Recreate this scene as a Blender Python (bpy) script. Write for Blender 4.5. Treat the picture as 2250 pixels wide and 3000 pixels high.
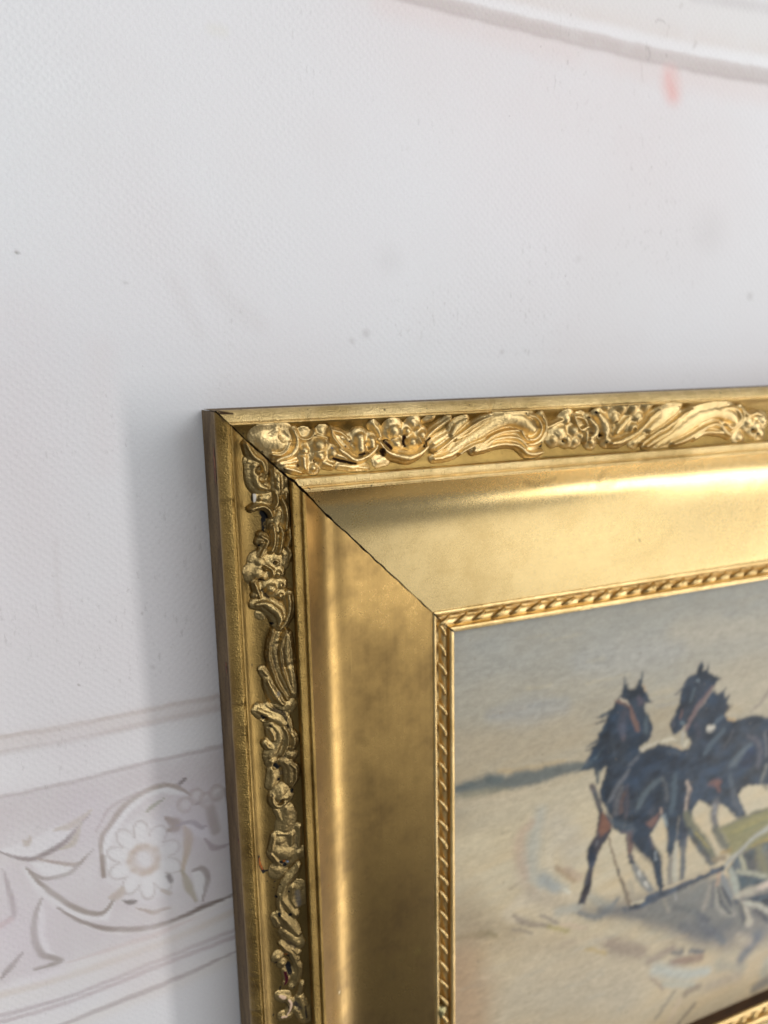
import bpy, math, random
import numpy as np
from mathutils import Matrix, Vector

# ------------------------------------------------------------------ scene, camera, light
for o in list(bpy.data.objects):
    bpy.data.objects.remove(o, do_unlink=True)
scene = bpy.context.scene
S = 0.1                      # one layout unit is 10 cm; x runs right, y down, h out from the wall


def P(x, y, h):
    return Vector((x * S, -h * S, -y * S))


cam_data = bpy.data.cameras.new('camera')
cam = bpy.data.objects.new('camera', cam_data)
scene.collection.objects.link(cam)
scene.camera = cam
RC = ((0.922143, 0.019503, -0.386358), (-0.091889, 0.981187, -0.169787), (0.375778, 0.19207, 0.906587))
CC = (-0.50902, -0.16756, -2.84017)
right, down, fwd = [Vector((r[0], r[2], -r[1])) for r in RC]
cam.matrix_world = Matrix.Translation(P(CC[0], CC[1], -CC[2])) @ Matrix((
    (right.x, -down.x, -fwd.x), (right.y, -down.y, -fwd.y), (right.z, -down.z, -fwd.z))).to_4x4()
cam_data.sensor_fit = 'HORIZONTAL'
cam_data.sensor_width = 36.0
cam_data.lens = 36.0 * 2282.99 / 2250.0
cam_data.clip_start = 0.01
cam_data.clip_end = 50.0
cam_data.dof.use_dof = True
cam_data.dof.focus_distance = 0.288
cam_data.dof.aperture_fstop = 9.0

world = bpy.data.worlds.new('World')
scene.world = world
world.use_nodes = True
bg = world.node_tree.nodes['Background']
bg.inputs['Color'].default_value = (0.93, 0.97, 1.0, 1)
bg.inputs['Strength'].default_value = 0.17


def area_lamp(name, pos, target, sx, sy, power, color=(1, 1, 1), shape='RECTANGLE'):
    d = bpy.data.lights.new(name, 'AREA')
    d.shape = shape
    d.size = sx * S
    d.size_y = sy * S
    d.energy = power
    d.color = color
    o = bpy.data.objects.new(name, d)
    scene.collection.objects.link(o)
    p, t = P(*pos), P(*target)
    o.location = p
    o.rotation_euler = (t - p).to_track_quat('-Z', 'Y').to_euler()
    return o


area_lamp('lamp_key_window', (15.5, 0.9, 18.5), (0.3, 1.6, 0.0), 2.2, 14.0, 14.5, (1.0, 0.98, 0.96))
area_lamp('lamp_ceiling', (6.0, -14.0, 32.0), (0.5, 1.0, 0.0), 44.0, 13.0, 80.0, (0.97, 0.99, 1.0))
area_lamp('lamp_low_panel', (11.6, 9.0, 12.0), (1.8, 0.6, 0.0), 12.5, 4.0, 1.6, (1.0, 0.98, 0.95))  # added panel, placed so that its reflection brightens the top cove
area_lamp('lamp_side_strip', (19.3, 13.0, 7.0), (0.4, 2.0, 0.0), 4.8, 18.0, 17.5, (1.0, 0.97, 0.92))

vs = scene.view_settings
vs.view_transform = 'Standard'
vs.look = 'None'
vs.exposure = 0.0
vs.gamma = 1.0
vs.use_curve_mapping = False
scene.cycles.use_denoising = True
scene.cycles.max_bounces = 8
scene.cycles.caustics_reflective = False
scene.cycles.caustics_refractive = False

# ------------------------------------------------------------------ drawn data (layout units)
ORNAMENTS = [
    ('top', 'boss', [([(0.1663, 0.1077, 0.0402), (0.2189, 0.1155, 0.0478)], 0.034), ([(0.2601, 0.1202, 0.0063), (0.2466, 0.1479, 0.0063), (0.2264, 0.1633, 0.0063), (0.195, 0.1589, 0.0062)], 0.034), ([(0.1668, 0.0984, 0.0165), (0.211, 0.0774, 0.0166)], 0.03), ([(0.2319, 0.095, 0.0191), (0.2389, 0.1024, 0.0192)], -0.012)]),
    ('top', 'scroll', [([(0.2742, 0.0784, 0.0096), (0.2853, 0.1051, 0.0133), (0.2868, 0.129, 0.015), (0.2759, 0.1522, 0.0141), (0.2506, 0.1697, 0.0126), (0.2159, 0.1793, 0.0106), (0.2059, 0.1857, 0.0086)], 0.036), ([(0.2436, 0.2147, 0.0097), (0.2729, 0.224, 0.0098), (0.2974, 0.233, 0.0061)], 0.022), ([(0.2248, 0.199, 0.0097), (0.2592, 0.1966, 0.0097), (0.2842, 0.1911, 0.0098)], 0.018)]),
    ('top', 'petal', [([(0.2814, 0.0811, 0.0058), (0.2928, 0.1031, 0.0058), (0.3123, 0.1125, 0.0058), (0.3348, 0.109, 0.0059), (0.3531, 0.0897, 0.0059)], 0.034), ([(0.3129, 0.0971, 0.0194)], 0.012), ([(0.3602, 0.0997, 0.0059), (0.3828, 0.1045, 0.0059), (0.4027, 0.1141, 0.0059)], 0.03), ([(0.3858, 0.0914, 0.0185)], 0.02)]),
    ('top', 'flower', [([(0.3715, 0.1364, 0.0309)], 0.048), ([(0.3156, 0.1523, 0.022)], 0.034), ([(0.3726, 0.1752, 0.0278)], 0.042), ([(0.312, 0.1809, 0.0152), (0.313, 0.2172, 0.0123)], 0.034), ([(0.3456, 0.2196, 0.0186)], 0.026), ([(0.4239, 0.1688, 0.0225)], 0.034), ([(0.3944, 0.2059, 0.015), (0.4171, 0.2173, 0.01)], 0.024), ([(0.3567, 0.1936, 0.0099)], -0.02)]),
    ('top', 'leaf', [([(0.4165, 0.0834, 0.0069), (0.4234, 0.1056, 0.007), (0.438, 0.1307, 0.007), (0.4603, 0.1589, 0.007)], 0.036), ([(0.4241, 0.0851, 0.0065), (0.4647, 0.1006, 0.0065), (0.4873, 0.1262, 0.0066)], 0.03), ([(0.4513, 0.1168, 0.02), (0.4739, 0.1401, 0.0202)], 0.014), ([(0.4441, 0.1799, 0.0151), (0.4775, 0.1919, 0.0152), (0.498, 0.2081, 0.0153)], 0.026)]),
    ('top', 'bud', [([(0.5298, 0.1179, 0.0267), (0.5327, 0.16, 0.0243)], 0.048), ([(0.5772, 0.1305, 0.0218), (0.582, 0.1531, 0.018)], 0.04), ([(0.4851, 0.1252, 0.0177)], 0.03), ([(0.4647, 0.1143, 0.0151)], 0.02), ([(0.5555, 0.1465, 0.0077)], -0.012), ([(0.5068, 0.1436, 0.0071)], -0.012)]),
    ('top', 'leaf', [([(0.4504, 0.1598, 0.0151), (0.4757, 0.1786, 0.0152), (0.5091, 0.2005, 0.0158), (0.541, 0.1952, 0.0128), (0.5679, 0.1845, 0.0103), (0.5925, 0.1637, 0.0088), (0.5995, 0.1492, 0.0067)], 0.04), ([(0.4485, 0.2186, 0.0101), (0.5005, 0.2272, 0.0102), (0.5587, 0.2339, 0.0078)], 0.014), ([(0.6075, 0.2147, 0.0156), (0.6347, 0.209, 0.0157)], 0.012)]),
    ('top', 'flower', [([(0.6681, 0.1007, 0.0326)], 0.052), ([(0.7243, 0.1037, 0.0205)], 0.042), ([(0.6823, 0.1491, 0.0276)], 0.04), ([(0.7459, 0.1452, 0.0266)], 0.046), ([(0.7496, 0.0798, 0.0232)], 0.036), ([(0.769, 0.0858, 0.0122)], 0.05), ([(0.7882, 0.1223, 0.0227)], 0.042), ([(0.7181, 0.1461, 0.0127)], -0.03), ([(0.6469, 0.142, 0.0104)], -0.02), ([(0.7712, 0.134, 0.0037), (0.778, 0.1522, 0.0037)], 0.05), ([(0.6914, 0.0944, 0.0065), (0.6965, 0.1197, 0.0066)], -0.012)]),
    ('top', 'petal', [([(0.6091, 0.1398, 0.0078), (0.6328, 0.1712, 0.0117), (0.6569, 0.1878, 0.0157), (0.6897, 0.1975, 0.0174), (0.7284, 0.2051, 0.0176), (0.7676, 0.1975, 0.0147), (0.7903, 0.1836, 0.0118), (0.8103, 0.1669, 0.0081)], 0.042), ([(0.5839, 0.0716, 0.0102), (0.6048, 0.0949, 0.0142), (0.6149, 0.1202, 0.0078)], 0.03)]),
    ('top', 'stem', [([(0.8995, 0.0643, 0.0098), (0.8593, 0.0904, 0.0103), (0.8221, 0.119, 0.0091), (0.7992, 0.1407, 0.0064)], 0.038), ([(0.8254, 0.0558, 0.0096), (0.8, 0.0685, 0.0053)], 0.022)]),
    ('top', 'leaf', [([(0.8965, 0.2159, 0.0124), (0.9525, 0.1784, 0.0218), (1.0023, 0.152, 0.0282), (1.0559, 0.1255, 0.0316), (1.1033, 0.1014, 0.0318), (1.1615, 0.0835, 0.0305), (1.2137, 0.086, 0.0324), (1.2562, 0.1, 0.0359), (1.2886, 0.1228, 0.028)], [0.016, 0.024, 0.03, 0.034, 0.038, 0.044, 0.05, 0.052, 0.046]), ([(1.2356, 0.1351, 0.0072), (1.2466, 0.1569, 0.0092), (1.2788, 0.1678, 0.0106), (1.3109, 0.1574, 0.0113), (1.3283, 0.1309, 0.0113), (1.3204, 0.1001, 0.0099), (1.2948, 0.0777, 0.0085), (1.2555, 0.0639, 0.0052)], 0.046), ([(0.9525, 0.2049, 0.0062), (1.0024, 0.1815, 0.0082), (1.0562, 0.1669, 0.0089), (1.0969, 0.1455, 0.0089), (1.1448, 0.1303, 0.009), (1.1934, 0.1269, 0.0084), (1.2249, 0.1285, 0.0072)], 0.04), ([(1.0225, 0.1886, 0.0082), (1.0766, 0.1741, 0.0102), (1.1209, 0.1558, 0.0109), (1.1728, 0.1527, 0.011), (1.2149, 0.1581, 0.0111), (1.2434, 0.1779, 0.0105), (1.2651, 0.1974, 0.0092)], 0.038), ([(1.0226, 0.199, 0.0126), (1.0699, 0.1915, 0.0134), (1.1109, 0.1821, 0.0122), (1.1627, 0.1792, 0.0116), (1.2082, 0.1849, 0.0117), (1.2403, 0.202, 0.0125), (1.2692, 0.2221, 0.0146), (1.298, 0.227, 0.0153), (1.3413, 0.2236, 0.0067)], 0.036), ([(1.2425, 0.1264, 0.0052), (1.2001, 0.1122, 0.0058), (1.1446, 0.1153, 0.0058), (1.0764, 0.1414, 0.0051)], -0.012), ([(1.2644, 0.1579, 0.0085)], -0.02), ([(1.2006, 0.1453, 0.026), (1.2685, 0.1855, 0.0264), (1.294, 0.2114, 0.0266)], 0.018)]),
    ('top', 'scroll', [([(1.327, 0.0732, 0.0112), (1.3492, 0.0985, 0.0133), (1.3535, 0.1261, 0.014), (1.3433, 0.1531, 0.014), (1.3221, 0.1764, 0.0133), (1.2935, 0.1869, 0.0119), (1.2685, 0.1885, 0.0079)], 0.04)]),
    ('top', 'leaf', [([(0.8448, 0.1893, 0.0067), (0.8837, 0.1684, 0.0086), (0.9229, 0.1416, 0.0093), (0.9591, 0.1232, 0.0087), (0.9988, 0.0991, 0.0081), (1.0422, 0.0778, 0.0082), (1.0894, 0.0653, 0.007)], 0.044), ([(0.9181, 0.1268, 0.0154), (0.9427, 0.0962, 0.021), (0.9756, 0.0746, 0.0136)], 0.038), ([(0.9426, 0.1457, 0.0093), (0.9856, 0.1305, 0.0106), (1.0222, 0.109, 0.0107), (1.0558, 0.0931, 0.0094), (1.0776, 0.0824, 0.0063)], 0.032), ([(0.845, 0.1603, 0.0152), (0.8773, 0.1449, 0.0184), (0.9099, 0.1264, 0.0154)], 0.022), ([(0.8446, 0.2183, 0.0123), (0.8835, 0.215, 0.0136), (0.9261, 0.2032, 0.0155), (0.9691, 0.1794, 0.0125)], 0.024)]),
    ('top', 'flower', [([(1.3199, 0.0722, 0.0086), (1.3607, 0.1197, 0.0087)], 0.034), ([(1.3608, 0.1228, 0.0087), (1.3368, 0.1827, 0.0087)], 0.034), ([(1.3608, 0.1228, 0.0087), (1.4078, 0.1068, 0.0087), (1.4369, 0.0959, 0.0088)], 0.036), ([(1.4348, 0.1482, 0.0379)], 0.038), ([(1.4023, 0.1742, 0.0236)], 0.03), ([(1.4628, 0.0941, 0.0271)], 0.032), ([(1.498, 0.1422, 0.028)], 0.044), ([(1.4692, 0.178, 0.0266)], 0.036), ([(1.5108, 0.1866, 0.0227)], 0.03), ([(1.5365, 0.1662, 0.0193)], 0.03), ([(1.4507, 0.1832, 0.0089)], -0.03)]),
    ('top', 'petal', [([(1.4885, 0.0829, 0.0088), (1.5084, 0.1179, 0.0089), (1.528, 0.1407, 0.0089), (1.5656, 0.1301, 0.009)], 0.042), ([(1.4885, 0.0829, 0.0075), (1.5376, 0.0914, 0.0075), (1.5653, 0.1239, 0.0076)], 0.034), ([(1.5307, 0.1097, 0.0309)], 0.016), ([(1.5682, 0.099, 0.0172), (1.5998, 0.1256, 0.0215), (1.6069, 0.1574, 0.0209), (1.5788, 0.1764, 0.0139)], 0.046), ([(1.5588, 0.1517, 0.0097), (1.5621, 0.1896, 0.0097)], 0.038), ([(1.5949, 0.1946, 0.0245)], 0.032)]),
    ('top', 'petal', [([(1.6136, 0.0855, 0.0208), (1.6455, 0.1121, 0.0322), (1.6605, 0.1445, 0.0317), (1.652, 0.1725, 0.0211)], 0.048), ([(1.6803, 0.1932, 0.0248)], 0.034), ([(1.6384, 0.1718, 0.0112)], -0.03), ([(1.651, 0.059, 0.0181)], 0.03)]),
    ('top', 'flower', [([(1.7074, 0.0993, 0.0325)], 0.042), ([(1.7333, 0.0656, 0.0283)], 0.042), ([(1.7929, 0.0665, 0.0286)], 0.042), ([(1.8309, 0.1018, 0.0325)], 0.044), ([(1.7222, 0.1636, 0.0142), (1.7525, 0.1333, 0.0221), (1.7868, 0.103, 0.0179)], 0.036), ([(1.8091, 0.1457, 0.0296)], 0.044), ([(1.8609, 0.0582, 0.0289)], 0.036), ([(1.8096, 0.1554, 0.0123)], -0.02), ([(1.7163, 0.1219, 0.0128)], -0.015)]),
    ('top', 'stem', [([(1.6927, 0.2067, 0.0142), (1.736, 0.2029, 0.0186), (1.7871, 0.1864, 0.018), (1.8343, 0.1632, 0.016), (1.8734, 0.1361, 0.0146), (1.912, 0.0958, 0.0131), (1.9396, 0.0744, 0.0095)], 0.042)]),
    ('top', 'leaf', [([(1.9037, 0.1587, 0.0251), (1.9538, 0.1316, 0.0336), (1.9993, 0.1002, 0.0338), (2.0457, 0.0761, 0.0212)], 0.036), ([(1.8556, 0.2154, 0.0083), (1.9192, 0.1818, 0.0109), (1.9838, 0.1554, 0.0118), (2.0302, 0.1315, 0.0111), (2.0766, 0.1037, 0.0111), (2.1285, 0.0796, 0.0086)], 0.044), ([(1.8845, 0.232, 0.0126), (1.958, 0.1989, 0.0186), (2.0184, 0.1722, 0.017), (2.0411, 0.1508, 0.0145), (2.0868, 0.1117, 0.012), (2.1192, 0.0868, 0.0086)], 0.036), ([(1.8275, 0.2101, 0.0207), (1.8726, 0.1867, 0.0167)], 0.022)]),
    ('top', 'leaf', [([(1.9599, 0.2291, 0.017), (2.0347, 0.1995, 0.0283), (2.1007, 0.169, 0.0363), (2.1478, 0.141, 0.039), (2.2055, 0.1171, 0.0376), (2.2749, 0.105, 0.0344), (2.3363, 0.1077, 0.0357), (2.379, 0.1251, 0.0351), (2.3964, 0.1453, 0.0244)], [0.016, 0.026, 0.032, 0.036, 0.04, 0.046, 0.05, 0.05, 0.044]), ([(2.3409, 0.1621, 0.0099), (2.3731, 0.1754, 0.0126), (2.4083, 0.1615, 0.0136), (2.4264, 0.1311, 0.0136), (2.4026, 0.0989, 0.0126), (2.3597, 0.0817, 0.0107), (2.3035, 0.0832, 0.0071)], 0.046), ([(2.0367, 0.2299, 0.0103), (2.1135, 0.2115, 0.0148), (2.1808, 0.1846, 0.0158), (2.239, 0.1608, 0.015), (2.279, 0.1551, 0.0142), (2.3104, 0.1644, 0.0143), (2.3381, 0.1891, 0.0153), (2.3762, 0.2107, 0.0136)], 0.038), ([(2.1628, 0.2105, 0.0114), (2.2213, 0.1906, 0.0115), (2.2819, 0.19, 0.0116), (2.3336, 0.1967, 0.0117)], 0.032), ([(2.3183, 0.1377, 0.0071), (2.2565, 0.1271, 0.0071), (2.1881, 0.1506, 0.007)], -0.012), ([(2.44, 0.2221, 0.0274)], 0.03)]),
    ('top', 'scroll', [([(2.4329, 0.0886, 0.0118), (2.452, 0.1245, 0.0136), (2.4444, 0.1555, 0.0137), (2.4051, 0.1849, 0.0127), (2.3696, 0.1947, 0.009)], 0.034)]),
    ('top', 'flower', [([(2.4498, 0.101, 0.0118), (2.4834, 0.122, 0.0119), (2.5307, 0.1163, 0.012), (2.5808, 0.1343, 0.0121)], 0.036), ([(2.4971, 0.1541, 0.033)], 0.034), ([(2.5423, 0.1801, 0.037)], 0.04), ([(2.5774, 0.154, 0.0334)], 0.04), ([(2.5722, 0.2095, 0.028)], 0.032), ([(2.5231, 0.2029, 0.0111)], -0.025)]),
    ('left', 'leaf', [([(0.1152, 0.1007, 0.0066), (0.1438, 0.1141, 0.0115), (0.1663, 0.1296, 0.0133), (0.1808, 0.1489, 0.0133), (0.2016, 0.1614, 0.0117), (0.2184, 0.1622, 0.0101)], 0.036), ([(0.196, 0.128, 0.0216), (0.2243, 0.1299, 0.0234), (0.2495, 0.132, 0.0218), (0.2704, 0.141, 0.0202), (0.2841, 0.1658, 0.0118)], 0.032), ([(0.2135, 0.1406, 0.0167)], -0.02), ([(0.2104, 0.1441, 0.0067)], 0.03), ([(0.2439, 0.1458, 0.0101), (0.2516, 0.1589, 0.0101)], -0.014), ([(0.2479, 0.154, 0.0061)], 0.03), ([(0.1814, 0.1088, 0.0116)], 0.02)]),
    ('left', 'scroll', [([(0.1396, 0.151, 0.005), (0.1764, 0.1829, 0.0074), (0.204, 0.1952, 0.0078), (0.2295, 0.1991, 0.0068), (0.2549, 0.2013, 0.0044)], 0.03), ([(0.2353, 0.2091, 0.0119), (0.2723, 0.2074, 0.017), (0.2979, 0.2096, 0.012)], 0.034), ([(0.2406, 0.2347, 0.0102), (0.2663, 0.2387, 0.0103)], 0.022), ([(0.2936, 0.1978, 0.0068), (0.3145, 0.2037, 0.0089), (0.3398, 0.2008, 0.0086), (0.3557, 0.188, 0.0051)], 0.038), ([(0.3037, 0.2371, 0.0086), (0.3225, 0.238, 0.0086)], 0.022)]),
    ('left', 'petal', [([(0.3533, 0.1064, 0.005), (0.3467, 0.127, 0.0071), (0.3455, 0.1508, 0.0081), (0.3609, 0.1706, 0.0078), (0.3842, 0.1815, 0.0058)], 0.038), ([(0.3197, 0.1657, 0.0255)], 0.022), ([(0.3142, 0.1422, 0.0152)], 0.024)]),
    ('left', 'leaf', [([(0.3244, 0.2205, 0.0052), (0.36, 0.2345, 0.0069), (0.4031, 0.2344, 0.0069), (0.4374, 0.2311, 0.0059)], 0.036), ([(0.3748, 0.2095, 0.0138), (0.4084, 0.201, 0.019), (0.4426, 0.1977, 0.0173)], 0.026)]),
    ('left', 'leaf', [([(0.422, 0.2061, 0.0055), (0.4445, 0.2149, 0.0055), (0.4778, 0.2134, 0.0055), (0.5049, 0.2082, 0.0055), (0.5259, 0.2013, 0.0055)], 0.038), ([(0.4217, 0.1845, 0.0066), (0.4611, 0.1866, 0.0082), (0.4903, 0.1832, 0.0079), (0.5166, 0.1721, 0.0071)], 0.038), ([(0.472, 0.1959, 0.0177)], 0.014)]),
    ('left', 'bud', [([(0.4542, 0.14, 0.0078), (0.4719, 0.1586, 0.0098), (0.4909, 0.1538, 0.0094), (0.5096, 0.145, 0.0094), (0.5315, 0.1303, 0.0098)], 0.036), ([(0.4773, 0.1369, 0.0121)], 0.034)]),
    ('left', 'flower', [([(0.5531, 0.1292, 0.0274)], 0.032), ([(0.5914, 0.1195, 0.0323)], 0.038), ([(0.5648, 0.1442, 0.0079), (0.5795, 0.1671, 0.0109), (0.6045, 0.1758, 0.0099)], 0.04), ([(0.5599, 0.1858, 0.0222)], 0.034), ([(0.6028, 0.1937, 0.0175)], 0.04), ([(0.5746, 0.1438, 0.0098), (0.584, 0.1551, 0.0099)], -0.018), ([(0.5616, 0.1838, 0.0091)], -0.026), ([(0.6221, 0.1257, 0.0098)], -0.02)]),
    ('left', 'flower', [([(0.6252, 0.1041, 0.0071), (0.6564, 0.1142, 0.0095), (0.6836, 0.1226, 0.0087)], 0.038), ([(0.6775, 0.1072, 0.0083)], 0.032), ([(0.6571, 0.1634, 0.0283)], 0.048), ([(0.6498, 0.1995, 0.0176)], 0.036), ([(0.688, 0.1978, 0.0165)], 0.038), ([(0.6633, 0.1354, 0.0099)], -0.01), ([(0.7013, 0.1335, 0.0099), (0.7031, 0.1611, 0.01)], 0.022)]),
    ('left', 'leaf', [([(0.7114, 0.1055, 0.0119), (0.7113, 0.133, 0.0175), (0.7273, 0.16, 0.0216), (0.751, 0.1828, 0.0226), (0.7768, 0.1917, 0.0203), (0.8044, 0.1843, 0.0122)], [0.034, 0.042, 0.048, 0.048, 0.046, 0.04]), ([(0.7549, 0.1269, 0.014)], 0.012)]),
    ('left', 'stem', [([(0.4436, 0.2447, 0.0036), (0.4734, 0.2454, 0.0044), (0.508, 0.2359, 0.0044), (0.533, 0.2448, 0.0044), (0.5601, 0.2376, 0.0036)], 0.026), ([(0.5344, 0.2228, 0.0119), (0.5737, 0.217, 0.012)], 0.016), ([(0.6924, 0.2298, 0.0121), (0.7275, 0.2323, 0.015), (0.7674, 0.2244, 0.0143), (0.7965, 0.213, 0.0122), (0.82, 0.1917, 0.0089)], 0.034)]),
    ('left', 'leaf', [([(0.8239, 0.165, 0.0034), (0.8587, 0.152, 0.0042), (0.8945, 0.1456, 0.0046), (0.9234, 0.1432, 0.0046), (0.9578, 0.1491, 0.0046), (0.995, 0.1588, 0.0046), (1.0329, 0.1704, 0.0047), (1.0658, 0.1862, 0.0043), (1.1061, 0.2077, 0.0036)], 0.042), ([(0.8368, 0.1852, 0.0153), (0.8891, 0.1714, 0.0211), (0.938, 0.171, 0.0212), (0.9897, 0.1839, 0.0194), (1.0323, 0.1993, 0.0176), (1.0853, 0.2144, 0.0118)], 0.024)]),
    ('left', 'leaf', [([(0.832, 0.216, 0.0035), (0.8547, 0.1997, 0.0042), (0.8923, 0.1903, 0.0046), (0.9211, 0.1871, 0.0046), (0.9609, 0.1891, 0.0047), (1.0023, 0.1987, 0.0047), (1.0384, 0.2107, 0.0043), (1.0808, 0.2224, 0.0036)], 0.044), ([(0.8478, 0.2172, 0.0116), (0.8961, 0.2131, 0.0174), (0.9456, 0.2148, 0.0185), (0.9863, 0.2207, 0.0176), (1.0373, 0.2263, 0.0138), (1.0882, 0.2299, 0.0099)], 0.03), ([(0.8445, 0.2212, 0.0039), (0.8986, 0.2284, 0.0039), (0.9486, 0.232, 0.0039), (0.999, 0.2357, 0.0039), (1.0499, 0.2404, 0.004), (1.1001, 0.2392, 0.004)], 0.032)]),
    ('left', 'leaf', [([(1.0163, 0.1349, 0.0085), (1.0546, 0.1483, 0.0155), (1.0903, 0.1677, 0.0164), (1.1243, 0.1874, 0.0099)], 0.038), ([(0.9719, 0.1182, 0.0077), (0.9987, 0.1358, 0.0108), (1.0284, 0.1572, 0.0078)], 0.022), ([(1.1253, 0.1622, 0.0137), (1.1431, 0.1904, 0.0217), (1.1349, 0.2103, 0.0198)], 0.02)]),
    ('left', 'petal', [([(1.1268, 0.0924, 0.0131), (1.1573, 0.1316, 0.0202), (1.1801, 0.1652, 0.0248), (1.2064, 0.1925, 0.0179)], [0.034, 0.04, 0.038, 0.03]), ([(1.1184, 0.1292, 0.0057), (1.1477, 0.1624, 0.0084), (1.1692, 0.1898, 0.0089), (1.2001, 0.206, 0.0081), (1.2343, 0.2155, 0.0059)], 0.026), ([(1.1695, 0.1138, 0.0132)], -0.03)]),
    ('left', 'scroll', [([(1.196, 0.1427, 0.0155), (1.2231, 0.1632, 0.0178), (1.2546, 0.1705, 0.0206), (1.2833, 0.1648, 0.0224), (1.3115, 0.1459, 0.0224), (1.3309, 0.1297, 0.0148)], 0.03), ([(1.2169, 0.1876, 0.0049), (1.2447, 0.1996, 0.0058), (1.2842, 0.2, 0.0059), (1.3126, 0.1921, 0.0059), (1.3322, 0.1757, 0.0045)], 0.044), ([(1.2176, 0.1374, 0.0111), (1.2376, 0.1451, 0.0129), (1.2613, 0.1483, 0.0098)], 0.034), ([(1.2723, 0.1152, 0.0075), (1.2888, 0.1274, 0.0102), (1.2945, 0.1424, 0.0067)], 0.036)]),
    ('left', 'petal', [([(1.2375, 0.2087, 0.0081), (1.2665, 0.2252, 0.0113), (1.2969, 0.2261, 0.0109), (1.3121, 0.221, 0.0077)], 0.034), ([(1.3458, 0.2151, 0.0141)], 0.026)]),
    ('left', 'leaf', [([(1.3676, 0.1874, 0.0113), (1.3903, 0.2042, 0.0151), (1.4263, 0.2071, 0.0147), (1.4557, 0.2014, 0.0101)], 0.03), ([(1.3745, 0.2072, 0.0064), (1.4002, 0.2262, 0.0083), (1.4379, 0.2257, 0.0083), (1.472, 0.2096, 0.006)], 0.042), ([(1.3508, 0.1353, 0.0148)], 0.03), ([(1.3863, 0.138, 0.0113), (1.4215, 0.1385, 0.0158), (1.4524, 0.1304, 0.0127)], 0.026), ([(1.3779, 0.1516, 0.0135)], -0.03), ([(1.4385, 0.1598, 0.01)], -0.025)]),
    ('left', 'bud', [([(1.4926, 0.1684, 0.0229), (1.5115, 0.1586, 0.0252), (1.5159, 0.1853, 0.0184)], 0.042), ([(1.5025, 0.1325, 0.0077), (1.5288, 0.1334, 0.0078), (1.5468, 0.157, 0.0078), (1.5384, 0.1798, 0.0078)], 0.044), ([(1.5282, 0.1635, 0.0115)], -0.03)]),
    ('left', 'stem', [([(1.5638, 0.1854, 0.0116), (1.5988, 0.1816, 0.0153), (1.6292, 0.1779, 0.0186)], 0.022), ([(1.5658, 0.1472, 0.0069), (1.6108, 0.163, 0.0069)], 0.02)]),
    ('left', 'petal', [([(1.577, 0.1879, 0.0165), (1.6108, 0.1864, 0.0248), (1.6555, 0.1763, 0.0248)], 0.024), ([(1.6733, 0.1316, 0.0062), (1.7019, 0.1262, 0.0086), (1.7343, 0.1187, 0.007)], 0.032), ([(1.6691, 0.1477, 0.0082), (1.679, 0.1833, 0.0083)], 0.026), ([(1.7054, 0.154, 0.0248)], 0.026), ([(1.6882, 0.2011, 0.0104), (1.7263, 0.1974, 0.0125)], 0.034), ([(1.6573, 0.2308, 0.005), (1.7012, 0.232, 0.005), (1.7435, 0.2272, 0.0051)], 0.026)]),
    ('left', 'flower', [([(1.746, 0.1441, 0.027), (1.7649, 0.1795, 0.0376)], 0.038), ([(1.7514, 0.1179, 0.0083), (1.7911, 0.142, 0.0083)], 0.034), ([(1.7733, 0.2239, 0.019)], 0.026), ([(1.7987, 0.1679, 0.0117)], -0.03), ([(1.83, 0.1402, 0.023)], 0.02)]),
    ('left', 'leaf', [([(1.8306, 0.2236, 0.0072), (1.8633, 0.1997, 0.0127), (1.891, 0.1739, 0.0131), (1.9292, 0.1539, 0.0114), (1.9615, 0.1504, 0.0106), (2.0024, 0.1731, 0.012), (2.0473, 0.2, 0.0116)], 0.036), ([(1.9198, 0.1952, 0.0051), (1.945, 0.19, 0.0051), (1.9766, 0.1907, 0.0051), (2.0145, 0.2035, 0.0052)], 0.034), ([(1.9378, 0.2171, 0.0257), (1.9821, 0.2152, 0.0258)], 0.018), ([(1.9364, 0.1414, 0.0046), (1.9797, 0.1374, 0.0047), (2.0265, 0.1434, 0.0047)], 0.032)]),
    ('left', 'leaf', [([(2.0283, 0.1392, 0.0119), (2.071, 0.166, 0.0159), (2.1054, 0.1872, 0.0156), (2.1401, 0.2086, 0.0087)], 0.038), ([(2.035, 0.1185, 0.0106), (2.0679, 0.1292, 0.0107)], 0.024)]),
    ('left', 'leaf', [([(2.1153, 0.1557, 0.015), (2.155, 0.1851, 0.0217), (2.1878, 0.2066, 0.0175)], 0.024), ([(2.163, 0.1351, 0.0043), (2.1896, 0.1524, 0.0078), (2.2104, 0.1723, 0.0096), (2.239, 0.1877, 0.0096), (2.2571, 0.1995, 0.0066)], 0.04), ([(2.2012, 0.1789, 0.0087), (2.2311, 0.2048, 0.0066)], 0.034)]),
    ('left', 'scroll', [([(2.2189, 0.1181, 0.0138)], 0.034), ([(2.2579, 0.1369, 0.0109)], 0.03), ([(2.2587, 0.1911, 0.0066), (2.2934, 0.2033, 0.0093), (2.328, 0.2018, 0.0093), (2.3593, 0.191, 0.0088), (2.3786, 0.1733, 0.0062)], 0.034), ([(2.3262, 0.1777, 0.022)], 0.018), ([(2.2943, 0.1477, 0.0087), (2.3355, 0.1584, 0.0079), (2.3539, 0.1451, 0.0053)], 0.028)]),
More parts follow.
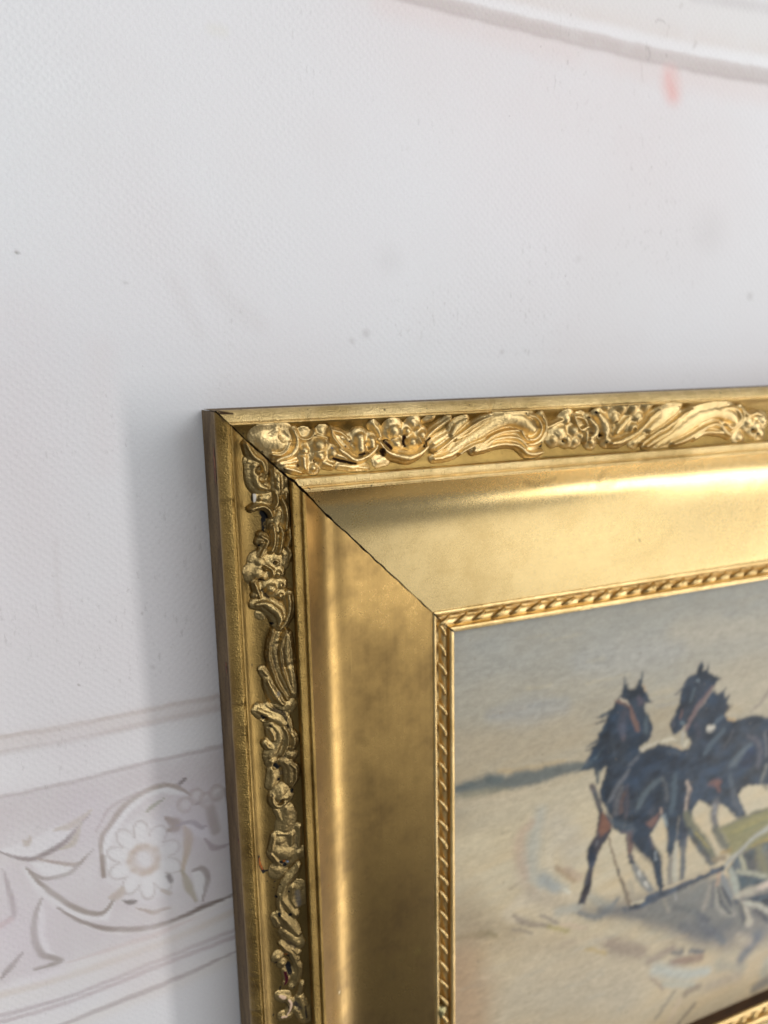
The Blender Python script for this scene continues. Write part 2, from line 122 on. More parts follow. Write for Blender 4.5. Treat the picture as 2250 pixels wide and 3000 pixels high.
    ('left', 'petal', [([(2.381, 0.2176, 0.0053), (2.4199, 0.2075, 0.0054)], 0.03), ([(2.4425, 0.2045, 0.0112), (2.4873, 0.2155, 0.0148), (2.5514, 0.2258, 0.0149)], 0.028), ([(2.4978, 0.1873, 0.0058), (2.543, 0.2046, 0.0059)], 0.034), ([(2.4008, 0.1138, 0.0088), (2.421, 0.1421, 0.0154)], 0.02), ([(2.4358, 0.1561, 0.0075), (2.4588, 0.1667, 0.0089), (2.4845, 0.1592, 0.0085), (2.4988, 0.147, 0.008)], 0.03), ([(2.5047, 0.1257, 0.0111), (2.5121, 0.1506, 0.0111)], 0.026)]),
]
MARKS = [
    ('left', [(0.3724, 0.1478, 0.0136), (0.3871, 0.159, 0.0154)], (12, 11, 13), 1.0, 0.25),
    ('left', [(0.4004, 0.1549, 0.0102), (0.4346, 0.1532, 0.012)], (12, 11, 13), 0.95, 0.25),
    ('left', [(0.397, 0.1506, 0.0097), (0.4283, 0.153, 0.0107)], (12, 11, 13), 1.0, 0.25),
    ('left', [(0.4901, 0.1285, 0.0078)], (12, 11, 13), 0.9, 0.25),
    ('left', [(0.5625, 0.1827, 0.0083)], (12, 11, 13), 0.9, 0.25),
    ('left', [(0.6618, 0.1316, 0.0079), (0.692, 0.1537, 0.008)], (30, 20, 14), 0.75, 0.5),
    ('left', [(0.795, 0.1627, 0.0097)], (12, 11, 13), 1.0, 0.25),
    ('left', [(0.6211, 0.1258, 0.0059), (0.6241, 0.1413, 0.0059)], (30, 20, 14), 0.9, 0.25),
    ('left', [(0.6158, 0.0929, 0.0051)], (12, 11, 13), 0.8, 0.25),
    ('left', [(0.7036, 0.193, 0.0072)], (30, 20, 14), 0.8, 0.25),
    ('left', [(0.5505, 0.224, 0.012)], (25, 24, 24), 0.6, 0.6),
    ('left', [(0.5004, 0.2563, 0.0044)], (12, 11, 13), 1.0, 0.25),
    ('left', [(0.4252, 0.2575, 0.0036)], (12, 11, 13), 1.0, 0.25),
    ('left', [(0.3058, 0.1223, 0.0092), (0.3259, 0.1213, 0.0067)], (225, 215, 200), 1.0, 0.25),
    ('left', [(0.2985, 0.116, 0.0037), (0.3253, 0.1146, 0.0037)], (12, 11, 13), 0.8, 0.25),
    ('left', [(0.9437, 0.0802, 0.0027), (0.9517, 0.0817, 0.0027)], (30, 20, 14), 1.0, 0.25),
    ('left', [(1.0449, 0.224, 0.0059)], (30, 20, 14), 0.7, 0.25),
    ('left', [(1.1338, 0.1445, 0.0098), (1.1612, 0.1896, 0.0119), (1.1897, 0.2, 0.0079)], (30, 20, 14), 0.8, 0.5),
    ('left', [(0.8701, 0.1742, 0.0086), (0.9189, 0.1738, 0.0087)], (40, 38, 34), 0.55, 0.8),
    ('left', [(0.9273, 0.1658, 0.0087), (0.9764, 0.1654, 0.0087)], (40, 38, 34), 0.55, 0.8),
    ('left', [(0.9319, 0.1923, 0.0087), (0.9812, 0.192, 0.0088)], (40, 38, 34), 0.55, 0.8),
    ('left', [(0.8942, 0.2017, 0.0087), (0.9433, 0.2014, 0.0087)], (40, 38, 34), 0.55, 0.8),
    ('left', [(1.0775, 0.1741, 0.0156)], (120, 115, 110), 0.6, 0.7),
    ('left', [(1.0631, 0.2037, 0.0138)], (40, 34, 24), 0.6, 0.7),
    ('left', [(1.1672, 0.1139, 0.0136), (1.1516, 0.104, 0.0066)], (12, 11, 13), 1.0, 0.25),
    ('left', [(1.2018, 0.1381, 0.0097)], (30, 20, 14), 0.8, 0.25),
    ('left', [(1.2113, 0.129, 0.0066)], (12, 11, 13), 0.7, 0.25),
    ('left', [(1.2825, 0.1299, 0.0067)], (12, 11, 13), 0.7, 0.25),
    ('left', [(1.375, 0.1495, 0.0126), (1.3845, 0.1601, 0.0127)], (12, 11, 13), 1.0, 0.25),
    ('left', [(1.439, 0.162, 0.0095)], (12, 11, 13), 1.0, 0.25),
    ('left', [(1.4961, 0.2108, 0.0115)], (12, 11, 13), 1.0, 0.25),
    ('left', [(1.349, 0.1883, 0.0091)], (12, 11, 13), 0.7, 0.25),
    ('left', [(1.5294, 0.1634, 0.0105)], (12, 11, 13), 1.0, 0.25),
    ('left', [(1.4926, 0.1307, 0.0068)], (12, 11, 13), 0.8, 0.25),
    ('left', [(1.4579, 0.0864, 0.0058)], (12, 11, 13), 0.7, 0.25),
    ('left', [(1.2105, 0.2011, 0.0076), (1.2361, 0.2132, 0.0077)], (12, 11, 13), 0.7, 0.25),
    ('left', [(1.4132, 0.1721, 0.0159)], (50, 48, 48), 0.6, 0.7),
    ('left', [(1.7378, 0.0632, 0.0065), (1.7756, 0.0672, 0.0082), (1.8188, 0.0808, 0.0091)], (12, 11, 13), 1.0, 0.25),
    ('left', [(1.7492, 0.0656, 0.0037), (1.7783, 0.069, 0.0049), (1.8047, 0.0776, 0.0037)], (150, 80, 25), 1.0, 0.25),
    ('left', [(1.8178, 0.0849, 0.0054), (1.8192, 0.0967, 0.0054)], (12, 11, 13), 1.0, 0.25),
    ('left', [(1.8666, 0.0944, 0.0054)], (12, 11, 13), 1.0, 0.25),
    ('left', [(1.8785, 0.1259, 0.0054)], (12, 11, 13), 1.0, 0.25),
    ('left', [(1.9041, 0.1197, 0.0042)], (12, 11, 13), 1.0, 0.25),
    ('left', [(1.9452, 0.1268, 0.0084)], (12, 11, 13), 1.0, 0.25),
    ('left', [(1.9113, 0.0932, 0.0029)], (12, 11, 13), 1.0, 0.25),
    ('left', [(1.9295, 0.0913, 0.0029)], (12, 11, 13), 1.0, 0.25),
    ('left', [(1.7665, 0.0953, 0.0041)], (12, 11, 13), 1.0, 0.25),
    ('left', [(1.7772, 0.0948, 0.0033)], (12, 11, 13), 1.0, 0.25),
    ('left', [(1.602, 0.0975, 0.0036)], (12, 11, 13), 1.0, 0.25),
    ('left', [(1.6983, 0.0829, 0.0029)], (12, 11, 13), 1.0, 0.25),
    ('left', [(1.7473, 0.1111, 0.0037)], (12, 11, 13), 1.0, 0.25),
    ('left', [(1.8955, 0.1453, 0.0046)], (12, 11, 13), 1.0, 0.25),
    ('left', [(1.9374, 0.1801, 0.0059)], (12, 11, 13), 1.0, 0.25),
    ('left', [(2.0214, 0.1344, 0.0085)], (12, 11, 13), 1.0, 0.25),
    ('left', [(2.0384, 0.1798, 0.0094)], (12, 11, 13), 1.0, 0.25),
    ('left', [(1.9396, 0.0708, 0.0021)], (12, 11, 13), 1.0, 0.25),
    ('left', [(1.5608, 0.0859, 0.0028)], (12, 11, 13), 1.0, 0.25),
    ('left', [(1.7913, 0.1501, 0.0063), (1.8123, 0.1693, 0.0105)], (12, 11, 13), 1.0, 0.25),
    ('left', [(1.7966, 0.168, 0.0063)], (150, 80, 25), 1.0, 0.25),
    ('left', [(1.8001, 0.18, 0.0059)], (150, 160, 180), 1.0, 0.25),
    ('left', [(1.9482, 0.2146, 0.0214), (2.0057, 0.2184, 0.0215)], (95, 95, 98), 0.55, 0.8),
    ('left', [(1.6792, 0.2157, 0.0092), (1.7564, 0.2185, 0.0093)], (40, 34, 24), 0.6, 0.6),
    ('left', [(2.027, 0.1352, 0.0085)], (12, 11, 13), 1.0, 0.25),
    ('left', [(2.0427, 0.1796, 0.0094)], (12, 11, 13), 1.0, 0.25),
    ('left', [(2.245, 0.1107, 0.0091)], (12, 11, 13), 1.0, 0.25),
    ('left', [(2.2736, 0.1612, 0.0175), (2.3109, 0.1679, 0.0132)], (12, 11, 13), 1.0, 0.25),
    ('left', [(2.3011, 0.1474, 0.0087), (2.3332, 0.1523, 0.0088), (2.3624, 0.1426, 0.0044)], (70, 18, 28), 1.0, 0.25),
    ('left', [(2.2205, 0.1552, 0.0074)], (150, 80, 25), 1.0, 0.25),
    ('left', [(2.228, 0.1632, 0.0096)], (30, 20, 14), 0.8, 0.25),
    ('left', [(2.3655, 0.1258, 0.0039), (2.3831, 0.1229, 0.0039)], (12, 11, 13), 1.0, 0.25),
    ('left', [(2.384, 0.1815, 0.008)], (12, 11, 13), 0.8, 0.25),
    ('left', [(2.405, 0.1219, 0.0088), (2.4194, 0.1379, 0.0128)], (212, 180, 150), 1.0, 0.25),
    ('left', [(2.4362, 0.1571, 0.0066), (2.4563, 0.1662, 0.0076), (2.4845, 0.1592, 0.0071), (2.4996, 0.1491, 0.0062)], (212, 180, 150), 1.0, 0.25),
    ('left', [(2.507, 0.1256, 0.0075), (2.5112, 0.1422, 0.0076)], (212, 180, 150), 1.0, 0.25),
    ('left', [(2.4348, 0.1289, 0.0031), (2.463, 0.1528, 0.0031), (2.4895, 0.1537, 0.0031)], (12, 11, 13), 1.0, 0.25),
    ('left', [(2.4625, 0.1824, 0.0156), (2.4941, 0.2024, 0.0157)], (42, 38, 40), 0.7, 0.7),
    ('left', [(2.4905, 0.2239, 0.0063), (2.5427, 0.2283, 0.0077)], (12, 11, 13), 0.8, 0.25),
    ('left', [(2.4854, 0.089, 0.0066)], (12, 11, 13), 1.0, 0.25),
    ('left', [(2.1638, 0.1639, 0.013), (2.1971, 0.1937, 0.0109)], (45, 36, 30), 0.65, 0.7),
    ('top', [(0.6362, 0.1364, 0.0086), (0.6601, 0.1678, 0.0083)], (45, 22, 8), 0.95, 0.25),
    ('top', [(0.7157, 0.1258, 0.0106), (0.7179, 0.1613, 0.0076)], (45, 22, 8), 0.95, 0.25),
    ('top', [(0.6193, 0.1703, 0.0131), (0.6297, 0.191, 0.0094)], (42, 22, 8), 0.9, 0.5),
    ('top', [(0.8304, 0.1374, 0.0066), (0.7961, 0.1686, 0.0058)], (42, 22, 8), 0.9, 0.25),
    ('top', [(0.5281, 0.182, 0.0063), (0.5628, 0.1767, 0.0063)], (40, 22, 10), 0.9, 0.25),
    ('top', [(0.449, 0.2014, 0.0073), (0.514, 0.2157, 0.0063)], (42, 22, 8), 0.9, 0.25),
    ('top', [(0.4766, 0.1492, 0.0073)], (60, 34, 12), 0.8, 0.5),
    ('top', [(0.4257, 0.1909, 0.0079), (0.4978, 0.2131, 0.0073)], (35, 18, 8), 0.95, 0.25),
    ('top', [(0.3516, 0.1945, 0.0071)], (50, 26, 10), 0.85, 0.25),
    ('top', [(0.2884, 0.2082, 0.0106)], (70, 45, 15), 0.7, 0.6),
    ('top', [(0.4898, 0.1288, 0.0051)], (70, 72, 80), 1.0, 0.25),
    ('top', [(0.4206, 0.1515, 0.0047)], (110, 120, 135), 1.0, 0.25),
    ('top', [(0.2269, 0.0723, 0.0041)], (12, 11, 13), 0.8, 0.25),
    ('top', [(0.4378, 0.1379, 0.0025)], (12, 11, 13), 1.0, 0.25),
    ('top', [(0.5698, 0.1054, 0.0074)], (50, 50, 50), 0.7, 0.25),
    ('top', [(0.4902, 0.1304, 0.0051)], (50, 52, 60), 1.0, 0.25),
    ('top', [(0.5361, 0.1318, 0.0029)], (12, 11, 13), 1.0, 0.25),
    ('top', [(0.6079, 0.0728, 0.0067)], (55, 50, 45), 0.7, 0.25),
    ('top', [(0.6502, 0.1135, 0.0022)], (12, 11, 13), 1.0, 0.25),
    ('top', [(0.773, 0.2209, 0.0058)], (40, 22, 10), 0.8, 0.25),
    ('top', [(1.3462, 0.1993, 0.0106)], (28, 16, 8), 1.0, 0.25),
    ('top', [(1.2484, 0.0576, 0.0051)], (12, 11, 13), 0.9, 0.25),
    ('top', [(0.9558, 0.1318, 0.0031)], (12, 11, 13), 1.0, 0.25),
    ('top', [(1.3463, 0.1986, 0.0106)], (28, 16, 8), 1.0, 0.25),
    ('top', [(1.4526, 0.1864, 0.0069)], (30, 18, 10), 1.0, 0.25),
    ('top', [(1.6014, 0.0694, 0.009)], (24, 16, 10), 1.0, 0.25),
    ('top', [(1.5641, 0.0911, 0.005)], (12, 11, 13), 1.0, 0.25),
    ('top', [(1.6403, 0.1719, 0.0091)], (35, 22, 10), 1.0, 0.25),
    ('top', [(1.6689, 0.2021, 0.0056)], (12, 11, 13), 1.0, 0.25),
    ('top', [(1.5857, 0.1563, 0.0115)], (90, 60, 25), 0.7, 0.5),
    ('top', [(1.5306, 0.1066, 0.0173)], (100, 70, 30), 0.6, 0.6),
    ('top', [(2.517, 0.1946, 0.01)], (40, 22, 10), 1.0, 0.25),
    ('top', [(2.5509, 0.2124, 0.0067)], (40, 22, 10), 1.0, 0.25),
    ('top', [(2.3987, 0.0562, 0.0084)], (150, 95, 60), 0.6, 0.6),
    ('top', [(1.2741, 0.3433, 0.026), (1.3394, 0.3671, 0.0344), (1.4268, 0.3456, 0.0308)], (92, 68, 28), 0.5, 0.95),
    ('top', [(1.6656, 0.3346, 0.032), (1.6918, 0.4047, 0.0366), (1.7629, 0.4006, 0.0436)], (95, 72, 34), 0.5, 0.95),
    ('top', [(1.9057, 0.3421, 0.0554), (2.2239, 0.3443, 0.0699)], (95, 70, 30), 0.35, 0.9),
    ('top', [(2.1804, 0.663, 0.0831), (2.0692, 0.7669, 0.0706), (1.8671, 0.7953, 0.0571)], (140, 120, 78), 0.34, 0.97),
    ('top', [(0.8059, 0.449, 0.0205), (0.8548, 0.4267, 0.0206)], (110, 88, 45), 0.4, 0.8),
    ('top', [(1.4858, 0.6598, 0.0053)], (70, 45, 25), 0.9, 0.25),
    ('top', [(1.5211, 0.4247, 0.0052)], (70, 45, 25), 0.9, 0.25),
    ('top', [(1.9879, 0.697, 0.0058)], (70, 45, 25), 0.9, 0.25),
    ('top', [(1.0702, 0.406, 0.0049)], (70, 45, 25), 0.9, 0.25),
    ('top', [(1.6747, 0.7212, 0.0055)], (70, 45, 25), 0.9, 0.25),
    ('top', [(0.9577, 0.7268, 0.0049)], (70, 45, 25), 0.9, 0.25),
    ('top', [(0.5128, 0.5103, 0.0019), (0.6076, 0.5109, 0.0019), (0.6607, 0.5197, 0.002)], (70, 45, 25), 0.7, 0.25),
    ('top', [(0.564, 0.2997, 0.005)], (12, 11, 13), 1.0, 0.25),
    ('top', [(0.6224, 0.3012, 0.0038)], (12, 11, 13), 1.0, 0.25),
    ('top', [(0.6718, 0.305, 0.0032)], (12, 11, 13), 1.0, 0.25),
    ('top', [(0.629, 0.0183, 0.0074)], (60, 44, 22), 0.8, 0.25),
    ('top', [(0.7764, 0.0305, 0.0051)], (60, 44, 22), 0.8, 0.25),
    ('left', [(0.5233, 0.3477, 0.0025)], (12, 11, 13), 1.0, 0.25),
    ('left', [(0.5407, 0.3939, 0.0031)], (12, 11, 13), 1.0, 0.25),
    ('left', [(0.5592, 0.3945, 0.0031)], (12, 11, 13), 1.0, 0.25),
    ('left', [(0.5555, 0.362, 0.0025)], (12, 11, 13), 1.0, 0.25),
    ('left', [(0.7833, 0.4753, 0.0045)], (70, 45, 25), 0.7, 0.25),
    ('left', [(0.5217, 0.4566, 0.0031)], (70, 45, 25), 0.8, 0.25),
    ('left', [(0.6898, 0.59, 0.0039), (0.6918, 0.6301, 0.0039)], (70, 45, 25), 0.5, 0.25),
    ('left', [(0.7637, 0.6353, 0.0027), (0.7691, 0.6897, 0.0027)], (70, 45, 25), 0.5, 0.25),
    ('left', [(0.4469, 0.2833, 0.0042)], (12, 11, 13), 1.0, 0.25),
    ('left', [(0.5221, 0.2818, 0.0036)], (12, 11, 13), 1.0, 0.25),
    ('left', [(1.3922, 0.5312, 0.0344), (1.4206, 0.565, 0.0417)], (85, 66, 28), 0.5, 0.9),
    ('left', [(1.5184, 0.5626, 0.056), (1.6652, 0.58, 0.064)], (80, 62, 26), 0.5, 0.95),
    ('left', [(1.6649, 0.8121, 0.0518)], (85, 70, 28), 0.45, 0.95),
    ('left', [(1.3676, 0.3571, 0.0093), (1.4021, 0.3592, 0.0094)], (80, 60, 25), 0.5, 0.8),
    ('left', [(2.1775, 0.5894, 0.05), (2.5176, 0.565, 0.0598)], (78, 60, 26), 0.5, 0.95),
    ('left', [(2.5986, 0.6642, 0.0525)], (66, 54, 24), 0.5, 0.9),
    ('left', [(2.0579, 0.5597, 0.0181)], (80, 60, 28), 0.5, 0.8),
    ('left', [(2.527, 0.3921, 0.0083)], (225, 215, 190), 1.0, 0.25),
    ('left', [(2.7218, 0.6065, 0.0053)], (220, 205, 170), 1.0, 0.25),
    ('left', [(1.9712, 0.3502, 0.0039)], (150, 80, 25), 1.0, 0.25),
    ('left', [(2.5344, 0.8119, 0.0534)], (110, 100, 45), 0.4, 0.9),
    ('top', [(0.0094, 0.0017, 0.0087), (0.0586, 0.0082, 0.0044)], (64, 46, 28), 0.95, 0.25),
    ('top', [(0.0653, -0.0108, 0.0044), (0.0929, -0.0058, 0.0044)], (90, 70, 45), 0.8, 0.25),
    ('left', [(0.0117, 0.0143, 0.0088), (0.0341, 0.0239, 0.0044)], (84, 64, 38), 0.8, 0.25),
    ('top', [(0.0916, 0.0779, 0.0028), (0.0969, 0.0827, 0.0028)], (36, 26, 16), 0.9, 0.25),
    ('top', [(0.1562, 0.1464, 0.0029), (0.1617, 0.1513, 0.0029)], (36, 26, 16), 0.9, 0.25),
    ('top', [(0.2344, 0.2146, 0.0029), (0.2401, 0.2196, 0.0029)], (36, 26, 16), 0.9, 0.25),
    ('top', [(0.3149, 0.2878, 0.003), (0.3207, 0.293, 0.003)], (36, 26, 16), 0.9, 0.25),
    ('top', [(0.3674, 0.3487, 0.003), (0.3734, 0.354, 0.003)], (36, 26, 16), 0.9, 0.25),
    ('top', [(0.4209, 0.4169, 0.0031), (0.427, 0.4223, 0.0031)], (36, 26, 16), 0.9, 0.25),
    ('top', [(0.5008, 0.5016, 0.0032), (0.5071, 0.5072, 0.0032)], (36, 26, 16), 0.9, 0.25),
    ('top', [(0.6551, 0.6582, 0.0033), (0.6618, 0.6642, 0.0033)], (36, 26, 16), 0.9, 0.25),
    ('left', [(0.9889, 0.5087, 0.002), (1.2967, 0.5032, 0.002)], (210, 180, 110), 0.4, 0.5),
]
WALL_PRINT = [
    ([(0.7596, -1.6799, 0.0935), (1.0091, -1.669, 0.0981), (1.2122, -1.6572, 0.1019), (1.426, -1.6465, 0.1059), (1.6513, -1.6352, 0.1102), (1.8889, -1.6277, 0.1147), (2.1399, -1.618, 0.1196), (2.405, -1.6134, 0.1248), (2.7707, -1.6179, 0.132), (3.1357, -1.6316, 0.1392)], (228, 219, 212), 0.6, 0.9),
    ([(0.7761, -1.6141, 0.0189), (1.0278, -1.601, 0.0198), (1.2328, -1.5873, 0.0206), (1.4486, -1.5747, 0.0214), (1.6761, -1.5614, 0.0223), (1.916, -1.5519, 0.0232), (2.1697, -1.5399, 0.0242), (2.4377, -1.533, 0.0253), (2.8076, -1.5345, 0.0267), (3.177, -1.5453, 0.0282)], (242, 242, 244), 0.9, 0.8),
    ([(0.8005, -1.5169, 0.0296), (1.0554, -1.5004, 0.0311), (1.2632, -1.4841, 0.0323), (1.482, -1.4686, 0.0336), (1.7127, -1.4522, 0.035), (1.9563, -1.4395, 0.0364), (2.2139, -1.4242, 0.038), (2.4862, -1.4139, 0.0397), (2.8624, -1.4108, 0.042), (3.2382, -1.4172, 0.0444)], (232, 214, 212), 0.35, 0.95),
    ([(0.7871, -1.5702, 0.0181), (1.0402, -1.5557, 0.019), (1.2465, -1.5408, 0.0198), (1.4636, -1.5269, 0.0206), (1.6926, -1.5122, 0.0214), (1.9342, -1.5013, 0.0223), (2.1896, -1.4878, 0.0233), (2.4596, -1.4794, 0.0243), (2.8323, -1.4788, 0.0257), (3.2046, -1.4876, 0.0271)], (203, 194, 191), 1.0, 0.5),
    ([(0.7921, -1.5505, 0.0043), (1.0459, -1.5352, 0.0045), (1.2527, -1.5198, 0.0047), (1.4704, -1.5053, 0.0049), (1.7001, -1.49, 0.0051), (1.9423, -1.4784, 0.0053), (2.1986, -1.4643, 0.0056), (2.4694, -1.4551, 0.0058), (2.8434, -1.4536, 0.0061), (3.217, -1.4616, 0.0065)], (190, 178, 178), 0.5, 0.9),
    ([(0.7814, -1.593, 0.006), (1.0338, -1.5791, 0.0063), (1.2394, -1.5649, 0.0066), (1.4558, -1.5517, 0.0068), (1.684, -1.5377, 0.0071), (1.9248, -1.5275, 0.0074), (2.1793, -1.5148, 0.0077), (2.4482, -1.5072, 0.0081), (2.8195, -1.5077, 0.0085), (3.1903, -1.5175, 0.009)], (212, 204, 202), 0.7, 0.8),
    ([(2.3442, -1.7589, 0.0156), (2.5761, -1.7677, 0.0161), (2.8032, -1.7767, 0.0167), (3.0126, -1.7933, 0.0172)], (196, 190, 190), 0.5, 0.9),
    ([(0.7447, -1.739, 0.0337), (0.9923, -1.73, 0.0353), (1.1938, -1.7199, 0.0367), (1.4058, -1.7109, 0.0382), (1.6291, -1.7014, 0.0397), (1.8645, -1.6957, 0.0413), (2.1131, -1.688, 0.0431), (2.3757, -1.6854, 0.0449), (2.7377, -1.6926, 0.0475), (3.0988, -1.7089, 0.05)], (232, 231, 231), 0.6, 0.9),
    ([(2.2277, -1.4239, 0.0291), (2.2342, -1.3863, 0.036), (2.2528, -1.345, 0.0317)], (240, 172, 164), 0.6, 0.98),
    ([(2.2152, -1.413, 0.0112), (2.2525, -1.3498, 0.0158)], (236, 150, 138), 0.25, 0.97),
    ([(2.1303, -1.6279, 0.0026), (2.155, -1.6449, 0.0026), (2.1879, -1.6354, 0.0026)], (110, 105, 100), 0.3, 0.8),
    ([(2.098, -1.5219, 0.0033), (2.1123, -1.4957, 0.0033), (2.1006, -1.4756, 0.0033)], (90, 88, 85), 0.3, 0.9),
    ([(2.3713, -1.574, 0.0054), (2.3593, -1.5534, 0.0054)], (150, 140, 128), 0.3, 0.9),
    ([(2.2798, -1.7313, 0.0033), (2.268, -1.7111, 0.0033)], (150, 140, 128), 0.3, 0.9),
    ([(2.063, -1.462, 0.0033), (2.074, -1.3788, 0.0033)], (180, 172, 168), 0.3, 0.9),
    ([(2.2079, -1.6287, 0.0026), (2.2044, -1.5816, 0.0026)], (160, 150, 140), 0.3, 0.9),
    ([(-0.8551, 1.2282, 0.0311), (-0.4577, 1.2293, 0.0335), (0.0247, 1.235, 0.0365)], (226, 217, 212), 0.5, 0.9),
    ([(-0.852, 1.1979, 0.0067), (-0.611, 1.2077, 0.007), (-0.3915, 1.1996, 0.0073), (0.013, 1.1948, 0.0079)], (186, 170, 160), 0.84, 0.7),
    ([(-0.8589, 1.264, 0.009), (-0.6472, 1.2707, 0.0094), (-0.3314, 1.2595, 0.0099), (0.0241, 1.2463, 0.0105)], (184, 168, 162), 0.84, 0.7),
    ([(-0.8605, 1.2789, 0.0105), (-0.4622, 1.2826, 0.0113), (0.0225, 1.2727, 0.0123)], (232, 231, 232), 0.72, 0.9),
    ([(-0.878, 1.4465, 0.0061), (-0.6018, 1.4433, 0.0064), (-0.3444, 1.4271, 0.0067), (0.0211, 1.4186, 0.0071)], (158, 142, 140), 0.8999999999999999, 0.7),
    ([(-0.8857, 1.5192, 0.0445), (-0.4828, 1.5281, 0.048), (0.029, 1.5299, 0.0525)], (214, 205, 206), 0.7, 0.95),
    ([(-0.8683, 1.3538, 0.0289), (-0.4688, 1.3613, 0.0312), (0.0251, 1.3499, 0.034)], (238, 237, 238), 0.6, 0.95),
    ([(-0.8551, 1.2282, 0.0162), (-0.4577, 1.2293, 0.0174), (0.025, 1.2313, 0.019)], (214, 203, 198), 0.6, 0.9),
    ([(-0.9819, 2.4364, 0.015), (-0.629, 2.4703, 0.016), (-0.2813, 2.4337, 0.0169), (0.018, 2.3768, 0.0177)], (236, 234, 234), 0.6, 0.9),
    ([(-0.966, 2.2851, 0.0113), (-0.6131, 2.2885, 0.0121), (-0.2691, 2.2616, 0.0128), (0.0274, 2.2084, 0.0134)], (214, 200, 182), 0.72, 0.8),
    ([(-0.665, 2.2409, 0.0249), (-0.3274, 2.2285, 0.0264), (-0.1469, 2.1973, 0.0271)], (230, 222, 208), 0.38, 0.97),
    ([(-0.6789, 2.216, 0.0124), (-0.3429, 2.2027, 0.0131), (-0.1633, 2.1711, 0.0135)], (240, 239, 240), 0.5, 0.95),
    ([(-0.8525, 2.5322, 0.0222), (-0.5553, 2.5022, 0.0234), (-0.274, 2.4737, 0.0244), (0.0337, 2.4247, 0.0256)], (230, 222, 208), 0.38, 0.97),
    ([(-0.8658, 2.5066, 0.0111), (-0.57, 2.4757, 0.0116), (-0.29, 2.4466, 0.0122), (0.0161, 2.3969, 0.0127)], (240, 239, 240), 0.5, 0.95),
    ([(-0.2379, 1.8835, 0.0115), (-0.217, 1.8929, 0.0116), (-0.1994, 1.909, 0.0116), (-0.189, 1.9283, 0.0117), (-0.1881, 1.9464, 0.0117), (-0.197, 1.9592, 0.0117), (-0.2137, 1.964, 0.0117), (-0.2344, 1.9595, 0.0116), (-0.2544, 1.947, 0.0116)], (214, 204, 200), 0.38, 0.97),
    ([(-0.2535, 1.8591, 0.0057), (-0.2328, 1.8684, 0.0058), (-0.2153, 1.8844, 0.0058), (-0.2049, 1.9035, 0.0058), (-0.2041, 1.9215, 0.0058), (-0.2129, 1.9343, 0.0058), (-0.2295, 1.9391, 0.0058), (-0.2501, 1.9347, 0.0058), (-0.2701, 1.9223, 0.0058)], (240, 239, 240), 0.5, 0.95),
    ([(-0.2552, 1.9497, 0.0116), (-0.241, 1.9712, 0.0116), (-0.2332, 1.9952, 0.0117), (-0.2335, 2.0162, 0.0117), (-0.2419, 2.0295, 0.0117), (-0.2565, 2.0322, 0.0117), (-0.2739, 2.0236, 0.0116), (-0.2904, 2.0058, 0.0116), (-0.3022, 1.9828, 0.0115)], (220, 212, 222), 0.38, 0.97),
    ([(-0.2708, 1.925, 0.0058), (-0.2568, 1.9464, 0.0058), (-0.249, 1.9702, 0.0058), (-0.2493, 1.9911, 0.0058), (-0.2577, 2.0044, 0.0058), (-0.2722, 2.0071, 0.0058), (-0.2895, 1.9986, 0.0058), (-0.3059, 1.9809, 0.0058), (-0.3176, 1.958, 0.0057)], (240, 239, 240), 0.5, 0.95),
    ([(-0.3033, 1.9838, 0.0115), (-0.3013, 2.009, 0.0115), (-0.3063, 2.0312, 0.0116), (-0.317, 2.0457, 0.0115), (-0.3311, 2.049, 0.0115), (-0.3455, 2.0406, 0.0115), (-0.3569, 2.0223, 0.0114), (-0.3628, 1.9983, 0.0114), (-0.362, 1.9738, 0.0114)], (226, 214, 226), 0.38, 0.97),
    ([(-0.3187, 1.9591, 0.0057), (-0.3168, 1.9841, 0.0057), (-0.3217, 2.0063, 0.0057), (-0.3324, 2.0207, 0.0057), (-0.3465, 2.0241, 0.0057), (-0.3608, 2.0157, 0.0057), (-0.3721, 1.9975, 0.0057), (-0.378, 1.9736, 0.0057), (-0.3771, 1.9493, 0.0057)], (240, 239, 240), 0.5, 0.95),
    ([(-0.363, 1.9728, 0.0114), (-0.3737, 1.9918, 0.0114), (-0.389, 2.0039, 0.0114), (-0.4057, 2.0063, 0.0113), (-0.4199, 1.9987, 0.0113), (-0.4285, 1.9827, 0.0113), (-0.4298, 1.962, 0.0112), (-0.4233, 1.941, 0.0112), (-0.4106, 1.9243, 0.0112)], (226, 214, 226), 0.38, 0.97),
    ([(-0.3782, 1.9483, 0.0057), (-0.3888, 1.9672, 0.0057), (-0.4041, 1.9793, 0.0057), (-0.4206, 1.9818, 0.0056), (-0.4348, 1.9742, 0.0056), (-0.4434, 1.9584, 0.0056), (-0.4446, 1.9377, 0.0056), (-0.4381, 1.9168, 0.0056), (-0.4255, 1.9002, 0.0056)], (240, 239, 240), 0.5, 0.95),
    ([(-0.4112, 1.9218, 0.0112), (-0.43, 1.9276, 0.0112), (-0.4495, 1.9253, 0.0112), (-0.4655, 1.9154, 0.0111), (-0.4745, 1.9001, 0.0111), (-0.4744, 1.8828, 0.0111), (-0.4654, 1.8672, 0.0111), (-0.4495, 1.8569, 0.0111), (-0.43, 1.854, 0.0111)], (220, 212, 222), 0.38, 0.97),
    ([(-0.426, 1.8976, 0.0056), (-0.4447, 1.9035, 0.0056), (-0.4642, 1.9013, 0.0056), (-0.4801, 1.8914, 0.0055), (-0.489, 1.8762, 0.0055), (-0.4889, 1.859, 0.0055), (-0.48, 1.8435, 0.0055), (-0.4641, 1.8332, 0.0055), (-0.4447, 1.8302, 0.0055)], (240, 239, 240), 0.5, 0.95),
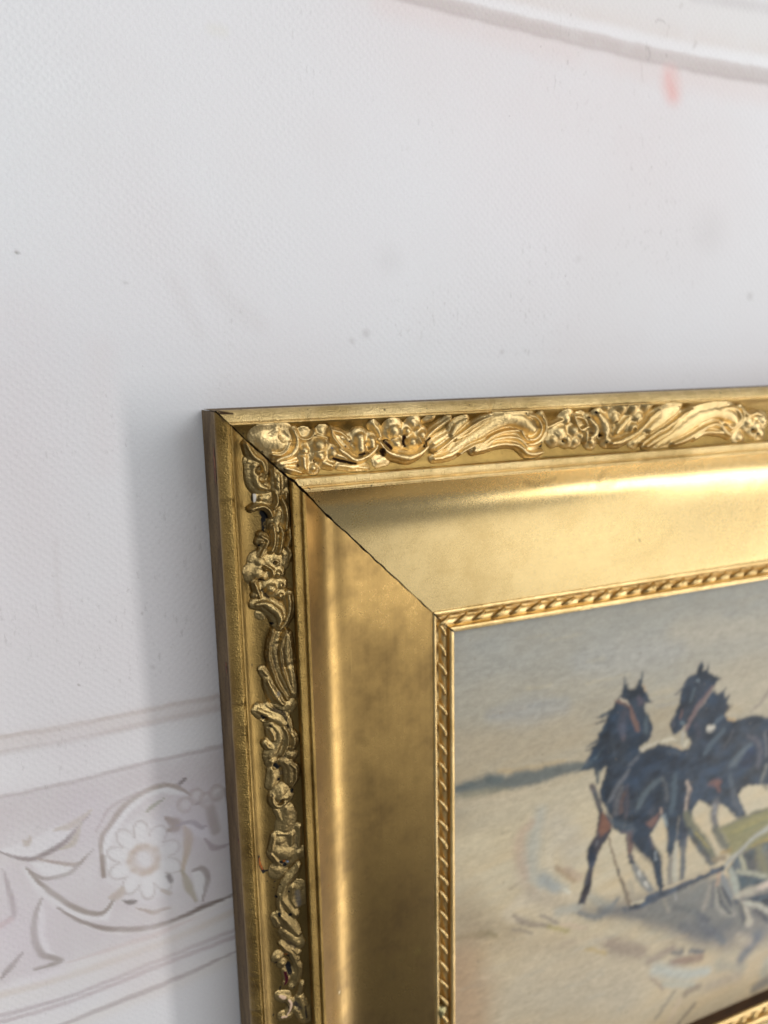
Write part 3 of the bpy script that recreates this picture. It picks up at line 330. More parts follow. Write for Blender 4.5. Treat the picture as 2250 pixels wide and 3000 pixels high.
    ([(-0.4299, 1.8508, 0.0111), (-0.4495, 1.8418, 0.0111), (-0.4659, 1.8264, 0.011), (-0.4753, 1.8081, 0.011), (-0.4759, 1.7909, 0.011), (-0.4674, 1.7785, 0.011), (-0.4518, 1.7737, 0.011), (-0.4324, 1.7775, 0.0111), (-0.4134, 1.7891, 0.0111)], (214, 204, 200), 0.38, 0.97),
    ([(-0.4446, 1.8271, 0.0055), (-0.4641, 1.8181, 0.0055), (-0.4804, 1.8029, 0.0055), (-0.4898, 1.7847, 0.0055), (-0.4903, 1.7675, 0.0055), (-0.4818, 1.7552, 0.0055), (-0.4663, 1.7504, 0.0055), (-0.447, 1.7541, 0.0055), (-0.4281, 1.7656, 0.0055)], (240, 239, 240), 0.5, 0.95),
    ([(-0.4127, 1.7866, 0.0111), (-0.4259, 1.7662, 0.0111), (-0.433, 1.7436, 0.011), (-0.4325, 1.7237, 0.011), (-0.4245, 1.7108, 0.011), (-0.4107, 1.7078, 0.011), (-0.3942, 1.7153, 0.0111), (-0.3785, 1.7318, 0.0111), (-0.3672, 1.7536, 0.0112)], (230, 222, 208), 0.38, 0.97),
    ([(-0.4274, 1.763, 0.0055), (-0.4405, 1.7428, 0.0055), (-0.4476, 1.7203, 0.0055), (-0.4471, 1.7005, 0.0055), (-0.4391, 1.6877, 0.0055), (-0.4254, 1.6846, 0.0055), (-0.409, 1.6921, 0.0055), (-0.3934, 1.7084, 0.0055), (-0.3821, 1.7301, 0.0056)], (240, 239, 240), 0.5, 0.95),
    ([(-0.3661, 1.7526, 0.0112), (-0.3679, 1.7284, 0.0111), (-0.3631, 1.7069, 0.0111), (-0.3526, 1.6927, 0.0111), (-0.3388, 1.6889, 0.0111), (-0.3248, 1.6965, 0.0112), (-0.3135, 1.7137, 0.0112), (-0.3075, 1.7369, 0.0113), (-0.3082, 1.7609, 0.0113)], (230, 222, 208), 0.38, 0.97),
    ([(-0.381, 1.7291, 0.0056), (-0.3828, 1.7051, 0.0055), (-0.378, 1.6836, 0.0055), (-0.3675, 1.6695, 0.0055), (-0.3538, 1.6657, 0.0055), (-0.3398, 1.6731, 0.0056), (-0.3286, 1.6903, 0.0056), (-0.3227, 1.7133, 0.0056), (-0.3234, 1.7372, 0.0056)], (240, 239, 240), 0.5, 0.95),
    ([(-0.3072, 1.7618, 0.0113), (-0.2966, 1.7429, 0.0113), (-0.2812, 1.7306, 0.0113), (-0.2644, 1.7277, 0.0113), (-0.2498, 1.7347, 0.0114), (-0.2408, 1.7503, 0.0114), (-0.2393, 1.771, 0.0114), (-0.2457, 1.7921, 0.0114), (-0.2586, 1.809, 0.0114)], (220, 212, 222), 0.38, 0.97),
    ([(-0.3224, 1.7381, 0.0056), (-0.3119, 1.7193, 0.0056), (-0.2965, 1.707, 0.0056), (-0.2798, 1.704, 0.0056), (-0.2653, 1.711, 0.0057), (-0.2563, 1.7265, 0.0057), (-0.2548, 1.747, 0.0057), (-0.2612, 1.7681, 0.0057), (-0.2741, 1.785, 0.0057)], (240, 239, 240), 0.5, 0.95),
    ([(-0.258, 1.8116, 0.0114), (-0.2387, 1.8054, 0.0115), (-0.2182, 1.8075, 0.0115), (-0.2012, 1.8174, 0.0115), (-0.1915, 1.8329, 0.0116), (-0.1913, 1.8507, 0.0116), (-0.2006, 1.8667, 0.0116), (-0.2173, 1.8774, 0.0116), (-0.2378, 1.8803, 0.0115)], (220, 212, 222), 0.38, 0.97),
    ([(-0.2735, 1.7875, 0.0057), (-0.2543, 1.7813, 0.0057), (-0.2339, 1.7833, 0.0057), (-0.217, 1.7931, 0.0057), (-0.2074, 1.8086, 0.0058), (-0.2071, 1.8263, 0.0058), (-0.2164, 1.8422, 0.0058), (-0.2331, 1.8529, 0.0058), (-0.2534, 1.8558, 0.0057)], (240, 239, 240), 0.5, 0.95),
    ([(-0.5045, 1.8951, 0.0223), (-0.5005, 1.7841, 0.0221), (-0.4897, 1.7181, 0.022), (-0.4535, 1.6746, 0.0221), (-0.3883, 1.6004, 0.0222), (-0.3121, 1.5626, 0.0224), (-0.2369, 1.5529, 0.0227), (-0.17, 1.5803, 0.023), (-0.1243, 1.6292, 0.0233)], (220, 212, 222), 0.38, 0.97),
    ([(-0.5189, 1.8714, 0.0111), (-0.5148, 1.7608, 0.011), (-0.504, 1.6951, 0.011), (-0.4679, 1.6517, 0.011), (-0.403, 1.5777, 0.011), (-0.3271, 1.5398, 0.0112), (-0.2523, 1.53, 0.0113), (-0.1857, 1.5571, 0.0115), (-0.1403, 1.6056, 0.0116)], (240, 239, 240), 0.5, 0.95),
    ([(-0.5132, 1.6888, 0.0146), (-0.4544, 1.606, 0.0146), (-0.3724, 1.5665, 0.0148), (-0.2915, 1.5563, 0.015)], (230, 222, 208), 0.38, 0.97),
    ([(-0.5273, 1.666, 0.0073), (-0.4687, 1.5835, 0.0073), (-0.3871, 1.5438, 0.0074), (-0.3066, 1.5335, 0.0075)], (240, 239, 240), 0.5, 0.95),
    ([(-0.859, 1.6813, 0.0205), (-0.7567, 1.7419, 0.021), (-0.6811, 1.7248, 0.0213), (-0.6154, 1.6908, 0.0215), (-0.532, 1.6083, 0.0216)], (230, 222, 208), 0.38, 0.97),
    ([(-0.8716, 1.6595, 0.0102), (-0.7698, 1.7195, 0.0105), (-0.6945, 1.7023, 0.0106), (-0.6291, 1.6683, 0.0107), (-0.546, 1.5859, 0.0108)], (240, 239, 240), 0.5, 0.95),
    ([(-0.7327, 1.7473, 0.0164), (-0.6558, 1.7886, 0.0167), (-0.5944, 1.8105, 0.017), (-0.5605, 1.7898, 0.017)], (230, 222, 208), 0.38, 0.97),
    ([(-0.7459, 1.7249, 0.0082), (-0.6693, 1.7658, 0.0083), (-0.6083, 1.7874, 0.0084), (-0.5745, 1.7667, 0.0085)], (240, 239, 240), 0.5, 0.95),
    ([(-0.7779, 1.7714, 0.0163), (-0.7167, 1.8386, 0.0166), (-0.6294, 1.846, 0.0169), (-0.5743, 1.8011, 0.017), (-0.5296, 1.7681, 0.0171)], (220, 212, 222), 0.38, 0.97),
    ([(-0.7909, 1.749, 0.0081), (-0.73, 1.8157, 0.0083), (-0.6431, 1.8228, 0.0084), (-0.5883, 1.7779, 0.0085), (-0.5438, 1.745, 0.0085)], (240, 239, 240), 0.5, 0.95),
    ([(-0.7727, 1.7804, 0.0211), (-0.7091, 1.8904, 0.0215), (-0.6117, 2.0061, 0.0221), (-0.5183, 2.0599, 0.0226), (-0.4458, 1.9878, 0.0227)], (226, 214, 226), 0.38, 0.97),
    ([(-0.7857, 1.7579, 0.0105), (-0.7225, 1.8672, 0.0107), (-0.6257, 1.9821, 0.011), (-0.5328, 2.0354, 0.0113), (-0.4605, 1.9635, 0.0113)], (240, 239, 240), 0.5, 0.95),
    ([(-0.6801, 1.9841, 0.0218), (-0.5982, 2.0733, 0.0223), (-0.4982, 2.1384, 0.0228), (-0.3929, 2.1777, 0.0233), (-0.2539, 2.187, 0.0239), (-0.108, 2.1598, 0.0245), (0.0192, 2.1414, 0.0249)], (226, 214, 226), 0.38, 0.97),
    ([(-0.6937, 1.9604, 0.0109), (-0.6123, 2.049, 0.0111), (-0.5128, 2.1135, 0.0114), (-0.4081, 2.1523, 0.0116), (-0.2698, 2.1612, 0.0119), (-0.1246, 2.1337, 0.0122), (0.0019, 2.115, 0.0124)], (240, 239, 240), 0.5, 0.95),
    ([(-0.2539, 2.187, 0.0213), (-0.108, 2.1598, 0.0217), (0.0228, 2.1425, 0.0222)], (230, 222, 208), 0.38, 0.97),
    ([(-0.2698, 2.1612, 0.0106), (-0.1246, 2.1337, 0.0108), (0.0056, 2.1161, 0.011)], (240, 239, 240), 0.5, 0.95),
    ([(-0.7308, 1.9218, 0.0263), (-0.7621, 1.9884, 0.0263), (-0.776, 2.0686, 0.0264), (-0.7604, 2.1675, 0.0267), (-0.6893, 2.2243, 0.0272), (-0.7913, 2.2273, 0.0267)], (226, 214, 226), 0.38, 0.97),
    ([(-0.7441, 1.8985, 0.0131), (-0.7753, 1.9649, 0.0131), (-0.7892, 2.0448, 0.0131), (-0.7738, 2.1432, 0.0133), (-0.7031, 2.1995, 0.0135), (-0.8046, 2.2029, 0.0133)], (240, 239, 240), 0.5, 0.95),
    ([(-0.9153, 2.2292, 0.0214), (-0.8745, 2.1895, 0.0215), (-0.8261, 2.1367, 0.0216)], (214, 204, 200), 0.38, 0.97),
    ([(-0.928, 2.2051, 0.0106), (-0.8874, 2.1654, 0.0107), (-0.8392, 2.1127, 0.0107)], (240, 239, 240), 0.5, 0.95),
    ([(-0.8548, 1.756, 0.0207), (-0.8425, 1.8715, 0.021), (-0.8395, 1.9631, 0.0212), (-0.8711, 1.9755, 0.0211)], (226, 214, 226), 0.38, 0.97),
    ([(-0.8674, 1.7339, 0.0103), (-0.8552, 1.8488, 0.0104), (-0.8524, 1.94, 0.0105), (-0.8838, 1.9524, 0.0105)], (240, 239, 240), 0.5, 0.95),
    ([(-0.7725, 1.6544, 0.0231), (-0.7621, 1.6721, 0.0232), (-0.7475, 1.6467, 0.0232)], (214, 204, 200), 0.38, 0.97),
    ([(-0.7854, 1.6325, 0.0115), (-0.7751, 1.65, 0.0115), (-0.7605, 1.6247, 0.0115)], (240, 239, 240), 0.5, 0.95),
    ([(-0.6609, 1.6409, 0.0283), (-0.5978, 1.6356, 0.0286), (-0.5176, 1.5896, 0.0289)], (220, 212, 222), 0.38, 0.97),
    ([(-0.6743, 1.6187, 0.0141), (-0.6116, 1.6133, 0.0142), (-0.5316, 1.5672, 0.0144)], (240, 239, 240), 0.5, 0.95),
    ([(-0.6439, 1.7279, 0.0238), (-0.5982, 1.7106, 0.024), (-0.5601, 1.6383, 0.024)], (220, 212, 222), 0.38, 0.97),
    ([(-0.6575, 1.7053, 0.0119), (-0.612, 1.688, 0.0119), (-0.574, 1.6159, 0.0119)], (240, 239, 240), 0.5, 0.95),
    ([(-0.2339, 1.7026, 0.046), (-0.1951, 1.7444, 0.0465), (-0.2309, 1.7584, 0.0463)], (220, 212, 222), 0.38, 0.97),
    ([(-0.2494, 1.679, 0.0229), (-0.2109, 1.7205, 0.0231), (-0.2465, 1.7345, 0.023)], (240, 239, 240), 0.5, 0.95),
    ([(-0.1954, 1.7483, 0.0207), (-0.1319, 1.7456, 0.0209), (-0.0984, 1.7785, 0.0211), (-0.0732, 1.7773, 0.0212)], (220, 212, 222), 0.38, 0.97),
    ([(-0.2111, 1.7243, 0.0103), (-0.148, 1.7215, 0.0104), (-0.1147, 1.7542, 0.0105), (-0.0896, 1.7529, 0.0105)], (240, 239, 240), 0.5, 0.95),
    ([(-0.1612, 1.7615, 0.0364), (-0.1509, 1.8201, 0.0367), (-0.1813, 1.9562, 0.0369)], (220, 212, 222), 0.38, 0.97),
    ([(-0.1771, 1.7374, 0.0181), (-0.167, 1.7957, 0.0183), (-0.1973, 1.9313, 0.0184)], (240, 239, 240), 0.5, 0.95),
    ([(0.0115, 1.6316, 0.0292), (-0.0265, 1.6618, 0.029), (-0.1129, 1.6714, 0.0286)], (230, 222, 208), 0.38, 0.97),
    ([(-0.0052, 1.6077, 0.0145), (-0.043, 1.6378, 0.0145), (-0.129, 1.6476, 0.0143)], (240, 239, 240), 0.5, 0.95),
    ([(-0.1888, 1.9621, 0.0316), (-0.1656, 2.0424, 0.032), (-0.1386, 2.1251, 0.0324)], (214, 204, 200), 0.38, 0.97),
    ([(-0.2048, 1.9371, 0.0157), (-0.1818, 2.017, 0.0159), (-0.155, 2.0992, 0.0161)], (240, 239, 240), 0.5, 0.95),
    ([(-0.1469, 1.9746, 0.0239), (-0.1037, 1.9752, 0.0241), (-0.082, 2.0351, 0.0243), (-0.1136, 2.133, 0.0244)], (226, 214, 226), 0.38, 0.97),
    ([(-0.1631, 1.9495, 0.0119), (-0.1201, 1.95, 0.012), (-0.0986, 2.0095, 0.0121), (-0.1302, 2.107, 0.0121)], (240, 239, 240), 0.5, 0.95),
    ([(-0.4292, 2.0328, 0.0204), (-0.4031, 2.0451, 0.0205), (-0.3759, 2.0457, 0.0206)], (226, 214, 226), 0.38, 0.97),
    ([(-0.4441, 2.0082, 0.0101), (-0.4181, 2.0204, 0.0102), (-0.391, 2.0209, 0.0102)], (240, 239, 240), 0.5, 0.95),
    ([(-0.3786, 2.0811, 0.0181), (-0.3193, 2.1181, 0.0183), (-0.2492, 2.1186, 0.0185)], (230, 222, 208), 0.38, 0.97),
    ([(-0.3938, 2.0561, 0.009), (-0.3347, 2.0928, 0.0091), (-0.265, 2.0931, 0.0092)], (240, 239, 240), 0.5, 0.95),
    ([(-0.0807, 1.8396, 0.0239), (-0.0478, 1.8935, 0.0242), (0.0185, 1.8918, 0.0244)], (220, 212, 222), 0.38, 0.97),
    ([(-0.0971, 1.815, 0.0119), (-0.0644, 1.8685, 0.012), (0.0015, 1.8666, 0.0121)], (240, 239, 240), 0.5, 0.95),
    ([(-0.3126, 1.6585, 0.0176), (-0.2838, 1.6351, 0.0176), (-0.2341, 1.6092, 0.0178)], (230, 222, 208), 0.38, 0.97),
    ([(-0.3277, 1.6352, 0.0088), (-0.299, 1.6119, 0.0088), (-0.2495, 1.586, 0.0088)], (240, 239, 240), 0.5, 0.95),
    ([(-0.4802, 2.0008, 0.0402), (-0.4464, 1.9956, 0.0405), (-0.4309, 1.9687, 0.0405)], (214, 204, 200), 0.38, 0.97),
    ([(-0.4948, 1.9765, 0.02), (-0.4612, 1.9712, 0.0201), (-0.4457, 1.9444, 0.0201)], (240, 239, 240), 0.5, 0.95),
    ([(-0.6728, 2.227, 0.0032), (-0.3361, 2.214, 0.0101), (-0.1561, 2.1826, 0.0035)], (205, 178, 170), 0.72, 0.8),
    ([(-0.9755, 2.3756, 0.0065), (-0.6869, 2.3827, 0.0069), (-0.3457, 2.3432, 0.0073), (0.0223, 2.3006, 0.0077)], (172, 158, 162), 0.8999999999999999, 0.7),
    ([(-0.9783, 2.4022, 0.0065), (-0.6894, 2.4102, 0.0069), (-0.3478, 2.3717, 0.0073), (0.0204, 2.3344, 0.0077)], (180, 164, 168), 0.8999999999999999, 0.7),
    ([(-0.86, 2.5178, 0.0028), (-0.5635, 2.4873, 0.0081), (-0.283, 2.4585, 0.0084), (0.0239, 2.4091, 0.0033)], (160, 148, 146), 0.8999999999999999, 0.7),
    ([(-0.9707, 2.3303, 0.0176), (-0.6172, 2.3356, 0.0187), (-0.272, 2.3023, 0.0198), (0.0246, 2.2586, 0.0208)], (230, 228, 224), 0.5, 0.9),
    ([(-0.876, 1.0166, 0.4968), (-0.5976, 1.4593, 0.5468), (-0.0499, 1.382, 0.5987)], (232, 224, 225), 0.3, 0.98),
    ([(-0.9979, 2.1545, 0.3977), (-0.2237, 2.5514, 0.4717)], (230, 221, 221), 0.3, 0.98),
    ([(-0.89, 1.4505), (-0.6024, 1.4505), (-0.3449, 1.4344), (0.0277, 1.4279), (0.0205, 2.13), (-0.1178, 2.1533), (-0.2637, 2.1847), (-0.5415, 2.225), (-0.9737, 2.2433)], (208, 198, 200), 0.62, 0.02),
    ([(-0.8768, 1.6587), (-0.7635, 1.7242), (-0.6758, 1.7083), (-0.6088, 1.6596), (-0.5261, 1.5843), (-0.5913, 1.6045), (-0.6798, 1.6179), (-0.768, 1.6454)], (238, 235, 237), 0.85, 0.01),
    ([(-0.7709, 1.737), (-0.6938, 1.7669), (-0.6149, 1.7976), (-0.5376, 1.7551), (-0.6244, 1.8329), (-0.7179, 1.8254)], (238, 236, 237), 0.85, 0.01),
    ([(-0.7963, 1.7481), (-0.717, 1.8811), (-0.6199, 1.9964), (-0.533, 2.0456), (-0.4612, 1.9799), (-0.5032, 2.0855), (-0.6117, 2.0499), (-0.6938, 1.9688), (-0.7647, 1.8625)], (236, 233, 234), 0.8, 0.012),
    ([(-0.5129, 1.8856), (-0.5028, 1.7344), (-0.4552, 1.6635), (-0.3833, 1.5873), (-0.3005, 1.551), (-0.2323, 1.5449), (-0.1724, 1.575), (-0.1338, 1.6237), (-0.1808, 1.5962), (-0.2478, 1.5718), (-0.3159, 1.5777), (-0.3865, 1.6283), (-0.4448, 1.6968), (-0.4766, 1.7647), (-0.486, 1.8781)], (240, 238, 239), 0.8, 0.01),
    ([(-0.6764, 1.986), (-0.5955, 2.0868), (-0.4698, 2.1689), (-0.3349, 2.198), (-0.1925, 2.1874), (0.0154, 2.1537), (0.0205, 2.13), (-0.1176, 2.1492), (-0.263, 2.1742), (-0.4014, 2.1635), (-0.5064, 2.1244), (-0.6061, 2.0597)], (238, 234, 232), 0.8, 0.01),
    ([(-0.7383, 1.9087), (-0.7683, 1.9756), (-0.7811, 2.0637), (-0.7619, 2.156), (-0.6901, 2.2049), (-0.7299, 2.1515), (-0.7479, 2.075), (-0.7339, 1.9944)], (238, 234, 236), 0.8, 0.01),
    ([(-0.1559, 1.9605), (-0.1126, 1.957), (-0.0891, 2.0214), (-0.1229, 2.1184), (-0.1477, 2.0529)], (240, 238, 238), 0.8, 0.01),
    ([(-0.2039, 1.731), (-0.1406, 1.7282), (-0.0824, 1.7636), (-0.0451, 1.8018), (-0.0762, 1.8376), (-0.1514, 1.7848)], (236, 232, 238), 0.7, 0.012),
    ([(-0.3435, 1.8535, 0.0869)], (226, 220, 220), 0.6, 0.6),
    ([(-0.2953, 1.8674, 0.0146), (-0.3006, 1.8878, 0.0146), (-0.3124, 1.9029, 0.0146), (-0.329, 1.9103, 0.0146), (-0.3478, 1.9091, 0.0145), (-0.3658, 1.8994, 0.0145), (-0.3803, 1.8828, 0.0144), (-0.3892, 1.8618, 0.0144), (-0.3911, 1.8397, 0.0144), (-0.3859, 1.8196, 0.0143), (-0.3742, 1.8047, 0.0143), (-0.3579, 1.7972, 0.0144), (-0.3393, 1.7981, 0.0144), (-0.3213, 1.8075, 0.0145), (-0.3066, 1.824, 0.0145), (-0.2975, 1.845, 0.0146), (-0.2953, 1.8674, 0.0146)], (186, 158, 132), 0.85, 0.6),
    ([(-0.3435, 1.8535, 0.0333)], (228, 224, 226), 0.8, 0.6),
    ([(-0.2724, 1.8918, 0.0147), (-0.2197, 1.9206, 0.0298)], (240, 239, 240), 0.6, 0.9),
    ([(-0.2467, 1.8698, 0.0022), (-0.2259, 1.8792, 0.003), (-0.2083, 1.8952, 0.0037), (-0.1979, 1.9144, 0.0041), (-0.197, 1.9324, 0.0045), (-0.2059, 1.9452, 0.0041), (-0.2226, 1.95, 0.0037), (-0.2432, 1.9456, 0.003), (-0.2632, 1.9332, 0.0022)], (180, 168, 164), 0.55, 0.9),
    ([(-0.2984, 1.9322, 0.0147), (-0.2652, 1.9919, 0.0297)], (240, 239, 240), 0.6, 0.9),
    ([(-0.264, 1.9358, 0.0022), (-0.2499, 1.9573, 0.003), (-0.2421, 1.9811, 0.0037), (-0.2424, 2.0021, 0.0041), (-0.2507, 2.0154, 0.0045), (-0.2653, 2.0181, 0.0041), (-0.2827, 2.0096, 0.0037), (-0.2991, 1.9919, 0.003), (-0.3108, 1.9689, 0.0022)], (180, 168, 164), 0.55, 0.9),
    ([(-0.3417, 1.9421, 0.0146), (-0.3405, 2.0092, 0.0294)], (240, 239, 240), 0.6, 0.9),
    ([(-0.312, 1.9699, 0.0022), (-0.31, 1.995, 0.003), (-0.3149, 2.0173, 0.0037), (-0.3257, 2.0317, 0.0041), (-0.3397, 2.035, 0.0044), (-0.3541, 2.0266, 0.004), (-0.3654, 2.0084, 0.0037), (-0.3713, 1.9844, 0.0029), (-0.3705, 1.96, 0.0022)], (180, 168, 164), 0.55, 0.9),
    ([(-0.3852, 1.9181, 0.0145), (-0.4155, 1.9668, 0.0289)], (240, 239, 240), 0.6, 0.9),
    ([(-0.3715, 1.9591, 0.0022), (-0.3821, 1.978, 0.0029), (-0.3975, 1.9901, 0.0036), (-0.4141, 1.9926, 0.004), (-0.4282, 1.985, 0.0043), (-0.4369, 1.9691, 0.004), (-0.4381, 1.9484, 0.0036), (-0.4316, 1.9274, 0.0029), (-0.419, 1.9108, 0.0022)], (180, 168, 164), 0.55, 0.9),
    ([(-0.4123, 1.8699, 0.0143), (-0.4618, 1.8825, 0.0285)], (240, 239, 240), 0.6, 0.9),
    ([(-0.4195, 1.9082, 0.0022), (-0.4382, 1.9141, 0.0029), (-0.4578, 1.9118, 0.0036), (-0.4737, 1.9019, 0.0039), (-0.4826, 1.8867, 0.0043), (-0.4826, 1.8694, 0.0039), (-0.4736, 1.8539, 0.0035), (-0.4577, 1.8436, 0.0028), (-0.4382, 1.8407, 0.0021)], (180, 168, 164), 0.55, 0.9),
    ([(-0.4132, 1.8159, 0.0143), (-0.463, 1.7887, 0.0282)], (240, 239, 240), 0.6, 0.9),
    ([(-0.4381, 1.8375, 0.0021), (-0.4577, 1.8285, 0.0028), (-0.474, 1.8132, 0.0035), (-0.4834, 1.795, 0.0039), (-0.4839, 1.7778, 0.0042), (-0.4755, 1.7655, 0.0039), (-0.4599, 1.7606, 0.0035), (-0.4406, 1.7644, 0.0028), (-0.4217, 1.7759, 0.0021)], (180, 168, 164), 0.55, 0.9),
    ([(-0.3878, 1.7763, 0.0143), (-0.4193, 1.7196, 0.0283)], (240, 239, 240), 0.6, 0.9),
    ([(-0.4209, 1.7734, 0.0021), (-0.4341, 1.7531, 0.0028), (-0.4412, 1.7306, 0.0035), (-0.4407, 1.7107, 0.0039), (-0.4327, 1.6979, 0.0042), (-0.419, 1.6948, 0.0039), (-0.4025, 1.7023, 0.0035), (-0.3869, 1.7187, 0.0028), (-0.3756, 1.7404, 0.0021)], (180, 168, 164), 0.55, 0.9),
    ([(-0.3454, 1.7657, 0.0144), (-0.3465, 1.7006, 0.0286)], (240, 239, 240), 0.6, 0.9),
    ([(-0.3745, 1.7394, 0.0021), (-0.3763, 1.7153, 0.0028), (-0.3714, 1.6938, 0.0036), (-0.361, 1.6797, 0.0039), (-0.3472, 1.6759, 0.0043), (-0.3332, 1.6834, 0.0039), (-0.322, 1.7006, 0.0036), (-0.316, 1.7237, 0.0029), (-0.3168, 1.7476, 0.0022)], (180, 168, 164), 0.55, 0.9),
    ([(-0.3018, 1.7887, 0.0145), (-0.2713, 1.7397, 0.029)], (240, 239, 240), 0.6, 0.9),
    ([(-0.3157, 1.7485, 0.0022), (-0.3052, 1.7297, 0.0029), (-0.2898, 1.7174, 0.0036), (-0.273, 1.7144, 0.004), (-0.2585, 1.7214, 0.0044), (-0.2495, 1.7369, 0.004), (-0.248, 1.7575, 0.0037), (-0.2544, 1.7787, 0.0029), (-0.2673, 1.7955, 0.0022)], (180, 168, 164), 0.55, 0.9),
    ([(-0.2738, 1.8368, 0.0146), (-0.2223, 1.8237, 0.0295)], (240, 239, 240), 0.6, 0.9),
    ([(-0.2667, 1.7981, 0.0022), (-0.2474, 1.7919, 0.0029), (-0.227, 1.7939, 0.0037), (-0.2101, 1.8038, 0.0041), (-0.2004, 1.8193, 0.0044), (-0.2002, 1.837, 0.0041), (-0.2094, 1.853, 0.0037), (-0.2262, 1.8636, 0.003), (-0.2466, 1.8666, 0.0022)], (180, 168, 164), 0.55, 0.9),
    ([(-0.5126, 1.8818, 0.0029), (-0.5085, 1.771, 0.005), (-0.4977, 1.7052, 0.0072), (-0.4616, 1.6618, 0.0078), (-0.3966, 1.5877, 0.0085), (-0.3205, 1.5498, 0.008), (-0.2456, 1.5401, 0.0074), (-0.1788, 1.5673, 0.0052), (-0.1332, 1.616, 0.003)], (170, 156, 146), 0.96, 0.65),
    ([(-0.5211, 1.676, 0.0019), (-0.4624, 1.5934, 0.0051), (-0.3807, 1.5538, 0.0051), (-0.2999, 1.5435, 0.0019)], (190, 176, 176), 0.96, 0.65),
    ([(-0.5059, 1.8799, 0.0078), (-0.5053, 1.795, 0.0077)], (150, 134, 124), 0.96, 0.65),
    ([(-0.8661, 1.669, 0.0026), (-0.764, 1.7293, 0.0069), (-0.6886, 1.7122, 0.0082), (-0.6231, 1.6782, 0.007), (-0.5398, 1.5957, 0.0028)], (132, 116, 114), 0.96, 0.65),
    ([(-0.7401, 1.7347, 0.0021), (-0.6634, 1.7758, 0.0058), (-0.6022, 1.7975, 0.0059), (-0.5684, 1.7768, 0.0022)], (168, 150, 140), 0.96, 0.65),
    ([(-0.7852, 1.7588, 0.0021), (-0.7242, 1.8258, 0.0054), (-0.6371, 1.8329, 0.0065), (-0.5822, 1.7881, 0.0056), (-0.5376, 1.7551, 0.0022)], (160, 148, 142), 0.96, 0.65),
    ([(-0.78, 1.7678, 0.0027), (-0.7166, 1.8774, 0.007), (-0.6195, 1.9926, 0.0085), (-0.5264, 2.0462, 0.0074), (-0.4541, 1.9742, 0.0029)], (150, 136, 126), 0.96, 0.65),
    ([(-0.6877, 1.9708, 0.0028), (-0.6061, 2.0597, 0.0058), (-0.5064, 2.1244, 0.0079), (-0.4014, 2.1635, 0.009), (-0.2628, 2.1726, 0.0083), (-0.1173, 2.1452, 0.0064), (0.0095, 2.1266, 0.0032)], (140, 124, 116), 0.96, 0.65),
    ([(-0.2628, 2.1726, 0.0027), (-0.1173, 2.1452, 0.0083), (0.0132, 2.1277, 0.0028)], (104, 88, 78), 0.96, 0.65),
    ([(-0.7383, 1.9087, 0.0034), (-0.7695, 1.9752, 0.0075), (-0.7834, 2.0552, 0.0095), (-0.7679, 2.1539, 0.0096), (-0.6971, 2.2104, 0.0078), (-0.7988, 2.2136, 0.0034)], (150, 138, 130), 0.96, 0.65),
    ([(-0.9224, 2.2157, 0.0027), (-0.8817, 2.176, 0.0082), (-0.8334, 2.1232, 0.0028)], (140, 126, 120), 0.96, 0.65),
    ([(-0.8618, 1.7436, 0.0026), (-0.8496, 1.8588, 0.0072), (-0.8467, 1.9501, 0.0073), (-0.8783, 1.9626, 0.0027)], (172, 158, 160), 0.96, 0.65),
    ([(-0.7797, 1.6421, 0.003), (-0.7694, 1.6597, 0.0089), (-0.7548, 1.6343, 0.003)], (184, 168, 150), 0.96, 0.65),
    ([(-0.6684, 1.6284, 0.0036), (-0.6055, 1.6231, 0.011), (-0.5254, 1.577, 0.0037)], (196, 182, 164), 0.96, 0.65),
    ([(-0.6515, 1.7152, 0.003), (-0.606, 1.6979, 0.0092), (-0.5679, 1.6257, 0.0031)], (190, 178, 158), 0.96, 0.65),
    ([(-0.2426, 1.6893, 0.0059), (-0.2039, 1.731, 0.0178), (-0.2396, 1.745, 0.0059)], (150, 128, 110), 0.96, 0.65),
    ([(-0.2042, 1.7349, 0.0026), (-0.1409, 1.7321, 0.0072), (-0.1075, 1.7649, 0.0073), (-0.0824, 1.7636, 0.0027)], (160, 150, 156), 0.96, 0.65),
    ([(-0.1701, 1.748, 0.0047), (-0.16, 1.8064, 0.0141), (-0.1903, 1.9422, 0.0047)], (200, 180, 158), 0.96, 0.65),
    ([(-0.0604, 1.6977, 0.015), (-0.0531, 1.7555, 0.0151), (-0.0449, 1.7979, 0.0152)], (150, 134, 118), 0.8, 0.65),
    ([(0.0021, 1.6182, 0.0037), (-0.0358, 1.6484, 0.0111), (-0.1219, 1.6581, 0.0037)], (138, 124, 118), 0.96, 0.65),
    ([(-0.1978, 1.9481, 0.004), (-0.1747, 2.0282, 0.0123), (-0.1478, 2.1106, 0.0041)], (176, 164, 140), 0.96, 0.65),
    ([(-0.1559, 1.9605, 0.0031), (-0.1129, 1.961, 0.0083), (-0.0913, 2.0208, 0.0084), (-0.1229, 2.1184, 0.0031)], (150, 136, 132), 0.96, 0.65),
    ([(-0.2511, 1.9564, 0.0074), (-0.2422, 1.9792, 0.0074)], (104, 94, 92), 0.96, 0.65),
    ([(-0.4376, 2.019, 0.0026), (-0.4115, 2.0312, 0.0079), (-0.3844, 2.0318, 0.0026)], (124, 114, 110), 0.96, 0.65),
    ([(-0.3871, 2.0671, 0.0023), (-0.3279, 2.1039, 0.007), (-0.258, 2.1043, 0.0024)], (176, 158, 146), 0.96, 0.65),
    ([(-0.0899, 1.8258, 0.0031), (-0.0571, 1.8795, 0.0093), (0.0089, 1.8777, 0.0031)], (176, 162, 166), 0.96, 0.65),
    ([(-0.1777, 1.5505, 0.0048), (-0.1556, 1.5327, 0.0048)], (120, 108, 104), 0.96, 0.65),
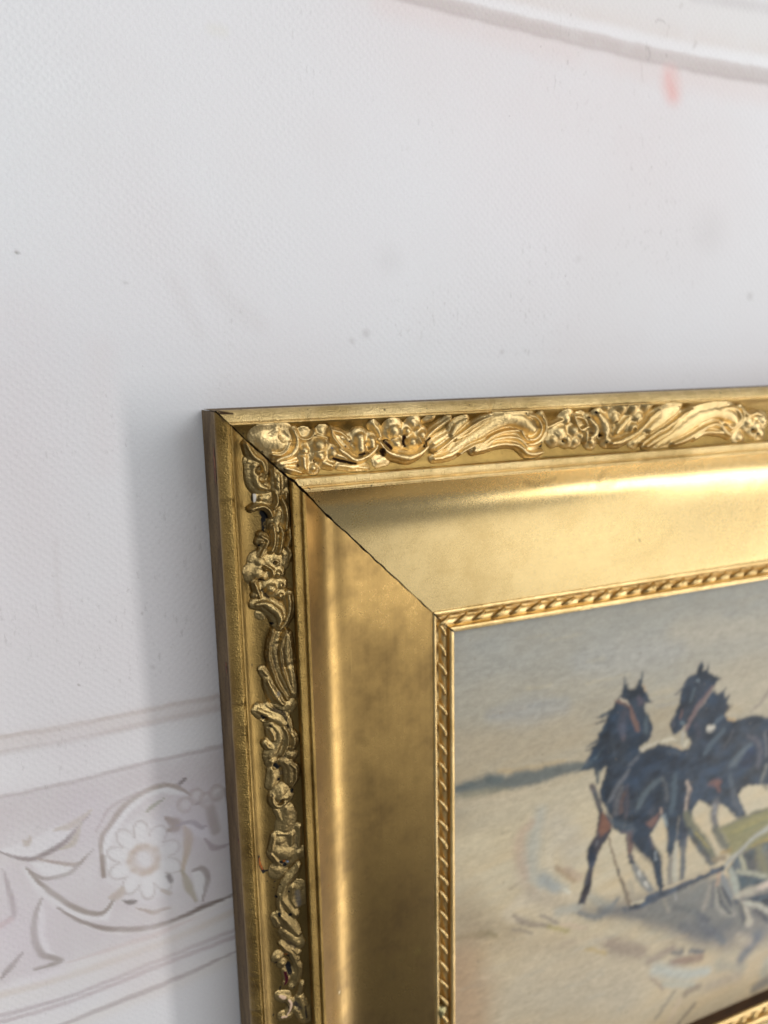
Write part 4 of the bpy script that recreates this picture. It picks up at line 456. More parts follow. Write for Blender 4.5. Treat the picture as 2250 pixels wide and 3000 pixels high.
    ([(-0.3211, 1.6454, 0.0022), (-0.2923, 1.6221, 0.0068), (-0.2428, 1.5962, 0.0023)], (168, 166, 150), 0.96, 0.65),
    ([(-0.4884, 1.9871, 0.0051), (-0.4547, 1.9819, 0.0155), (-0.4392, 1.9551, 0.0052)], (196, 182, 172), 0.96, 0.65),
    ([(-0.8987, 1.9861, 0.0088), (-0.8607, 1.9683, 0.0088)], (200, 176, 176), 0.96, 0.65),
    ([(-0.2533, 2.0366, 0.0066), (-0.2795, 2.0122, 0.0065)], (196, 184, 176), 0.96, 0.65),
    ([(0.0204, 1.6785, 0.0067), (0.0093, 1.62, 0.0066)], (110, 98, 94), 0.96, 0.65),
    ([(-0.1372, 1.6542, 0.0027), (-0.1462, 1.6729, 0.0047), (-0.1653, 1.6767, 0.0068), (-0.1832, 1.6634, 0.0073), (-0.1894, 1.6408, 0.0079), (-0.1804, 1.6221, 0.0073), (-0.1614, 1.6182, 0.0067), (-0.1435, 1.6315, 0.0047), (-0.1372, 1.6542, 0.0027)], (170, 150, 142), 0.72, 0.7),
    ([(-0.1634, 1.6474, 0.0191)], (230, 224, 222), 0.7, 0.7),
    ([(-0.086, 1.6278, 0.0027), (-0.0951, 1.6467, 0.0048), (-0.1144, 1.6506, 0.0068), (-0.1324, 1.6372, 0.0074), (-0.1388, 1.6146, 0.0079), (-0.1297, 1.5958, 0.0073), (-0.1106, 1.5919, 0.0068), (-0.0924, 1.6051, 0.0047), (-0.086, 1.6278, 0.0027)], (170, 150, 142), 0.72, 0.7),
    ([(-0.1125, 1.6212, 0.0192)], (230, 224, 222), 0.7, 0.7),
    ([(-0.0436, 1.6583, 0.0027), (-0.0527, 1.6773, 0.0048), (-0.0722, 1.6811, 0.0069), (-0.0905, 1.6676, 0.0074), (-0.097, 1.6447, 0.008), (-0.0879, 1.6259, 0.0074), (-0.0685, 1.622, 0.0068), (-0.0501, 1.6354, 0.0048), (-0.0436, 1.6583, 0.0027)], (170, 150, 142), 0.72, 0.7),
    ([(-0.0704, 1.6515, 0.0194)], (230, 224, 222), 0.7, 0.7),
    ([(0.0012, 1.6338, 0.0027), (-0.008, 1.6529, 0.0048), (-0.0276, 1.6568, 0.0069), (-0.0461, 1.6433, 0.0075), (-0.0527, 1.6204, 0.0081), (-0.0436, 1.6015, 0.0075), (-0.0241, 1.5975, 0.0069), (-0.0055, 1.6109, 0.0048), (0.0012, 1.6338, 0.0027)], (170, 150, 142), 0.72, 0.7),
    ([(-0.0258, 1.6271, 0.0195)], (230, 224, 222), 0.7, 0.7),
    ([(-0.8446, 2.05, 0.1012)], (226, 214, 224), 0.4, 0.98),
    ([(-0.5535, 1.6071, 0.0819)], (222, 212, 220), 0.4, 0.98),
    ([(-0.126, 1.7202, 0.0892)], (220, 208, 222), 0.4, 0.98),
    ([(-0.3427, 2.3027, 0.1206)], (228, 212, 208), 0.4, 0.98),
    ([(-0.5589, 1.3119, 0.0663)], (224, 216, 220), 0.4, 0.98),
    ([(-0.5864, -0.5545, 0.0045)], (120, 108, 98), 0.7, 0.95),
    ([(-0.5269, 1.0454, 0.0028)], (120, 108, 98), 0.8, 0.95),
    ([(0.6997, -0.2751, 0.0118)], (120, 108, 98), 0.25, 0.95),
    ([(0.6377, -0.2476, 0.0078)], (120, 108, 98), 0.25, 0.95),
    ([(2.2044, -1.5014, 0.0045)], (120, 108, 98), 0.5, 0.95),
    ([(2.5115, -0.7508, 0.0657)], (120, 108, 98), 0.1, 0.95),
    ([(0.8096, -0.5717, 0.039)], (120, 108, 98), 0.07, 0.95),
    ([(2.8135, -0.4479, 0.0135)], (120, 108, 98), 0.22, 0.95),
    ([(1.3532, -0.1907, 0.0066)], (120, 108, 98), 0.3, 0.95),
    ([(-0.2359, -0.461, 0.004)], (120, 108, 98), 0.3, 0.95),
    ([(-0.2477, 1.0188, 0.0056)], (120, 108, 98), 0.35, 0.95),
    ([(-0.5766, 0.6032, 0.0034)], (120, 108, 98), 0.4, 0.95),
    ([(1.7514, -0.5988, 0.0091)], (120, 108, 98), 0.15, 0.95),
    ([(-0.5564, 0.4722, 0.0067), (-0.5701, 0.758, 0.0069)], (170, 152, 142), 0.12, 0.95),
    ([(0.0706, -0.5504, 0.0273), (0.1149, -0.4162, 0.0279), (0.2535, -0.3129, 0.0289)], (170, 150, 140), 0.07, 0.95),
    ([(-0.063, -0.4641, 0.0201), (0.0187, -0.2789, 0.0208)], (170, 150, 140), 0.06, 0.95),
    ([(-0.3442, -0.2151, 0.039), (-0.3541, 0.192, 0.0405)], (226, 208, 206), 0.14, 0.98),
    ([(-0.6032, -0.3139, 0.0915), (-0.6719, 0.6889, 0.1001)], (230, 214, 216), 0.16, 0.98),
    ([(-0.0602, 0.1221, 0.0248), (-0.0368, 0.3052, 0.0254)], (150, 130, 120), 0.12, 0.95),
    ([(1.1544, -1.5662, 0.3027), (2.1132, -1.2388, 0.3659)], (230, 214, 212), 0.25, 0.98),
    ([(0.1369, -1.3473, 0.0159), (0.1701, -1.3455, 0.016)], (222, 215, 180), 0.14, 0.95),
]
PAINT = [
    ('s', [(0.1156, 0.1544, 0.161), (0.7425, 0.2303, 0.1783), (1.3568, 0.2787, 0.1955), (2.0526, 0.3222, 0.2154)], (172, 171, 168), 0.55, 0.95),
    ('s', [(0.0954, 0.4177, 0.1093), (0.6357, 0.4745, 0.1192), (0.9883, 0.4376, 0.1251)], (178, 172, 160), 0.5, 0.95),
    ('s', [(0.2515, 0.4883, 0.0276), (0.4681, 0.5124, 0.056), (0.6602, 0.5306, 0.0295)], (163, 166, 172), 0.5, 0.95),
    ('s', [(0.1161, 0.6374, 0.0761), (0.4156, 0.6638, 0.0798), (0.6873, 0.6607, 0.083)], (184, 170, 148), 0.6, 0.95),
    ('s', [(1.3553, 0.2572, 0.0497), (1.9915, 0.3128, 0.0544)], (188, 180, 166), 0.6, 0.95),
    ('s', [(1.6545, 0.6612, 0.1521), (2.0296, 0.6869, 0.16)], (192, 182, 164), 0.7, 0.95),
    ('s', [(0.7454, 0.3116, 0.0392), (0.9827, 0.3219, 0.0795), (1.3612, 0.3437, 0.0429)], (176, 176, 176), 0.5, 0.95),
    ('s', [(1.4863, 0.6015, 0.0047), (1.6727, 0.6063, 0.0048)], (196, 184, 158), 0.35, 0.9),
    ('s', [(0.2835, 0.5639, 0.0039), (0.4992, 0.5693, 0.004)], (180, 176, 168), 0.35, 0.9),
    ('s', [(1.7152, 0.75, 0.0037), (1.8155, 0.7539, 0.0037)], (160, 160, 160), 0.35, 0.9),
    ('s', [(0.4389, 0.3934, 0.0059), (0.5792, 0.3944, 0.006)], (196, 184, 158), 0.35, 0.9),
    ('s', [(0.4312, 0.1327, 0.0033), (0.5746, 0.13, 0.0034)], (186, 178, 160), 0.35, 0.9),
    ('s', [(1.0786, 0.5601, 0.0087), (1.3387, 0.5661, 0.009)], (196, 184, 158), 0.35, 0.9),
    ('s', [(1.3925, 0.6371, 0.0047), (1.592, 0.643, 0.0048)], (186, 178, 160), 0.35, 0.9),
    ('s', [(0.5672, 0.1657, 0.0029), (0.7675, 0.1626, 0.003)], (196, 184, 158), 0.35, 0.9),
    ('s', [(0.426, 0.6457, 0.0066), (0.5182, 0.6487, 0.0067)], (186, 178, 160), 0.35, 0.9),
    ('s', [(0.7952, 0.3101, 0.0078), (0.8954, 0.31, 0.0079)], (186, 178, 160), 0.35, 0.9),
    ('s', [(0.979, 0.3544, 0.004), (1.182, 0.3551, 0.0041)], (180, 176, 168), 0.35, 0.9),
    ('s', [(0.7819, 0.4244, 0.0054), (1.0543, 0.4272, 0.0056)], (196, 184, 158), 0.35, 0.9),
    ('s', [(0.8211, 0.4879, 0.0035), (1.0389, 0.4915, 0.0036)], (186, 178, 160), 0.35, 0.9),
    ('s', [(0.4732, 0.4806, 0.0074), (0.6799, 0.484, 0.0076)], (160, 160, 160), 0.35, 0.9),
    ('s', [(0.2415, 0.4743, 0.0076), (0.4322, 0.4774, 0.0079)], (172, 160, 144), 0.35, 0.9),
    ('s', [(1.679, 0.1166, 0.004), (1.9486, 0.1117, 0.0041)], (160, 160, 160), 0.35, 0.9),
    ('s', [(0.6323, 0.3666, 0.0052), (0.7879, 0.3673, 0.0053)], (180, 176, 168), 0.35, 0.9),
    ('s', [(0.9052, 0.5885, 0.0045), (1.195, 0.596, 0.0047)], (196, 184, 158), 0.35, 0.9),
    ('s', [(0.3532, 0.4578, 0.0036), (0.4845, 0.4596, 0.0037)], (180, 176, 168), 0.35, 0.9),
    ('s', [(1.1769, 0.5956, 0.0061), (1.3766, 0.6009, 0.0063)], (180, 176, 168), 0.35, 0.9),
    ('s', [(1.6007, 0.5615, 0.0091), (1.88, 0.5676, 0.0095)], (172, 160, 144), 0.35, 0.9),
    ('s', [(0.3286, 0.473, 0.0052), (0.5194, 0.476, 0.0053)], (160, 160, 160), 0.35, 0.9),
    ('s', [(1.6727, 0.2009, 0.0096), (1.7615, 0.1999, 0.0097)], (160, 160, 160), 0.35, 0.9),
    ('s', [(1.6531, 0.7451, 0.0036), (1.971, 0.7574, 0.0038)], (196, 184, 158), 0.35, 0.9),
    ('s', [(1.243, 0.637, 0.0093), (1.3645, 0.6406, 0.0095)], (160, 160, 160), 0.35, 0.9),
    ('s', [(0.6654, 0.6446, 0.0039), (0.9169, 0.6527, 0.0041)], (172, 160, 144), 0.35, 0.9),
    ('s', [(0.6686, 0.9177, 0.0171), (0.3342, 0.9242, 0.0318), (0.064, 0.9074, 0.0156)], (192, 178, 156), 0.6, 0.95),
    ('s', [(0.8533, 1.0269, 0.098), (0.5262, 1.0805, 0.0939), (0.2441, 1.1387, 0.0905), (0.0636, 1.1759, 0.0883)], (200, 188, 164), 0.5, 0.97),
    ('s', [(1.1188, 2.2717, 0.1639), (0.6191, 2.0868, 0.1514), (0.2776, 2.0489, 0.144)], (204, 190, 168), 0.5, 0.97),
    ('s', [(0.1976, 0.994, 0.0533), (0.3817, 0.998, 0.0548), (0.6221, 1.0147, 0.0569), (0.8231, 1.0286, 0.0586)], (206, 194, 172), 0.5, 0.97),
    ('s', [(0.4138, 1.5094, 0.0195), (0.5847, 1.6393, 0.0396), (0.7264, 1.7294, 0.0207)], (206, 194, 176), 0.5, 0.97),
    ('s', [(0.0419, 1.7668, 0.1048), (0.1258, 1.9912, 0.1079), (0.1046, 2.1587, 0.1089)], (172, 142, 116), 0.6, 0.97),
    ('s', [(0.0631, 1.4813, 0.037), (0.1883, 1.6059, 0.0746), (0.3837, 1.7035, 0.0395)], (166, 148, 124), 0.5, 0.97),
    ('s', [(0.275, 1.7527, 0.0227), (0.52, 1.8044, 0.0463), (0.7805, 1.9279, 0.0247)], (184, 168, 146), 0.5, 0.97),
    ('s', [(0.2867, 0.7866, 0.008), (0.4727, 0.8132, 0.0161), (0.6655, 0.8139, 0.0085)], (196, 170, 128), 0.5, 0.9),
    ('p', [(0.0381, 0.7948), (0.1965, 0.7951), (0.2279, 0.7812), (0.264, 0.7855), (0.3098, 0.8094), (0.3283, 0.8268), (0.3789, 0.8085), (0.4491, 0.812), (0.5205, 0.8244), (0.617, 0.8249), (0.7154, 0.8299), (0.8677, 0.8605), (0.8694, 0.902), (0.7175, 0.8933), (0.5222, 0.9001), (0.3802, 0.8962), (0.3107, 0.8877), (0.2194, 0.8651), (0.108, 0.8545), (0.038, 0.8413)], (112, 116, 114), 0.0111, 1.0),
    ('s', [(0.0554, 0.8583, 0.0077), (0.1969, 0.8703, 0.0155), (0.3429, 0.887, 0.0081)], (140, 138, 122), 0.7, 0.8),
    ('s', [(0.2416, 0.8146, 0.0146), (0.2963, 0.8321, 0.0147)], (92, 102, 104), 0.7, 0.85),
    ('s', [(0.0555, 0.8117, 0.009), (0.1521, 0.8228, 0.0091)], (94, 102, 103), 0.7, 0.85),
    ('s', [(0.5307, 1.0636, 0.0282), (0.495, 1.2085, 0.0378), (0.4832, 1.3431, 0.0428), (0.5345, 1.4516, 0.0483), (0.6874, 1.5459, 0.0249)], (180, 180, 174), 0.75, 0.9),
    ('s', [(0.4785, 1.104, 0.0164), (0.4174, 1.1642, 0.0256), (0.4145, 1.2771, 0.0258), (0.4455, 1.4014, 0.0214)], (188, 164, 148), 0.6, 0.95),
    ('s', [(0.6257, 1.1433, 0.0622), (0.7314, 1.3212, 0.064)], (192, 184, 172), 0.6, 0.97),
    ('s', [(0.564, 1.4465, 0.0315), (0.636, 1.5205, 0.0222)], (162, 168, 172), 0.7, 0.9),
    ('s', [(0.6926, 1.5475, 0.0075), (0.7242, 1.5766, 0.0075)], (216, 214, 204), 0.85, 0.7),
    ('s', [(0.6326, 1.3963, 0.0098), (0.6845, 1.4496, 0.0148), (0.753, 1.5132, 0.0125)], (164, 138, 112), 0.7, 0.8),
    ('s', [(0.6992, 1.4302, 0.0163), (0.7889, 1.5048, 0.0166)], (184, 160, 142), 0.6, 0.9),
    ('s', [(0.3596, 1.44, 0.0056), (0.4265, 1.4188, 0.0057)], (150, 134, 120), 0.6, 0.8),
    ('s', [(0.4512, 1.4496, 0.0129), (0.511, 1.5055, 0.0131)], (182, 158, 142), 0.5, 0.9),
    ('s', [(0.3133, 1.1221, 0.0019), (0.3249, 1.1209, 0.0019)], (140, 128, 112), 0.6, 0.8),
    ('s', [(0.3698, 1.1489, 0.0019), (0.3816, 1.1476, 0.0019)], (140, 128, 112), 0.6, 0.8),
    ('s', [(0.5062, 1.0481, 0.002), (0.5182, 1.0468, 0.002)], (140, 128, 112), 0.6, 0.8),
    ('s', [(0.3667, 1.2587, 0.002), (0.3785, 1.2576, 0.002)], (140, 128, 112), 0.6, 0.8),
    ('s', [(0.1035, 0.6676, 0.0018), (0.1144, 0.6659, 0.0018)], (140, 128, 112), 0.6, 0.8),
    ('s', [(0.1874, 0.761, 0.0018), (0.1986, 0.7593, 0.0018)], (140, 128, 112), 0.6, 0.8),
    ('s', [(0.7531, 1.21, 0.0147), (0.6529, 1.2292, 0.0218), (0.5903, 1.3045, 0.0241), (0.6077, 1.4031, 0.0195)], (208, 198, 180), 0.6, 0.95),
    ('s', [(0.3871, 1.3608, 0.0141), (0.4614, 1.4761, 0.0216), (0.6121, 1.5703, 0.0246), (0.7666, 1.6091, 0.0177)], (204, 190, 170), 0.6, 0.95),
    ('s', [(0.5144, 1.541, 0.0221), (0.3816, 1.5524, 0.0271), (0.3603, 1.5989, 0.0271), (0.4492, 1.6387, 0.022)], (208, 196, 178), 0.6, 0.95),
    ('s', [(0.4688, 1.4946, 0.0164), (0.6298, 1.61, 0.0226), (0.7964, 1.6964, 0.0174)], (176, 164, 150), 0.5, 0.95),
    ('p', [(0.7844, 1.6925), (1.0914, 1.7223), (1.5552, 1.7963), (2.3792, 1.9724), (2.428, 2.4055), (1.8356, 2.3063), (1.4381, 2.0708), (1.229, 1.9057), (0.9453, 1.7897)], (116, 116, 119), 0.0533, 0.85),
    ('p', [(1.2482, 1.7793), (1.7507, 1.7844), (1.861, 1.8356), (2.0033, 2.2045), (1.2091, 1.9403)], (122, 122, 121), 0.0276, 0.75),
    ('s', [(0.7852, 1.7151, 0.0091), (0.9201, 1.7724, 0.0181), (1.0406, 1.7063, 0.0094)], (116, 120, 126), 0.8, 0.8),
    ('s', [(0.8415, 1.6215, 0.0209), (0.9928, 1.7481, 0.0215)], (160, 162, 158), 0.6, 0.9),
    ('s', [(0.3822, 1.5953, 0.0078), (0.4496, 1.6605, 0.0156), (0.61, 1.7354, 0.0082)], (140, 127, 119), 0.7, 0.8),
    ('s', [(0.5507, 1.6501, 0.0081), (0.6562, 1.7286, 0.0082)], (146, 136, 130), 0.7, 0.8),
    ('s', [(0.5985, 1.7338, 0.0095), (0.7168, 1.7977, 0.0097)], (176, 164, 112), 0.7, 0.8),
    ('s', [(0.3834, 1.6763, 0.0066), (0.4959, 1.7358, 0.0067)], (142, 132, 124), 0.6, 0.8),
    ('s', [(0.6543, 1.6617, 0.0204), (0.772, 1.6774, 0.0208)], (176, 178, 174), 0.6, 0.9),
    ('s', [(0.68, 1.7476, 0.0103), (0.8367, 1.8164, 0.0106)], (200, 178, 160), 0.6, 0.85),
    ('s', [(0.9774, 1.9613, 0.0303), (1.0814, 2.0322, 0.0469), (1.2272, 2.1066, 0.0316)], (146, 128, 118), 0.85, 0.75),
    ('s', [(0.8416, 1.9491, 0.0107), (0.9676, 2.0218, 0.0109)], (190, 164, 108), 0.8, 0.8),
    ('s', [(0.9015, 1.918, 0.0129), (0.9643, 1.9452, 0.0131)], (196, 180, 160), 0.8, 0.8),
    ('s', [(1.2709, 2.1821, 0.023), (1.4438, 2.1578, 0.0235)], (146, 130, 122), 0.8, 0.8),
    ('s', [(1.4455, 2.1828, 0.0092), (1.5085, 2.2023, 0.0224)], (92, 94, 104), 0.8, 0.8),
    ('s', [(1.586, 2.2195, 0.0144), (1.6732, 2.256, 0.0146)], (92, 97, 108), 0.85, 0.8),
    ('s', [(1.45, 2.2519, 0.0221), (1.6621, 2.2959, 0.0227)], (140, 114, 106), 0.8, 0.8),
    ('s', [(1.3282, 2.2511, 0.0323), (1.5261, 2.3573, 0.0334), (1.7277, 2.4052, 0.0206)], (186, 191, 189), 0.85, 0.8),
    ('s', [(1.3896, 2.3719, 0.0158), (1.6173, 2.4561, 0.0163)], (182, 184, 176), 0.7, 0.85),
    ('s', [(1.8143, 2.4006, 0.0291), (1.9993, 2.4798, 0.0299)], (156, 154, 146), 0.6, 0.9),
    ('s', [(1.9932, 2.4127, 0.0284), (2.1045, 2.309, 0.04)], (94, 102, 118), 0.85, 0.8),
    ('s', [(1.7348, 2.1338, 0.0203), (1.8301, 2.2411, 0.0206)], (100, 106, 118), 0.8, 0.8),
    ('s', [(1.6418, 2.029, 0.0279), (1.7065, 2.1367, 0.0283)], (108, 111, 121), 0.7, 0.85),
    ('s', [(1.9491, 2.2563, 0.0252), (2.0443, 2.3143, 0.0255)], (190, 176, 158), 0.7, 0.85),
    ('s', [(2.194, 2.5895, 0.0309), (2.2164, 2.5179, 0.0308)], (170, 170, 160), 0.7, 0.85),
    ('s', [(2.1243, 2.6703, 0.0264), (2.2305, 2.6562, 0.0267)], (104, 108, 116), 0.7, 0.9),
    ('s', [(1.6416, 2.5927, 0.0107), (1.5212, 2.6934, 0.0106)], (122, 112, 102), 0.75, 0.8),
    ('s', [(1.4772, 2.4544, 0.012), (1.348, 2.5806, 0.0119)], (152, 142, 130), 0.7, 0.85),
    ('s', [(1.5235, 2.5222, 0.0121), (1.4482, 2.6453, 0.0121)], (206, 186, 166), 0.6, 0.85),
    ('s', [(1.5636, 2.4931, 0.0187), (1.6622, 2.4855, 0.0189)], (138, 124, 112), 0.75, 0.85),
    ('s', [(1.2902, 2.2862, 0.0101), (1.3912, 2.3973, 0.0103)], (160, 140, 128), 0.6, 0.85),
    ('s', [(1.7362, 2.5129, 0.0291), (1.9743, 2.5359, 0.03)], (170, 156, 142), 0.6, 0.9),
    ('s', [(0.0423, 1.6197, 0.0081), (0.2097, 1.6469, 0.0163), (0.2851, 1.6831, 0.0084)], (136, 124, 90), 0.6, 0.85),
    ('s', [(0.0835, 1.7392, 0.0947), (0.0624, 1.9239, 0.0957), (0.0939, 2.1202, 0.0976)], (184, 156, 128), 0.55, 0.97),
    ('s', [(0.1043, 1.4327, 0.0825), (0.1252, 1.5639, 0.0836)], (168, 152, 130), 0.5, 0.97),
    ('s', [(0.5005, 1.9643, 0.1136), (1.1164, 2.2227, 0.1256)], (196, 184, 166), 0.5, 0.97),
    ('s', [(0.39, 2.1366, 0.0906), (1.1237, 2.3703, 0.1016)], (188, 178, 162), 0.5, 0.97),
    ('s', [(0.2671, 1.8554, 0.0047), (0.4046, 1.8635, 0.0048)], (190, 176, 158), 0.35, 0.9),
    ('s', [(0.8596, 1.9179, 0.0061), (1.041, 1.929, 0.0063)], (180, 176, 166), 0.35, 0.9),
    ('s', [(0.2711, 1.9448, 0.0048), (0.3356, 1.9492, 0.0048)], (200, 180, 158), 0.35, 0.9),
    ('s', [(1.4875, 2.2938, 0.0059), (1.6551, 2.309, 0.006)], (176, 160, 140), 0.35, 0.9),
    ('s', [(1.4734, 2.5485, 0.0035), (1.6445, 2.5679, 0.0036)], (190, 176, 158), 0.35, 0.9),
    ('s', [(1.3181, 2.168, 0.0067), (1.4907, 2.182, 0.0069)], (190, 176, 158), 0.35, 0.9),
    ('s', [(1.0722, 2.412, 0.0066), (1.1267, 2.4177, 0.0066)], (180, 176, 166), 0.35, 0.9),
    ('s', [(0.3998, 1.973, 0.0047), (0.5674, 1.9846, 0.0048)], (180, 176, 166), 0.35, 0.9),
    ('s', [(0.2491, 2.0467, 0.0035), (0.4011, 2.0584, 0.0036)], (190, 176, 158), 0.35, 0.9),
    ('s', [(0.4429, 1.9208, 0.0024), (0.5572, 1.9281, 0.0025)], (200, 180, 158), 0.35, 0.9),
    ('s', [(1.4107, 2.2244, 0.0035), (1.5914, 2.2398, 0.0036)], (180, 176, 166), 0.35, 0.9),
    ('s', [(1.2323, 2.0563, 0.0045), (1.4241, 2.07, 0.0046)], (180, 176, 166), 0.35, 0.9),
    ('s', [(0.7249, 2.141, 0.0051), (0.8566, 2.1519, 0.0052)], (180, 176, 166), 0.35, 0.9),
    ('s', [(0.1217, 2.0265, 0.002), (0.2506, 2.0364, 0.0021)], (200, 180, 158), 0.35, 0.9),
    ('s', [(0.3885, 1.7039, 0.0029), (0.5152, 1.7094, 0.003)], (200, 180, 158), 0.35, 0.9),
    ('s', [(1.341, 2.0842, 0.0028), (1.4118, 2.0893, 0.0029)], (200, 180, 158), 0.35, 0.9),
    ('s', [(1.2363, 2.2907, 0.0023), (1.3971, 2.3056, 0.0024)], (206, 192, 170), 0.35, 0.9),
    ('s', [(0.3879, 1.7398, 0.0026), (0.4818, 1.7441, 0.0026)], (180, 176, 166), 0.35, 0.9),
    ('s', [(1.0521, 1.9767, 0.0038), (1.1169, 1.9809, 0.0038)], (206, 192, 170), 0.35, 0.9),
    ('s', [(1.3895, 2.0904, 0.0048), (1.5627, 2.1032, 0.0049)], (200, 180, 158), 0.35, 0.9),
    ('s', [(0.7641, 1.8817, 0.0048), (0.9403, 1.892, 0.0049)], (200, 180, 158), 0.35, 0.9),
    ('s', [(0.1929, 1.8986, 0.0055), (0.2837, 1.9043, 0.0056)], (200, 180, 158), 0.35, 0.9),
    ('s', [(0.7649, 2.1158, 0.0061), (0.8543, 2.123, 0.0062)], (190, 176, 158), 0.35, 0.9),
    ('s', [(0.1481, 1.6173, 0.0023), (0.2379, 1.6205, 0.0023)], (206, 192, 170), 0.35, 0.9),
    ('s', [(1.461, 2.3413, 0.007), (1.5439, 2.3491, 0.0071)], (180, 176, 166), 0.35, 0.9),
    ('s', [(1.3487, 2.1022, 0.0037), (1.5244, 2.1154, 0.0038)], (176, 160, 140), 0.35, 0.9),
    ('s', [(0.8555, 2.1381, 0.005), (0.9678, 2.1472, 0.0051)], (180, 176, 166), 0.35, 0.9),
    ('s', [(0.139, 1.9005, 0.0023), (0.2487, 1.9075, 0.0024)], (206, 192, 170), 0.35, 0.9),
    ('s', [(1.4141, 2.1333, 0.003), (1.5465, 2.1435, 0.003)], (206, 192, 170), 0.35, 0.9),
    ('s', [(0.8801, 2.2671, 0.0061), (0.9677, 2.2753, 0.0062)], (180, 176, 166), 0.35, 0.9),
    ('s', [(0.7727, 1.9328, 0.0055), (0.9207, 1.9421, 0.0056)], (180, 176, 166), 0.35, 0.9),
    ('s', [(0.4946, 2.1142, 0.0032), (0.552, 2.1189, 0.0033)], (180, 176, 166), 0.35, 0.9),
    ('s', [(0.6235, 1.9565, 0.0058), (0.7884, 1.9674, 0.0059)], (190, 176, 158), 0.35, 0.9),
    ('s', [(0.7395, 2.0405, 0.0056), (0.8912, 2.0516, 0.0057)], (190, 176, 158), 0.35, 0.9),
    ('s', [(0.7206, 1.8725, 0.0059), (0.8994, 1.8828, 0.0061)], (176, 160, 140), 0.35, 0.9),
    ('s', [(1.0014, 2.2196, 0.0044), (1.1351, 2.2314, 0.0045)], (206, 192, 170), 0.35, 0.9),
    ('s', [(0.859, 2.1102, 0.0055), (0.968, 2.1188, 0.0056)], (180, 176, 166), 0.35, 0.9),
    ('s', [(0.1736, 1.7978, 0.0028), (0.3348, 1.8064, 0.0029)], (190, 176, 158), 0.35, 0.9),
    ('s', [(0.3289, 1.8749, 0.0028), (0.4593, 1.8828, 0.0029)], (190, 176, 158), 0.35, 0.9),
    ('s', [(0.0853, 1.9189, 0.0053), (0.1909, 1.9259, 0.0054)], (190, 176, 158), 0.35, 0.9),
    ('p', [(1.6233, 0.6216), (1.6489, 0.6494), (1.6676, 0.6491), (1.7043, 0.637), (1.7173, 0.6779), (1.7415, 0.6825), (1.7345, 0.712), (1.7657, 0.7414), (1.7441, 0.7681), (1.7263, 0.7839), (1.7479, 0.8116), (1.7885, 0.8357), (1.8223, 0.8348), (1.8703, 0.825), (1.9391, 0.8233), (2.0172, 0.8552), (2.0957, 0.8793), (2.1402, 1.3059), (1.2786, 1.0951), (1.2638, 0.854), (1.3184, 0.8774), (1.3646, 0.899), (1.4204, 0.923), (1.4756, 0.9276), (1.4917, 0.8965), (1.4563, 0.8505), (1.4403, 0.8165), (1.4734, 0.7703), (1.5246, 0.72)], (44, 56, 73), 0.0059, 1.0),
    ('s', [(1.7046, 0.6409, 0.0039), (1.7174, 0.6242, 0.0039)], (40, 52, 70), 0.9, 0.6),
    ('s', [(1.7366, 0.6816, 0.0039), (1.7498, 0.6687, 0.0039)], (40, 52, 70), 0.9, 0.6),
    ('s', [(1.756, 0.7395, 0.0039), (1.7744, 0.7315, 0.0039)], (40, 52, 70), 0.9, 0.6),
    ('s', [(1.6489, 0.6494, 0.0038), (1.6375, 0.6243, 0.0038)], (40, 52, 70), 0.9, 0.6),
    ('p', [(1.4942, 0.4965), (1.5132, 0.448), (1.5304, 0.4362), (1.5455, 0.4536), (1.544, 0.4943), (1.5669, 0.4946), (1.5779, 0.4593), (1.5852, 0.4643), (1.5818, 0.5085), (1.6256, 0.5352), (1.6739, 0.5553), (1.652, 0.574), (1.6214, 0.5986), (1.5745, 0.6502), (1.5246, 0.72), (1.4731, 0.7664), (1.4294, 0.7914), (1.3952, 0.8183), (1.3683, 0.8201), (1.3484, 0.7894), (1.3329, 0.7561), (1.3444, 0.7285), (1.3738, 0.7008), (1.3885, 0.6552), (1.3937, 0.6003), (1.4042, 0.5578), (1.4284, 0.5216), (1.463, 0.502)], (42, 54, 72), 0.005, 1.0),
    ('s', [(1.4287, 0.5253, 0.0032), (1.3962, 0.5711, 0.0063), (1.3621, 0.5942, 0.0032)], (60, 68, 84), 0.7, 0.7),
    ('s', [(1.6217, 0.6024, 0.0106), (1.5657, 0.6561, 0.0131), (1.5147, 0.7104, 0.013), (1.4731, 0.7664, 0.0113), (1.4443, 0.8098, 0.0084)], (122, 102, 104), 0.9, 0.6),
    ('s', [(1.4874, 0.5883, 0.008), (1.4691, 0.6485, 0.008)], (82, 97, 110), 0.8, 0.8),
    ('s', [(1.5062, 0.5358, 0.005), (1.5206, 0.546, 0.005)], (132, 147, 158), 0.8, 0.8),
    ('s', [(1.4139, 0.6977, 0.0055), (1.4031, 0.7368, 0.0055)], (116, 86, 82), 0.8, 0.8),
    ('s', [(1.409, 0.7569, 0.0062), (1.4281, 0.7722, 0.0063)], (112, 130, 140), 0.8, 0.8),
    ('s', [(1.3542, 0.7418, 0.0074), (1.3607, 0.7732, 0.0074)], (84, 86, 100), 0.7, 0.8),
    ('s', [(1.6986, 0.7937, 0.0099), (1.6534, 0.8192, 0.0098)], (86, 101, 116), 0.8, 0.8),
    ('s', [(1.7241, 0.8691, 0.0131), (1.657, 0.9211, 0.0165), (1.5912, 0.9847, 0.013)], (84, 98, 112), 0.85, 0.75),
    ('s', [(1.7938, 0.8957, 0.0072), (1.7339, 0.9853, 0.0071)], (88, 88, 98), 0.7, 0.8),
    ('s', [(1.5117, 0.7935, 0.0139), (1.5448, 0.8657, 0.0141)], (68, 66, 80), 0.7, 0.85),
